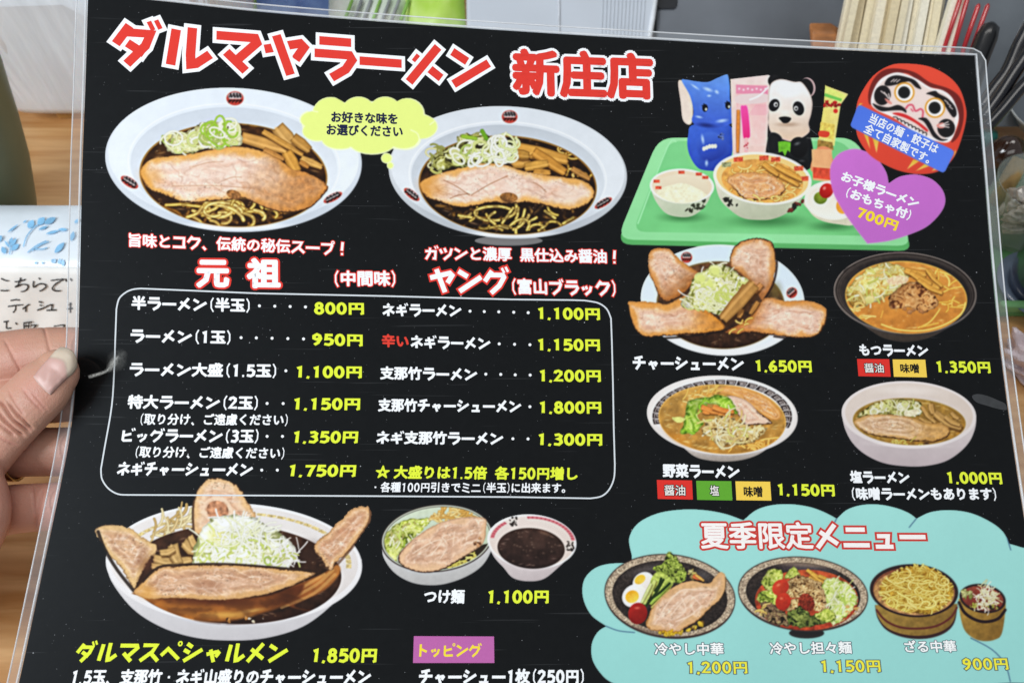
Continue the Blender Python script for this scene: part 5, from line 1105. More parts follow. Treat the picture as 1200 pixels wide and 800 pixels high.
def sign(ch, w, out, fat):
    """layers of flat shapes for one sign; out = extra outline width"""
    def strokes(k, sc=1, ox=0, oy=0, ww=None):
        r = []
        for st in G[k]:
            W = (ww or w)*THIN.get(k, 1)*(1 if sc == 1 else .95)
            if k in ',.・、' or (k == '！' and len(st) == 2 and st[0][1] > 80): W = 15
            pts = [(x*sc+ox, y*sc+oy) for x, y in st]
            r.append(ribbon(pts, W+2*out, out))
        return r
    if ch in G: return strokes(ch)
    if ch in DAKU:
        r = strokes(DAKU[ch], .92, 0, 8)
        return r+[ribbon(p, w*.5+2*out, out) for p in ([(72, 2), (81, 20)], [(86, -2), (95, 16)])]
    if ch in HANDAKU: return strokes(HANDAKU[ch], .92, 0, 8)+[ribbon(rnd_ell(86, 10, 8, 9, 12)+[(86, 1)], w*.4+2*out)]
    if ch in SMALL: return strokes(SMALL[ch], .68, 14, 30)
    V, F = cjk(ch); r = []; rad = fat+out
    k = 8 if rad < 5 else 14
    for j in range(k):
        t = 2*math.pi*j/k; r.append(([(x+rad*math.cos(t), y+rad*math.sin(t)) for x, y in V], F))
    if out and rad > 5:
        for j in range(8):
            t = 2*math.pi*j/8; r.append(([(x+rad*.5*math.cos(t), y+rad*.5*math.sin(t)) for x, y in V], F))
    r.append((V, F)); return r
def lean(x, y):
    sl = -(interp(y+8, EL)-interp(y-8, EL))/16; sr = -(interp(y+8, ER)-interp(y-8, ER))/16
    xl, xr = interp(y, EL), interp(y, ER); t = (x-xl)/(xr-xl)
    return sl+(sr-sl)*t                                   # sideways shift for each unit upward
def text(name, s, xl, yl, xr, yr, h, fill, outline=None, ow=0, ortho=False, w=19, fat=4.2, hr=None, taper=0., lvl=0, label=None, parent=None):
    """a line of lettering: (xl, yl) its left middle, (xr, yr) its right middle, h its height"""
    hr = hr or h
    layers = []
    if outline: layers.append((outline, ow, .00006+lvl*.00006))
    layers.append((fill, 0, .00009+lvl*.00006))
    lo, hi = 1e9, -1e9; adv = []; x = 0
    for ch in s:
        a = ADV.get(ch, 100)
        if ch not in ' 　':
            for V, F in sign(ch, w, 0, fat):
                lo = min(lo, x+min(v[0] for v in V)); hi = max(hi, x+max(v[0] for v in V))
        adv.append(x); x += a
    FF, MI, X, Y, Hh = [], [], [], [], []; n = 0
    for li, (col, o_, ht) in enumerate(layers):
        z = 0
        for ch, ox in zip(s, adv):
            if ch in ' 　': continue
            for V, F in sign(ch, w, o_, fat):
                z += 1
                for (vx, vy) in V:
                    t = (ox+vx-lo)/(hi-lo); tt = (1+taper)*t-taper*t*t
                    bx, by = xl+(xr-xl)*tt, yl+(yr-yl)*tt
                    k = (h+(hr-h)*t)*(.5-vy/100)
                    if ortho:
                        L = math.hypot(xr-xl, yr-yl); ux, uy = (yr-yl)/L, -(xr-xl)/L
                    else: ux, uy = lean(bx, by), -1
                    X.append(bx+ux*k); Y.append(by+uy*k); Hh.append(ht+(z % 64)*3e-7)
                FF += [tuple(n+q for q in f) for f in F]; MI += [li]*len(F); n += len(V)
    res = mesh_obj(name, on_sheet(X, Y, np.array(Hh)), FF, None)
    for col, o_, ht in layers: res.data.materials.append(ink(col))
    res.data.polygons.foreach_set('material_index', MI)
    if parent: res.parent = parent; res.matrix_parent_inverse = parent.matrix_world.inverted()
    else: part(res)
    if label: res['label'] = label
    return res
def flat_shape(name, pts, col, ht, parent=None):
    n = len(pts); P = on_sheet([p[0] for p in pts], [p[1] for p in pts], ht)
    o = mesh_obj(name, P, [tuple(range(n))[::-1]], ink(col)); part(o)
    if parent: o.parent = parent; o.matrix_parent_inverse = parent.matrix_world.inverted()
    return o
WH = (247, 249, 251); YE = (228, 242, 62); RD = (226, 60, 50); NV = (28, 32, 66); BK = (22, 22, 24)
text('title_lettering', 'ダルマヤラーメン', 131, 49, 575.5, 81.5, 56, RD, WH, 7.5, w=19, hr=51, taper=.1)
text('title_lettering', '新庄店', 600, 85.5, 766, 91.5, 55, RD, WH, 5.5, fat=4.6)
text('tagline', '旨味とコク、伝統の秘伝スープ！', 151, 281.5, 403, 291.5, 16.5, WH, RD, 6, w=16, fat=3.2)
text('heading', '元　祖', 230, 320, 329, 321, 35, WH, RD, 6.5, fat=5.)
text('heading', '(中間味)', 392.5, 326.5, 463, 326.5, 18.5, WH, RD, 6, w=17, fat=3.6)
text('tagline', 'ガツンと濃厚　黒仕込み醤油！', 498, 296.3, 722, 301.2, 16.5, WH, RD, 6, w=16, fat=3.2)
text('heading', 'ヤング', 503.5, 328, 597, 329.5, 32, WH, RD, 6.5, w=18)
text('heading', '(富山ブラック)', 600.5, 335.7, 721, 337.9, 18.5, WH, RD, 6, w=17, fat=3.6)
ROWS = [('半ラーメン(半玉)', 154, 355, 292.5, 358, 16.5, '800円', 368, 361, 426.5, 361.7), ('ラーメン(1玉)', 153, 393.3, 270, 395.3, 16.5, '950円', 366, 397.5, 425, 398.7),
 ('ラーメン大盛(1.5玉)', 152, 432.5, 323.5, 434.5, 16.5, '1,100円', 347.5, 435.5, 424, 436), ('特大ラーメン(2玉)', 149.5, 470.8, 302, 472, 16.5, '1,150円', 344.5, 473, 422, 473.3),
 ('ビッグラーメン(3玉)', 143, 509.7, 302.7, 511, 16.5, '1,350円', 344, 511.8, 419.5, 512), ('ネギチャーシューメン', 137.5, 549, 296.5, 550, 16.5, '1,750円', 339, 551, 417, 551.3),
 ('ネギラーメン', 448, 363, 541, 363.8, 15.5, '1,100円', 630.5, 367, 703, 368), (None, 0, 0, 0, 0, 0, '1,150円', 630.5, 403.6, 703, 404.3),
 ('支那竹ラーメン', 445.3, 437, 559.5, 438.7, 15.5, '1,200円', 632.5, 440, 704, 440.4), ('支那竹チャーシューメン', 443, 474.5, 611, 476, 15.5, '1,800円', 632.5, 477, 704.5, 477.4), ('ネギ支那竹ラーメン', 441, 512.5, 590, 513.7, 15.5, '1,300円', 631, 514.5, 705.7, 515)]
for a, x0, y0, x1, y1, h, pr, p0, q0, p1, q1 in ROWS:
    if a: text('dish_name', a, x0, y0, x1, y1, h, WH, w=18.5, fat=4.4)
    text('price', pr, p0, q0, p1, q1, 15.6, YE, w=19)
text('dish_name', '辛い', 447.3, 399.2, 479, 400, 15.5, (226, 66, 52), fat=4.2); text('dish_name', 'ネギラーメン', 481, 400.4, 575, 402.5, 15.5, WH, w=18.5)
text('dish_note', '(取り分け、ご遠慮ください)', 165, 491, 337, 492, 13.8, WH, w=15, fat=3.4); text('dish_note', '(取り分け、ご遠慮ください)', 159.3, 529.3, 333, 531, 13.8, WH, w=15, fat=3.4)
text('dish_note', '☆ 大盛りは1.5倍　各150円増し', 440, 553, 677, 555, 15.5, YE, w=18, fat=4.2); text('dish_note', '・各種100円引きでミニ(半玉)に出来ます。', 439, 570.5, 662.5, 571.7, 12.3, WH, w=14, fat=3.)
def dots():
    D = [(304, 358.3), (322, 358.7), (340, 359.1), (358, 359.6), (282.5, 395.5), (300.4, 395.8), (318.8, 396.2), (337.3, 396.6), (355.7, 397), (335, 434.3), (313, 472.5), (331.8, 472.6), (313, 511), (331, 511), (306.7, 550.5), (325, 550.5),
         (550.8, 364.5), (567.5, 365), (584.5, 365.3), (602, 365.8), (619, 366.3), (585, 402.8), (603, 403.3), (621, 403.8), (569.3, 438.2), (586.8, 438.5), (603.8, 439), (621.3, 439.3), (621, 476.3), (601, 513.8), (618.8, 514)]
    X, Y, F = [], [], []
    for x, y in D:
        b = len(X); F.append(tuple(range(b+9, b-1, -1)))
        for k in range(10): X.append(x+1.75*math.cos(k*.6283)); Y.append(y+1.75*math.sin(k*.6283))
    part(mesh_obj('leader_dots', on_sheet(X, Y, .00009), F, ink(WH)))
dots()
def stroke_path(name, pts, w, col, ht, closed=True):
    P = list(pts)+([pts[0]] if closed else []); V, F = ribbon(P, w)
    return part(mesh_obj(name, on_sheet([v[0] for v in V], [v[1] for v in V], ht), F, ink(col)))
FR = catmull([(136.4, 362), (139.5, 350), (147.5, 342.5), (156, 339), (165, 338)], False, 5).tolist()+[(230, 340.7), (300, 343.6), (450, 346.8), (600, 350.8), (670, 351.5)]+catmull([(685, 352), (701, 355), (711, 362), (716, 373)], False, 5).tolist()+[(717, 400), (718.3, 450), (719.2, 500)]+catmull([(720.5, 545), (719.5, 560), (714, 573), (705, 581), (692, 583.6)], False, 5).tolist()+[(600, 582), (450, 581), (300, 580.2), (200, 579.7)]+catmull([(150, 579.5), (138, 578.5), (127, 572), (119.5, 561), (118.3, 549)], False, 5).tolist()+catmull([(118.3, 549), (122.8, 523), (131, 475), (134, 430), (135, 400), (136.4, 362)], False, 4).tolist()[1:-1]
stroke_path('frame_line', FR, 1.75, (216, 222, 226), .00006)
# right hand dishes
text('dish_name', 'チャーシューメン', 741.5, 425, 872, 426.3, 17, WH, w=18); text('price', '1,650円', 885.5, 428.4, 951, 429.3, 15.3, YE)
text('dish_name', 'もつラーメン', 1007, 410, 1088, 410.8, 14.5, WH, w=19, fat=4.6); text('price', '1,350円', 1097.5, 429.5, 1160.5, 430.4, 15, YE)
text('dish_name', '野菜ラーメン', 776.5, 551.3, 867, 552.6, 16.3, WH, w=19, fat=4.6); text('price', '1,150円', 911.5, 573.3, 978, 574.3, 15.5, YE)
text('dish_name', '塩ラーメン', 996, 558.8, 1066, 559.2, 15, WH, w=19, fat=4.6); text('price', '1,000円', 1110, 559.3, 1174, 560.2, 15.3, YE)
text('dish_note', '(味噌ラーメンもあります)', 998.5, 578.3, 1167, 578.8, 15, WH, w=18, fat=4.4)
BR, BG, BY = (222, 52, 44), (98, 168, 50), (246, 208, 84)
for q, c, t, x0, x1, y, h in (([(1004.3, 420.5), (1042, 420.7), (1043.8, 441.3), (1006, 440.6)], BR, '醤油', 1013, 1035.5, 431.2, 11.5), ([(1046, 421), (1084.3, 421.3), (1086.3, 442), (1047.5, 441.3)], BY, '味噌', 1055, 1077, 431.6, 11.5),
    ([(769.7, 562), (810.9, 562.6), (812, 585), (770.8, 584.2)], BR, '醤油', 778.5, 803, 574.3, 13), ([(815.8, 563), (857, 563.5), (858.3, 586), (817, 585.3)], BG, '塩', 832, 842.5, 574.7, 13), ([(861.8, 563.6), (902.5, 564.1), (904, 586.2), (863, 585.7)], BY, '味噌', 871.5, 893.5, 575.9, 13)):
    b_ = flat_shape('flavour_badge', q, c, .00004)
    if c == BY: text('badge_lettering', t, x0, y, x1, y+.2, h, BK, fat=3., parent=b_)
    else: text('badge_lettering', t, x0, y, x1, y+.2, h, (240, 236, 230), BK, 7, fat=1.2, parent=b_)
text('bubble_lettering', 'お好きな味を', 388, 137.3, 466, 139.7, 13.3, NV, fat=3.8, parent=PICS['speech_bubble']); text('bubble_lettering', 'お選びください', 382.5, 152, 472, 154.7, 13.6, NV, fat=3.8, parent=PICS['speech_bubble'])
text('banner_lettering', '当店の麺・餃子は', 1019.5, 138, 1099, 175.7, 12.3, (240, 244, 250), ortho=True, fat=2.8, parent=PICS['daruma_picture']); text('banner_lettering', '全て自家製です。', 1013.5, 149.6, 1090, 187.6, 12.3, (240, 244, 250), ortho=True, fat=2.8, parent=PICS['daruma_picture'])
text('heart_lettering', 'お子様ラーメン', 986.5, 206, 1077, 239.3, 12.5, WH, ortho=True, w=19, fat=4.6, parent=PICS['heart_badge']); text('heart_lettering', '(おもちゃ付)', 992.5, 225, 1067, 252.8, 12.5, WH, ortho=True, w=19, fat=4.6, parent=PICS['heart_badge']); text('heart_lettering', '700円', 1005, 248, 1051.8, 265.2, 13.5, (250, 222, 48), ortho=True, w=19, parent=PICS['heart_badge'])
text('dish_name', 'ダルマスペシャルメン', 89, 763.3, 337.7, 764.3, 25.5, YE, w=18); text('price', '1,850円', 366.5, 767.3, 441.5, 767.5, 18.3, YE)
text('dish_note', '1.5玉、支那竹・ネギ山盛りのチャーシューメン', 84.5, 793, 435, 792.5, 18.3, WH, w=18.5, fat=4.4)
text('dish_name', 'つけ麺', 497, 698.5, 544.5, 698.8, 17, WH, fat=4.2); text('price', '1,100円', 572, 698.8, 643, 698.8, 17, YE)
b_ = flat_shape('topping_banner', [(485, 744.8), (578.9, 745.2), (579.3, 776.2), (484, 776.2)], (188, 102, 168), .00004); text('banner_lettering', 'トッピング', 491.5, 761.5, 564.5, 761.5, 16.5, (246, 222, 60), w=17, parent=b_)
text('dish_note', 'チャーシュー1枚(250円)', 491, 792.3, 684, 792.3, 18, WH, w=18.5, fat=4.4)
SP = PICS['seasonal_panel']
text('panel_title', '夏季限定メニュー', 821, 627.5, 1084.5, 628.2, 32.5, (250, 244, 240), (204, 62, 54), 7.5, w=16, fat=2.4, parent=SP)
GO = (84, 100, 108)
text('dish_name', '冷やし中華', 767, 760, 848, 760, 15, (248, 250, 248), GO, 5.5, fat=2.6, parent=SP); text('price', '1,200円', 806, 781.5, 875.5, 781.5, 16, (240, 232, 66), GO, 6, w=15, parent=SP)
text('dish_name', '冷やし担々麺', 902, 759.5, 998, 758.3, 15, (248, 250, 248), GO, 5.5, fat=2.6, parent=SP); text('price', '1,150円', 962.5, 780, 1031.5, 779.7, 16, (240, 232, 66), GO, 6, w=15, parent=SP)
text('dish_name', 'ざる中華', 1060, 757.3, 1120.5, 757, 14.6, (248, 250, 248), GO, 5.5, fat=2.6, parent=SP); text('price', '900円', 1128.5, 777.7, 1181, 777.2, 15.5, (240, 232, 66), GO, 6, w=15, parent=SP)
# a dull smear on the laminate, and lamp glare on the bent film by the thumb, painted as whitish ribbons
S_ = catmull([(1139, 464), (1146, 461.5), (1158, 464), (1170, 469), (1178, 473), (1179.5, 480), (1170, 479), (1156, 475), (1144, 471)])
part(mesh_obj('smear', on_sheet(S_[:, 0], S_[:, 1], .0002), [tuple(range(len(S_)))[::-1]], mat('dull smear', (50, 52, 54), .6, var=.1, scale=300)))
def crease_glare(pts, wid, amp):
    """glare on a bend of the film, painted as a whitish ribbon: opaque in the middle, fading out to its sides"""
    m = MATS.get('crease_glare')
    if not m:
        m = bpy.data.materials.new('painted glare'); m.use_nodes = True; nt = m.node_tree; b = nt.nodes['Principled BSDF']; N, Lk = nt.nodes.new, nt.links.new
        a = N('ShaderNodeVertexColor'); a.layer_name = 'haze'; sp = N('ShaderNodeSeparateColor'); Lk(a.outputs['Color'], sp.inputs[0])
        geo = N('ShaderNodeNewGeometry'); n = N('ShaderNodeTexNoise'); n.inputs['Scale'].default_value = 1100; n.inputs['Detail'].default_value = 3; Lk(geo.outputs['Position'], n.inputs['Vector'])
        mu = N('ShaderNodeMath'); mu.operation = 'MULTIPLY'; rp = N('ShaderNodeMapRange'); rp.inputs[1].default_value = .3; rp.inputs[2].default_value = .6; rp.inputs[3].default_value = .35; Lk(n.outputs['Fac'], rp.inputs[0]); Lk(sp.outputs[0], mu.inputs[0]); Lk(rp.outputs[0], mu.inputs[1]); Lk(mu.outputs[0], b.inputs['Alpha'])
        b.inputs['Base Color'].default_value = (.92, .94, .90, 1); b.inputs['Roughness'].default_value = .35; MATS['crease_glare'] = m
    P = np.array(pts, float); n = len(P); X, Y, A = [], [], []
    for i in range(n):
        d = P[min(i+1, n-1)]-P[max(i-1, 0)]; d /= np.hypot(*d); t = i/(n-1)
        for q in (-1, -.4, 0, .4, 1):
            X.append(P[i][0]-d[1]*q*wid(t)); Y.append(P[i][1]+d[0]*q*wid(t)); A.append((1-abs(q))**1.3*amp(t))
    F = [(i*5+k, (i+1)*5+k, (i+1)*5+k+1, i*5+k+1) for i in range(n-1) for k in range(4)]
    o = part(mesh_obj('painted_glare', on_sheet(X, Y, .00016), F, MATS['crease_glare'], None, True))
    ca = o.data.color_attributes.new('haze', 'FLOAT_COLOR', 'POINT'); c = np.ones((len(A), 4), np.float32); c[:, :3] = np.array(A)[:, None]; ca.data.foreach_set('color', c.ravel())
crease_glare(catmull([(103.5, 441.8), (112, 439.2), (120, 436.6), (126, 433.5), (130.5, 427.5)], False, 5), lambda t: 2.7-.9*t, lambda t: min(1, 6*t+.3)*min(1, 5*(1-t)+.25))
crease_glare(catmull([(122, 436), (128, 432), (132, 426), (135, 421), (140, 417)], False, 5), lambda t: 2+3.2*math.sin(math.pi*t), lambda t: .85*math.sin(math.pi*t))
crease_glare(catmull([(128, 436), (134, 427), (140, 418), (148, 411)], False, 5), lambda t: 4+9*math.sin(math.pi*t), lambda t: .15*math.sin(math.pi*t))
# ------------------------------------------------------------------ the hand that holds the menu
def skin_mat():
    m = bpy.data.materials.new('skin'); m.use_nodes = True; nt = m.node_tree; b = nt.nodes['Principled BSDF']; N, Lk = nt.nodes.new, nt.links.new
    geo = N('ShaderNodeNewGeometry')
    n1 = N('ShaderNodeTexNoise'); n1.inputs['Scale'].default_value = 70; n1.inputs['Detail'].default_value = 3; Lk(geo.outputs['Position'], n1.inputs['Vector'])
    n2 = N('ShaderNodeTexNoise'); n2.inputs['Scale'].default_value = 900; n2.inputs['Detail'].default_value = 4; Lk(geo.outputs['Position'], n2.inputs['Vector'])
    a = N('ShaderNodeVertexColor'); a.layer_name = 'tone'
    sp = N('ShaderNodeSeparateColor'); Lk(a.outputs['Color'], sp.inputs[0])
    mx = N('ShaderNodeMix'); mx.data_type = 'RGBA'; mx.inputs[6].default_value = (.54, .325, .222, 1); mx.inputs[7].default_value = (.53, .245, .185, 1); Lk(sp.outputs[0], mx.inputs[0])
    m2 = N('ShaderNodeMix'); m2.data_type = 'RGBA'; m2.blend_type = 'MULTIPLY'; m2.inputs[0].default_value = .3
    rp = N('ShaderNodeMapRange'); rp.inputs[1].default_value = .3; rp.inputs[2].default_value = .7; rp.inputs[3].default_value = .75; rp.inputs[4].default_value = 1.1; Lk(n1.outputs['Fac'], rp.inputs[0])
    Lk(mx.outputs[2], m2.inputs[6]); Lk(rp.outputs[0], m2.inputs[7]); Lk(m2.outputs[2], b.inputs['Base Color'])
    b.inputs['Roughness'].default_value = .46; b.inputs['Specular IOR Level'].default_value = .4
    b.inputs['Subsurface Weight'].default_value = .22; b.inputs['Subsurface Radius'].default_value = (.004, .0016, .001); b.inputs['Subsurface Scale'].default_value = .6
    v = N('ShaderNodeTexVoronoi'); v.inputs['Scale'].default_value = 1500; Lk(geo.outputs['Position'], v.inputs['Vector'])
    ad = N('ShaderNodeMath'); Lk(n2.outputs['Fac'], ad.inputs[0]); Lk(v.outputs['Distance'], ad.inputs[1])
    bp = N('ShaderNodeBump'); bp.inputs['Strength'].default_value = .22; bp.inputs['Distance'].default_value = .0005; Lk(ad.outputs[0], bp.inputs['Height']); Lk(bp.outputs[0], b.inputs['Normal'])
    return m
SKIN = skin_mat()
def limb(C, flat=.85, n=28, cap=5):
    """rounded limb through (x, y, depth of centre, radius in frame units); flat = thickness over width; closed round ends"""
    C = np.array(C, float); out = catmull(C, False, 8)
    rows = []
    d0 = out[1]-out[0]; d1 = out[-1]-out[-2]
    d0 /= np.hypot(d0[0], d0[1]); d1 /= np.hypot(d1[0], d1[1])
    st = []
    for k in range(cap): 
        a = math.pi/2*(1-(k+.4)/cap); q = out[0].copy(); q[:2] -= d0[:2]*out[0][3]*math.sin(a); q[3] *= math.cos(a); st.append(q)
    en = []
    for k in range(cap):
        a = math.pi/2*(k+.6)/cap; q = out[-1].copy(); q[:2] += d1[:2]*out[-1][3]*math.sin(a); q[3] *= max(.06, math.cos(a)); en.append(q)
    P = np.array(st+list(out)+en); rings = []
    for i, q in enumerate(P):
        a = P[min(i+1, len(P)-1)][:2]-P[max(i-1, 0)][:2]; a = a/np.hypot(*a); nx, ny = -a[1], a[0]
        r = q[3]; rg = []
        for k in range(n):
            t = 2*math.pi*k/n
            rg.append(at(q[0]+nx*r*math.cos(t), q[1]+ny*r*math.cos(t), q[2]-r/FPX*q[2]*flat*math.sin(t)))
        rings.append(rg)
    return loft(rings)
def sd(x, y): return float(sheet_depth(x, y))
def behind(P, flat=.85, gap=.0010):
    """limb points (x, y, r) lying just behind the sheet"""
    return [(x, y, sd(x, y)+gap+.0005+r/FPX*.365*flat+e, r) for x, y, r, e in P]
THUMB = [(-150, 660, .352, 52), (-70, 585, .3495, 46), (-28, 538, .3500, 38), (4, 502, .3515, 35.5), (32, 473, .3525, 34.5), (54, 451, .3535, 33.5), (66, 437, .3540, 28)]
def build_hand():
    parts = [limb(THUMB, .66),
        limb(behind([(-190, 470, 60, .02), (-80, 445, 46, .006), (-20, 428, 36, .002), (40, 417, 33, .001), (100, 413, 29, 0), (165, 418, 24, 0)], .8, .0022)),
        limb(behind([(-190, 520, 60, .03), (-60, 492, 34, .008), (0, 474, 29, .002), (70, 468, 27, 0), (140, 466, 26, 0), (200, 470, 22, 0)], .85)),
        limb(behind([(-190, 570, 60, .03), (-60, 545, 34, .008), (10, 531, 29.5, .001), (70, 529, 28.5, 0), (130, 527, 27, 0), (185, 530, 22, 0)], .85)),
        limb(behind([(-190, 640, 60, .03), (-60, 612, 34, .008), (5, 598, 29.5, .001), (55, 593.5, 28, 0), (110, 590, 25, 0), (150, 590, 20, 0)], .85)),
        limb([(-330, 720, .40, 110), (-200, 640, .39, 110), (-120, 560, .385, 90)], .6),
        limb([(-160, 700, .372, 66), (-75, 640, .352, 60), (-42, 600, .3455, 56), (-40, 560, .346, 46)], .55)]
    V, F = [], []
    for v, f in parts:
        b = len(V); V += [tuple(q) for q in v]; F += [tuple(b+k for k in q) for q in f]
    o = mesh_obj('hand', V, F, SKIN)
    m = o.modifiers.new('r', 'REMESH'); m.mode = 'VOXEL'; m.voxel_size = .00046; m.use_smooth_shade = True
    s = o.modifiers.new('s', 'SMOOTH'); s.iterations = 7; s.factor = .5
    dg = bpy.context.evaluated_depsgraph_get(); me = bpy.data.meshes.new_from_object(o.evaluated_get(dg))
    o.modifiers.clear(); old = o.data; o.data = me; bpy.data.meshes.remove(old); me.name = 'hand'
    n = len(me.vertices); co = np.empty(n*3); me.vertices.foreach_get('co', co); co = co.reshape(-1, 3)
    no = np.empty(n*3); me.vertex_normals.foreach_get('vector', no); no = no.reshape(-1, 3)
    rel = co-np.array(CAMP); d = rel @ np.array(FW); x = 600+FPX*(rel[:, 0]/d); y = 400-FPX*(rel @ np.array(UP))/d
    disp = np.zeros(n); tone = np.full(n, .45)
    thumb = (d < .3625) & (y < 560) & (x > -40)
    # knuckle creases across the thumb
    u = ((x-0)*1+(y-505)*-1)/1.414; v_ = ((x-0)*1+(y-505)*1)/1.414         # u along the thumb, v across
    for u0, bend, v0, v1, dep, wd in ((6, .10, -30, 20, .0008, 1.7), (13, .06, -36, 28, .0011, 2.), (21, -.02, -34, 30, .0010, 1.8), (28, -.06, -22, 30, .0009, 1.7), (35, -.12, -30, 10, .0003, 1.5), (-6, .2, -26, 30, .0004, 1.7), (52, -.1, -20, 22, .00022, 1.6), (58, -.1, -8, 26, .00018, 1.5), (17, .25, 0, 30, .0004, 1.5)):
        uu = u-u0-bend*v_-4*(fbm(v_/18, u*0+u0, 3, 2)-.5)-.004*v_*v_
        win = sstep(v0, v0+10, v_)*(1-sstep(v1-10, v1, v_))
        k = np.exp(-(uu/wd)**2)*win*thumb
        disp -= 1.5*dep*k; tone += .35*k
    disp += .00022*(fbm(u/9, v_/20, 6, 2)-.5)*thumb*sstep(-20, 0, u)*(1-sstep(34, 50, u))*2
    # creases of the fingers behind
    for fx, y0, y1, sl in ((58, 380, 440, .25), (18, 395, 452, .5), (52, 505, 556, .1), (40, 565, 622, .1), (46, 570, 618, -.2)):
        k = np.exp(-(((x-fx-sl*(y-(y0+y1)/2))/1.7)**2))*sstep(y0, y0+8, y)*(1-sstep(y1-8, y1, y))*(~thumb)
        disp -= .0006*k; tone += .2*k
    tone += .5*(fbm(x/40, y/40, 2, 3)-.5)+.35*np.exp(-((x-18)**2+(y-425)**2)/900)*(~thumb)+.3*sstep(480, 560, y)+.45*thumb*np.exp(-((u-60)**2)/300)*np.exp(-(v_**2)/500)
    co = co+no*disp[:, None]; me.vertices.foreach_set('co', co.ravel().astype(np.float32)); me.update()
    ca = me.color_attributes.new('tone', 'FLOAT_COLOR', 'POINT'); c = np.ones((n, 4), np.float32); c[:, :3] = np.clip(tone, 0, 1)[:, None]; ca.data.foreach_set('color', c.ravel())
    me.polygons.foreach_set('use_smooth', np.ones(len(me.polygons), bool)); me.materials.clear(); me.materials.append(SKIN)
    tag(o, 'bare left hand gripping the menu edge, thumb in front, ring on one finger', 'hand')
    return o
hand = build_hand()
def thumb_surface(x, y):
    """depth of the thumb's front at a frame position, from its limb ellipse"""
    C = catmull(np.array(THUMB), False, 8); k = np.argmin((C[:, 0]-x)**2+(C[:, 1]-y)**2)
    i = min(max(k, 1), len(C)-2); a = C[i+1][:2]-C[i-1][:2]; a /= np.hypot(*a)
    off = (x-C[k][0])*-a[1]+(y-C[k][1])*a[0]; al = (x-C[k][0])*a[0]+(y-C[k][1])*a[1]; r = C[k][3]
    q = (off/r)**2+((max(al, 0))/r)**2 if k >= len(C)-2 else (off/r)**2
    return C[k][2]-r/FPX*C[k][2]*.66*math.sqrt(max(.0, 1-min(q, 1)))
def nail():
    # nail outline: root corners (41, 444) and (60, 461), free edge round (92, 437), (80, 411)
    m = bpy.data.materials.new('nail'); m.use_nodes = True; nt = m.node_tree; b = nt.nodes['Principled BSDF']; N, Lk = nt.nodes.new, nt.links.new
    a = N('ShaderNodeVertexColor'); a.layer_name = 'tone'; Lk(a.outputs['Color'], b.inputs['Base Color'])
    b.inputs['Roughness'].default_value = .45; b.inputs['Subsurface Weight'].default_value = .15; b.inputs['Subsurface Radius'].default_value = (.003, .0015, .001); b.inputs['Coat Weight'].default_value = .15; b.inputs['Coat Roughness'].default_value = .25
    L = catmull([(40, 441.5), (48, 431), (57, 421), (65, 412), (71.5, 407.3)], False, 6); Rr = catmull([(59.5, 462), (68, 453), (77, 444), (85, 437), (89.5, 430)], False, 6)
    nu = 18; P, colr = [], []; nl = len(L)
    for i in range(nl):
        t = i/(nl-1)
        for j in range(nu+1):
            s = j/nu; w = s-.5
            bul = (1-4*w*w)
            p = L[i]*(1-s)+Rr[i]*s
            ax = np.array([.70, -.71]); p = p+ax*(t*bul*7.5-(1-t)*bul*1.2)
            z = thumb_surface(*(L[i]*(1-s)+Rr[i]*s))
            edge = min(1, (1-abs(2*w))*5, t*7+.25, )
            dd = z+.00015-.0009*edge-.0002*t
            if t > .85: dd = dd+(t-.85)*.004
            P.append(at(p[0], p[1], dd))
            free = sstep(.56+.06*math.cos(w*5), .63+.06*math.cos(w*5), t)
            c = lin((200, 160, 150))*(1-free)+lin((208, 192, 172))*free
            band = math.exp(-((t-.60-.06*math.cos(w*5))/.03)**2); c = c*(1-.18*band)
            cut = 1-sstep(.0, .06, t); c = c*(1-cut)+lin((214, 190, 180))*cut
            colr.append(tuple(c)+(1,))
    F = [(i*(nu+1)+j, i*(nu+1)+j+1, (i+1)*(nu+1)+j+1, (i+1)*(nu+1)+j) for i in range(nl-1) for j in range(nu)]
    bm = bmesh.new(); vs = [bm.verts.new(p) for p in P]
    for f in F: bm.faces.new([vs[k] for k in f])
    o = bm_obj('thumbnail', bm, m, hand, True)
    ca = o.data.color_attributes.new('tone', 'FLOAT_COLOR', 'POINT'); ca.data.foreach_set('color', np.array(colr, np.float32).ravel())
    s = o.modifiers.new('t', 'SOLIDIFY'); s.thickness = .0004; s.offset = 1
nail()
def ring():
    x, y, r = 17, 530.5, 30.5; d = sd(x, y)+.0015+r/FPX*.365*.85
    c = at(x, y, d); ax = (at(x+10, y-.4, d)-at(x-10, y+.4, d)).normalized(); rr = r/FPX*d
    n = 48; V, F = [], []
    u = UP.copy(); u = (u-ax*u.dot(ax)).normalized(); v = ax.cross(u)
    for k in range(n):
        t = 2*math.pi*k/n; o_ = u*math.cos(t)*(rr+.0003)+v*math.sin(t)*(rr*.86+.0003); e = (u*math.cos(t)+v*math.sin(t))
        for a, b in ((-.0016, 0), (-.0012, .0009), (.0012, .0009), (.0016, 0), (.0012, -.0006), (-.0012, -.0006)): V.append(c+o_+ax*a+e*b)
    for k in range(n):
        for q in range(6): F.append((k*6+q, k*6+(q+1) % 6, ((k+1) % n)*6+(q+1) % 6, ((k+1) % n)*6+q))
    o = mesh_obj('finger_ring', V, F, mat('ring metal', (214, 190, 150), .2, 1, var=.1), None, True)
    tag(o, 'thin pale gold ring on a finger of the hand', 'ring')
ring()
# ------------------------------------------------------------------ things on the table behind the menu
RD_ = random.Random(11)
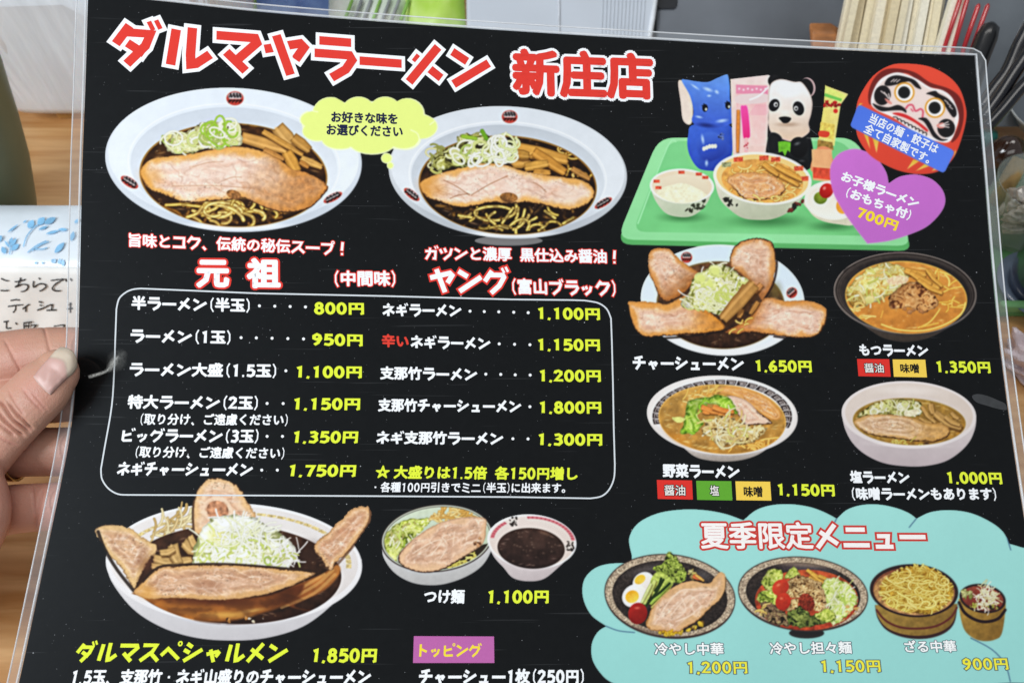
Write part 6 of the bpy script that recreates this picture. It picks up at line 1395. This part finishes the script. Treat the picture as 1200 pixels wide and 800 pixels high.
# tissue packet with blue leaves, and the handwritten note taped to its front
TP = empty('tissue_packet', ground(40, 398), 'soft white tissue packet printed with pale blue leaves, behind the hand', 'tissue packet')
PKM = mat('packet film', (222, 232, 240), .3, coat=.3, var=.05, scale=30, bump=.3)
Yb, Yf, zt = .386, .333, .056
def packet():
    n = 30; rings = []
    for i in range(n+1):
        x = -.43+i*(.20/n); t = i/n; s = .0004*math.sin(9*t)+.0003*math.sin(23*t+1); e = 1-.25*max(0, (t-.92)/.08)
        P = [(Yf-.016, .002), (Yf-.006, .03), (Yf-.001, .050), (Yf+.006, .0565+s), (Yf+.02, .0605+s), (Yf+.04, .062+s*.6), (Yb-.003, .0615), (Yb+.006, .052), (Yb+.010, .025), (Yb+.01, .002)]
        rings.append([Vector((x, y, z*e)) for y, z in P])
    V, F = loft(rings); return mesh_obj('packet_body', V, F, PKM, TP, True)
packet()
def top_pt(x, y):                                        # on the packet's sloping top, from the frame
    z = .062
    for k in range(14): p = ground(x, y, z); z = float(np.interp(p.y, [Yf-.001, Yf+.006, Yf+.02, Yf+.04, Yb-.003, Yb+.006], [.050, .0565, .0605, .062, .0615, .052]))
    return Vector((p.x, p.y, z+.0009))
BLM = mat('leaf print', (134, 192, 232), .35, var=.1, scale=80)
def leaf(x0, y0, x1, y1, w):
    P = []; dx, dy = x1-x0, y1-y0; L = math.hypot(dx, dy)
    for s in (1, -1):
        for k in range(7):
            t = k/6 if s > 0 else 1-k/6; ww = w*math.sin(math.pi*(.08+.92*t)*.98)*s
            P.append((x0+dx*t-dy/L*ww, y0+dy*t+dx/L*ww))
    mesh_obj('leaf_print', [top_pt(*p) for p in P], [tuple(range(len(P)))], BLM, TP)
def stem(P):
    V, F = ribbon(catmull(P, False, 5), 1.3); mesh_obj('leaf_print', [top_pt(*v) for v in V], F, BLM, TP)
for q in ((34, 268, 40, 259, 4), (45, 264, 53, 256, 4), (53, 263, 66, 256, 3.5), (46, 270, 57, 266, 1.6), (55, 275, 70, 271, 1.7), (69, 270, 80, 270, 1.8), (65, 297, 76, 285, 3.2), (10, 273, 22, 264, 1.2), (28, 262, 32, 259, 1), (7, 298, 3, 290, 3), (12, 291, 6, 283, 1.3), (12, 287, 15, 279, 2), (14, 289, 20, 280, 2), (14, 294, 23, 287, 3), (-3, 284, 3, 277, 3), (66, 309, 61, 305, 3), (70, 311, 71, 304, 2), (75, 313, 74, 305, 2.4), (44, 311, 42, 308, 1.6), (51, 311, 51, 308, 1.4), (84, 283, 87, 272, 2.5), (88, 262, 94, 258, 2)): leaf(*q)
for P in ([(28, 290), (32, 278), (40, 268), (46, 264)], [(33, 297), (43, 289), (55, 283)], [(38, 295), (48, 288), (58, 284)], [(40, 293), (50, 293), (56, 291)], [(12, 299), (13, 290), (12, 284)]): stem(P)
NT = empty('note', ground(40, 398), 'white paper note with handwritten black Japanese lines taped on the tissue packet', 'note')
def note_pt(x, y, h=0):                                   # the note hangs on the packet's front
    v = (y-400)/FPX
    for k in range(200):
        z = .058-k*.0003; Y = np.interp(z, [0, .03, .0475, .0575], [Yf-.019, Yf-.0085, Yf-.0032, Yf+.003])-.0008-h; p = at_y(x, y, Y)
        if p.z >= z: return Vector((p.x, Y, z))
    return Vector((p.x, Y, .0))
def note():
    nu, nv = 16, 10; X = np.linspace(-30, 112, nu+1); V = []
    for j in range(nv+1):
        for i in range(nu+1): V.append(note_pt(X[i], 311.5+j/nv*82+X[i]*.02, .0006*math.sin(i*.9+j*.5)*(j/nv)))
    o = mesh_obj('note_paper', V, grid_faces(nu, nv), mat('note paper', (240, 240, 236), .6, var=.04, scale=40), NT, True)
    s = o.modifiers.new('t', 'SOLIDIFY'); s.thickness = .0003
    IK = mat('pen ink', (26, 26, 30), .5, var=.1)
    for P in ([(1, 326), (5, 328), (10, 329)], [(0, 340), (5, 340.5), (10, 340)], [(17, 330), (25, 328.5), (30, 327)], [(24, 325), (21, 333), (18, 336), (26, 333), (32, 334), (32, 338), (28, 341), (24, 341.5)],
        [(45, 325.5), (47, 327)], [(39, 329), (39, 336), (46, 332.5), (52, 333), (53.5, 336), (50, 339), (46, 341)], [(59, 328.5), (66, 327.5), (74, 327), (67, 331), (61, 337), (64, 340.5), (71, 340.5)], [(76, 326), (78, 330)], [(82, 326), (84, 329)],
        [(12, 352), (18, 351), (23, 351.5)], [(9, 359), (18, 357.5), (27, 357)], [(18, 358), (18, 362), (15, 366)], [(34, 356), (30, 359), (26, 362)], [(30, 359), (30, 365.5)], [(45, 353), (49, 354.5)], [(46, 357), (49, 358)], [(43, 363.5), (52, 360), (58, 357), (62, 357)], [(61, 357), (60, 363)], [(54, 363.3), (66, 363)],
        [(80, 357), (84, 356)], [(82, 354), (82, 366)], [(78, 362), (85, 361)], [(4, 377), (10, 376)], [(8, 376), (7.5, 384), (13, 384)], [(18, 378), (19.5, 380)], [(27, 378), (37, 377)], [(28, 378), (28, 386)], [(34, 377), (33, 386)], [(28, 382), (34, 381.5)], [(36, 381), (42, 381), (37, 386)], [(50, 385), (52, 389)], [(57, 384), (58.5, 387.5)], [(63, 382), (75, 380.5), (74, 384)]):
        Q = catmull(P, False, 5) if len(P) > 2 else np.array(P, float); V, F = ribbon(Q, 1.7); mesh_obj('handwriting', [note_pt(v[0], v[1], .0009) for v in V], F, IK, NT)
    for P in ([(-10, 388), (8, 388), (24, 386.3), (28, 387.6), (10, 391.2), (-10, 392)],): mesh_obj('note_painted_shadow', [note_pt(p[0], p[1], .0008) for p in P], [tuple(range(len(P)))], mat('painted shadow', (58, 62, 70), .6), NT)  # dark strip painted in for the packet's shadow below the note
note()

# olive pot
def olive():
    rings = []
    for y, xr in ((262, 38), (258, 42), (243, 42), (190, 33), (145, 20), (110, 8), (85, 0), (66, -8), (60, -16), (58, -30)):
        a, b = at_y(xr, y, .42), at_y(-150 if y > 60 else -120, y, .42); c = (a+b)/2; r = (a-b).length/2; c.z = max(c.z, .001)
        rings.append([Vector((c.x+r*math.cos(t), c.y+min(r, .032)*math.sin(t), c.z)) for t in (2*math.pi*k/48 for k in range(48))])
    V, F = loft(rings); return mesh_obj('olive_flask', V, F, mat('olive glaze', (118, 126, 98), .5, coat=.1, var=.06, scale=14), None, True)
ol = olive()
tag(ol, 'plain flat olive green flask at the left edge, behind the tissue packet', 'flask')

# pale translucent tub
TUBM = mat('milky plastic', (228, 232, 238), .4, var=.06, scale=16, sss=.15, bump=1., stretch=(5, 5, .6))
def rounded_tub():
    c = ground(150, 149); n = 64; rings = []
    t_ = empty('plastic_tub', (c.x, c.y+.07, .012), 'milky white ribbed plastic tub with a block added for the shade under it', 'tub')
    for z, g, f in ((.010, .90, 0), (.012, .96, 0), (.018, .985, 0), (.03, 1, 0), (.08, 1.06, 1), (.165, 1.165, 1), (.168, 1.16, 0), (.10, 1.06, 0), (.03, .97, 0)):
        rg = []
        for k in range(n*4):
            t = 2*math.pi*k/(n*4); e = .16; cx = abs(math.cos(t))**e*math.copysign(1, math.cos(t)); sy = abs(math.sin(t))**e*math.copysign(1, math.sin(t))
            rb = (.0008*math.sin(k*1.96)+.0022*math.sin(k*.43+1)*math.sin(k*.17))*f
            rg.append(Vector((c.x+(cx*.098)*g*(1+rb), c.y+.07+(sy*.07)*g+rb, z)))
        rings.append(rg)
    V, F = loft(rings); mesh_obj('tub_body', V, F, TUBM, t_, True)
    boxm('shade_block', (c.x-.012, c.y+.055, 0), .10, .09, .0135, mat('shade block wood', (176, 128, 66), .5, var=.15, scale=90), t_, .002)  # darker wood block added to stand for the shade under the tub
rounded_tub()
# packets in front of the back wall
def pouch(name, label, x0, x1, y0, yb, dep, col, col2, pat=None):
    """soft sealed packet standing up; its front bulges"""
    nu, nv = 14, 12; V = []
    for s in (1, -1):
        for j in range(nv+1):
            for i in range(nu+1):
                u, v = i/nu, j/nv; b = (max(0, 4*u*(1-u))**.5)*(max(0, 4*v*(1-v))**.5)
                q = at(x0+(x1-x0)*u+(v-.5)*6, y0+(yb-y0)*v, dep-s*.011*b*(1+.2*math.sin(7*u+5*v)))
                V.append(q)
    n = (nu+1)*(nv+1); F = grid_faces(nu, nv)+[tuple(n+k for k in f[::-1]) for f in grid_faces(nu, nv)]
    o = mesh_obj(name, V, F, mat(name+label[:9], col, .3, coat=.4, var=.15, scale=38, bump=.6, col2=col2), None, True)
    tag(o, label, 'packet', 'small packets along the top'); return o
pouch('snack_packet', 'pale green foil packet leftmost of the packets above the menu', 236, 306, -60, 40, .70, (176, 212, 120), (132, 188, 70))
pouch('snack_packet', 'blue foil packet between the pale green and white ones', 300, 392, -60, 44, .69, (128, 160, 214), (60, 92, 160))
pw = pouch('snack_packet', 'white packet with slanting grey print beside the lime one', 384, 482, -60, 48, .685, (226, 232, 226), (196, 214, 190))
for k in range(7):
    a = at(404+k*11, 24, .6725); b = at(413+k*11, 0, .6725)
    tube('slanted_print', [a, b], .0016, (mat('grey print', (150, 156, 158), .5) if k % 3 else mat('green print', (136, 190, 84), .5)), pw, 6)
pouch('snack_packet', 'bright lime green packet nearest the white box', 474, 544, -60, 52, .68, (166, 206, 70), (196, 224, 120))

def prism(name, pts, d, thick, m, parent=None, bev=.002):
    """a solid with this outline on its near face, going back by thick"""
    bm = bmesh.new(); f = [bm.verts.new(at(x, y, d)) for x, y in pts]; bk = [bm.verts.new(at(x, y, d)+Vector((0, thick, 0))) for x, y in pts]; n = len(pts)
    bm.faces.new(f[::-1]); bm.faces.new(bk)
    for k in range(n): bm.faces.new([f[k], f[(k+1) % n], bk[(k+1) % n], bk[k]])
    bmesh.ops.recalc_face_normals(bm, faces=bm.faces)
    if bev: bmesh.ops.bevel(bm, geom=[e for e in bm.edges], offset=bev, segments=2, profile=.5, affect='EDGES')
    return bm_obj(name, bm, m, parent)
WB = empty('white_box', ground(655, 120), 'pale blue white plastic box with faint upright ribs above the menu', 'box')
prism('box_body', [(545, -80), (782, -80), (761, 60), (744, 180), (560, 180), (547, 60)], .66, .09, mat('pale plastic', (196, 204, 214), .35, var=.04, scale=8), WB, .003)
for k in range(12): tube('rib', [at(708+k*4.6, -40, .6598), at(703+k*4.2, 90, .6598)], .0006, mat('pale plastic', (196, 204, 214)), WB, 6)
tube('rib', [at(655, -40, .6598), at(655, 90, .6598)], .0012, mat('rib light', (206, 212, 220), .3), WB, 6)
tube('box_edge', [at(776, -60, .660), at(765, 20, .660), at(757, 70, .660)], .0022, mat('edge plastic', (222, 228, 234), .3), WB, 8)
STL = mat('brushed steel', (112, 118, 126), .4, .5, var=.16, scale=7)
SB = empty('steel_dispenser', ground(860, 130), 'brushed grey steel dispenser with a dark slot, behind the menu', 'dispenser')
prism('steel_case', [(768, -90), (1040, -90), (1030, 60), (1024, 190), (780, 190), (768, 60)], .665, .10, STL, SB, .004)
prism('slot', [(769, -40), (797, -40), (794, 8), (791, 11), (772, 11), (769, 8)], .6635, .004, mat('slot black', (14, 20, 28), .6), SB, .001)
# back panel of steel, low on the wall
bp_ = prism('steel_canister', [(1060, -200), (1340, -200), (1330, 150), (1070, 150)], .612, .05, mat('steel sheet', (140, 146, 152), .3, .75, var=.2, scale=9), None, .002); tag(bp_, 'shiny grey steel canister standing behind the red chopsticks and black ladles', 'canister')
# chopstick holder
CH = empty('chopstick_holder', ground(1035, 100), 'brown wooden holder under the pale disposable chopsticks', 'holder')
prism('holder_body', [(951, 37), (978, 37), (1000, 52), (1105, 58), (1098, 180), (962, 180)], .605, .012, mat('holder wood', (168, 108, 58), .5, var=.2, scale=60, stretch=(1, 1, 6)), CH, .002)
CSM = [mat('chopstick wood %d' % k, c, .6, var=.05, scale=140, stretch=(4, 4, .4)) for k, c in enumerate(((236, 226, 200), (228, 216, 184), (240, 234, 214), (222, 206, 168)))]
cs = [(963+5.1*k+RD_.uniform(-1.5, 1.5), 984+5.0*k+RD_.uniform(-2, 2), RD_.choice((2, 5, 9, 14, 18, 24))) for k in range(23)]
for k, (xb, xt, e) in enumerate(cs):
    d = .592+e*.0008; w = (.0056, .0049, .0062)[k % 3]
    a = at(xb+8, 118, d); b = at(xt+8+(xt-xb)*.7, -60, d-.004); ax = (b-a).normalized(); s = ax.cross(FW).normalized(); q = ax.cross(s)
    V = [p_+s*sx*w/2+q*sy*.0026 for p_ in (a, b) for sx, sy in ((-1, -1), (1, -1), (1, 1), (-1, 1))]
    o = mesh_obj('chopsticks', V, [(0, 1, 5, 4), (1, 2, 6, 5), (2, 3, 7, 6), (3, 0, 4, 7), (4, 5, 6, 7), (3, 2, 1, 0)], CSM[k % 4])
    tag(o, 'pale wooden disposable chopsticks packed upright in the bundle', 'chopsticks', 'disposable chopsticks in the holder')
for k, (xb, xt) in enumerate(((1088, 1114), (1096, 1121))):
    a = at(xb, 110, .588); b = at(xt+(xt-xb)*.8, -50, .582); ax = (b-a).normalized(); s = ax.cross(FW).normalized(); q = ax.cross(s)
    V = [p_+s*sx*.0042+q*sy*.0028 for p_ in (a, b) for sx, sy in ((-1, -1), (1, -1), (1, 1), (-1, 1))]
    o = mesh_obj('chopsticks', V, [(0, 1, 5, 4), (1, 2, 6, 5), (2, 3, 7, 6), (3, 0, 4, 7), (4, 5, 6, 7), (3, 2, 1, 0)], CSM[2])
    tag(o, ('pale disposable chopsticks leaning right out of the bundle', 'rightmost pale disposable chopsticks, leaning next to the red ones')[k], 'chopsticks', 'disposable chopsticks in the holder')
RDM = mat('red lacquer', (176, 30, 38), .2, coat=.8, var=.1)
for k, (xt, yt, xb) in enumerate(((1126, -3, 1106), (1134, -2, 1117), (1147, 5, 1129), (1158, 5, 1139))):
    o = tube('red_chopstick', [at(xb-7, 110, .585), at(xb, 58, .583), at(xt-1, yt+3, .580), at(xt, yt, .580)], [.0014, .0016, .0018, .0009], RDM, None, 10)
    tag(o, ('leftmost red lacquered chopstick beside the pale bundle', 'second red lacquered chopstick from the pale bundle', 'third red lacquered chopstick, its tip just inside the frame', 'red lacquered chopstick nearest the black spoon')[k], 'chopstick', 'red lacquered chopsticks')
BKM = mat('black plastic', (16, 17, 20), .3, coat=.3, var=.1)
o = tube('spoon', [at(1130, 130, .575), at(1146, 70, .573), at(1156, 44, .571), at(1161, 32, .570), at(1163, 27, .570)], [.006, .0074, .0074, .006, .002], BKM, None, 14, r2=None); tag(o, 'flat black plastic spoon handle with a rounded end above the menu corner', 'spoon')
BGM = mat('glossy black', (14, 16, 24), .25, coat=.35, var=.1)
for k, P in enumerate(([(1150, 128), (1166, 104), (1182, 82), (1196, 50), (1212, 20)], [(1152, 140), (1172, 112), (1190, 84), (1206, 60), (1226, 30)], [(1156, 150), (1176, 128), (1196, 104), (1216, 84), (1240, 60)])):
    Q = catmull(P, False, 5); o = tube('ladle', [at(x, y, .555-.006*k) for x, y in Q], .0050-.0004*k, BGM, None, 12); tag(o, ('upper glossy black ladle handle curving up at the right edge', 'middle glossy black ladle handle of the three', 'lowest glossy black ladle handle, above the white dish')[k], 'ladle', 'glossy black ladle handles')
p = ground(1163, 150, .04); o = lathe('bottle_cap', (p.x, p.y, .02), [(.001, 0), (.0075, 0), (.0078, .012), (.006, .016), (.001, .017)], mat('teal plastic', (44, 112, 104), .35), None, 24); tag(o, 'tiny teal cap behind the brown jar', 'cap')
p = ground(1208, 188); o = lathe('white_dish', (p.x, p.y, .03), [(.01, 0), (.02, .001), (.034, .010), (.042, .022), (.0435, .0225), (.041, .019), (.03, .008), (.01, .004)], mat('white glaze', (226, 232, 230), .2, coat=.5, var=.03), None, 48); tag(o, 'small white dish at the right edge below the ladles', 'dish')
p = ground(1156, 214); o = lathe('brown_jar', (p.x, p.y, 0), [(.006, 0), (.010, .001), (.0135, .010), (.0155, .022), (.0138, .034), (.008, .042), (.003, .0445), (.001, .045)], mat('brown glaze', (62, 40, 30), .12, coat=1, var=.1), None, 40); tag(o, 'round glossy dark brown jar beside the menu edge', 'jar')
# glass pot with foil sachets
p = ground(1186, 268, .0065); GP = empty('glass_pot', (p.x, p.y, .0065), 'clear glass pot of crinkled silver sachets beside the menu edge', 'glass pot')
lathe('glass', (p.x, p.y, .0065), [(.001, .0005), (.026, .001), (.028, .004), (.031, .045), (.0318, .0455), (.0302, .045), (.027, .006), (.001, .004)], mat('pot glass', (196, 212, 206), .05, coat=.6, var=.02, alpha=.22), GP, 48)
for k in range(30):
    a = RD_.uniform(1.3, 5.0); r = RD_.uniform(.002, .019); z = RD_.uniform(.018, .044); bm = bmesh.new(); bmesh.ops.create_icosphere(bm, subdivisions=2, radius=.008)
    for v in bm.verts: v.co = Vector((v.co.x*1.2, v.co.y*.7, v.co.z*.45))*RD_.uniform(.75, 1.25)
    bm.transform(Matrix.Translation((p.x+r*math.cos(a), p.y+r*math.sin(a), z)) @ Matrix.Rotation(RD_.uniform(0, 6), 4, Vector((RD_.random(), RD_.random(), RD_.random())).normalized()))
    o = bm_obj('silver_sachet', bm, mat('silver foil', (220, 214, 206), .28, .25, var=.2, scale=200)); tag(o, 'crinkled silver sachet heaped in the clear glass pot', 'sachet', 'silver sachets in the glass pot')
a = at(1166, 240, .61); b = at(1186, 205, .60); o = tube('wooden_spatula', [a, b, at(1197, 186, .595)], [.006, .0066, .006], mat('spatula wood', (196, 160, 100), .5, var=.2, scale=80), None, 10); tag(o, 'short tan wooden spatula leaning behind the glass pot', 'spatula')
# green tray and blue bowl
TR = empty('green_tray', ground(1240, 372), 'plain green plastic tray edge at the right of the menu', 'tray')
c = ground(1180, 372); boxm('tray_floor', (c.x+.15, c.y+.07, 0), .32, .14, .006, mat('tray green', (96, 156, 96), .4, var=.05), TR, .002)
boxm('tray_rim', (c.x+.15, c.y+.002, .0062), .32, .006, .008, mat('tray rim green', (124, 184, 122), .35, var=.04), TR, .002)
p = ground(1222, 342, .006); o = lathe('blue_bowl', (p.x, p.y, .0065), [(.008, 0), (.020, .0005), (.025, .004), (.028, .016), (.0305, .040), (.031, .0405), (.029, .038), (.023, .008), (.005, .005)], mat('cobalt glaze', (20, 30, 78), .12, coat=1, var=.15), None, 48); tag(o, 'deep blue glazed cup on the green tray', 'cup')
o = lathe('saucer', (p.x, p.y, .0063), [(.01, 0), (.024, .0004), (.033, .005), (.0335, .0058), (.025, .0036), (.01, .002)], mat('grey blue glaze', (120, 136, 158), .2, coat=.7, var=.1), None, 48); tag(o, 'grey blue saucer under the deep blue cup', 'saucer'); 
bpy.data.objects[o.name].location.z -= .0
# crumpled wrapper
bm = bmesh.new(); bmesh.ops.create_icosphere(bm, subdivisions=4, radius=.014)
for v in bm.verts:
    q = v.co.copy(); k = 1+.25*math.sin(q.x*420+q.y*300)+.15*math.sin(q.z*600+q.y*500); v.co = Vector((q.x*.9*k, q.y*1.3*k, max(0, (q.z+.010)*.8*k)))
c = ground(1200, 430); bm.transform(Matrix.Translation((c.x, c.y, .0005))); o = bm_obj('wrapper', bm, mat('wrapper film', (232, 216, 222), .35, coat=.4, var=.08, scale=90), None, False); tag(o, 'crumpled whitish wrapper lying on the bare table at the right', 'wrapper')
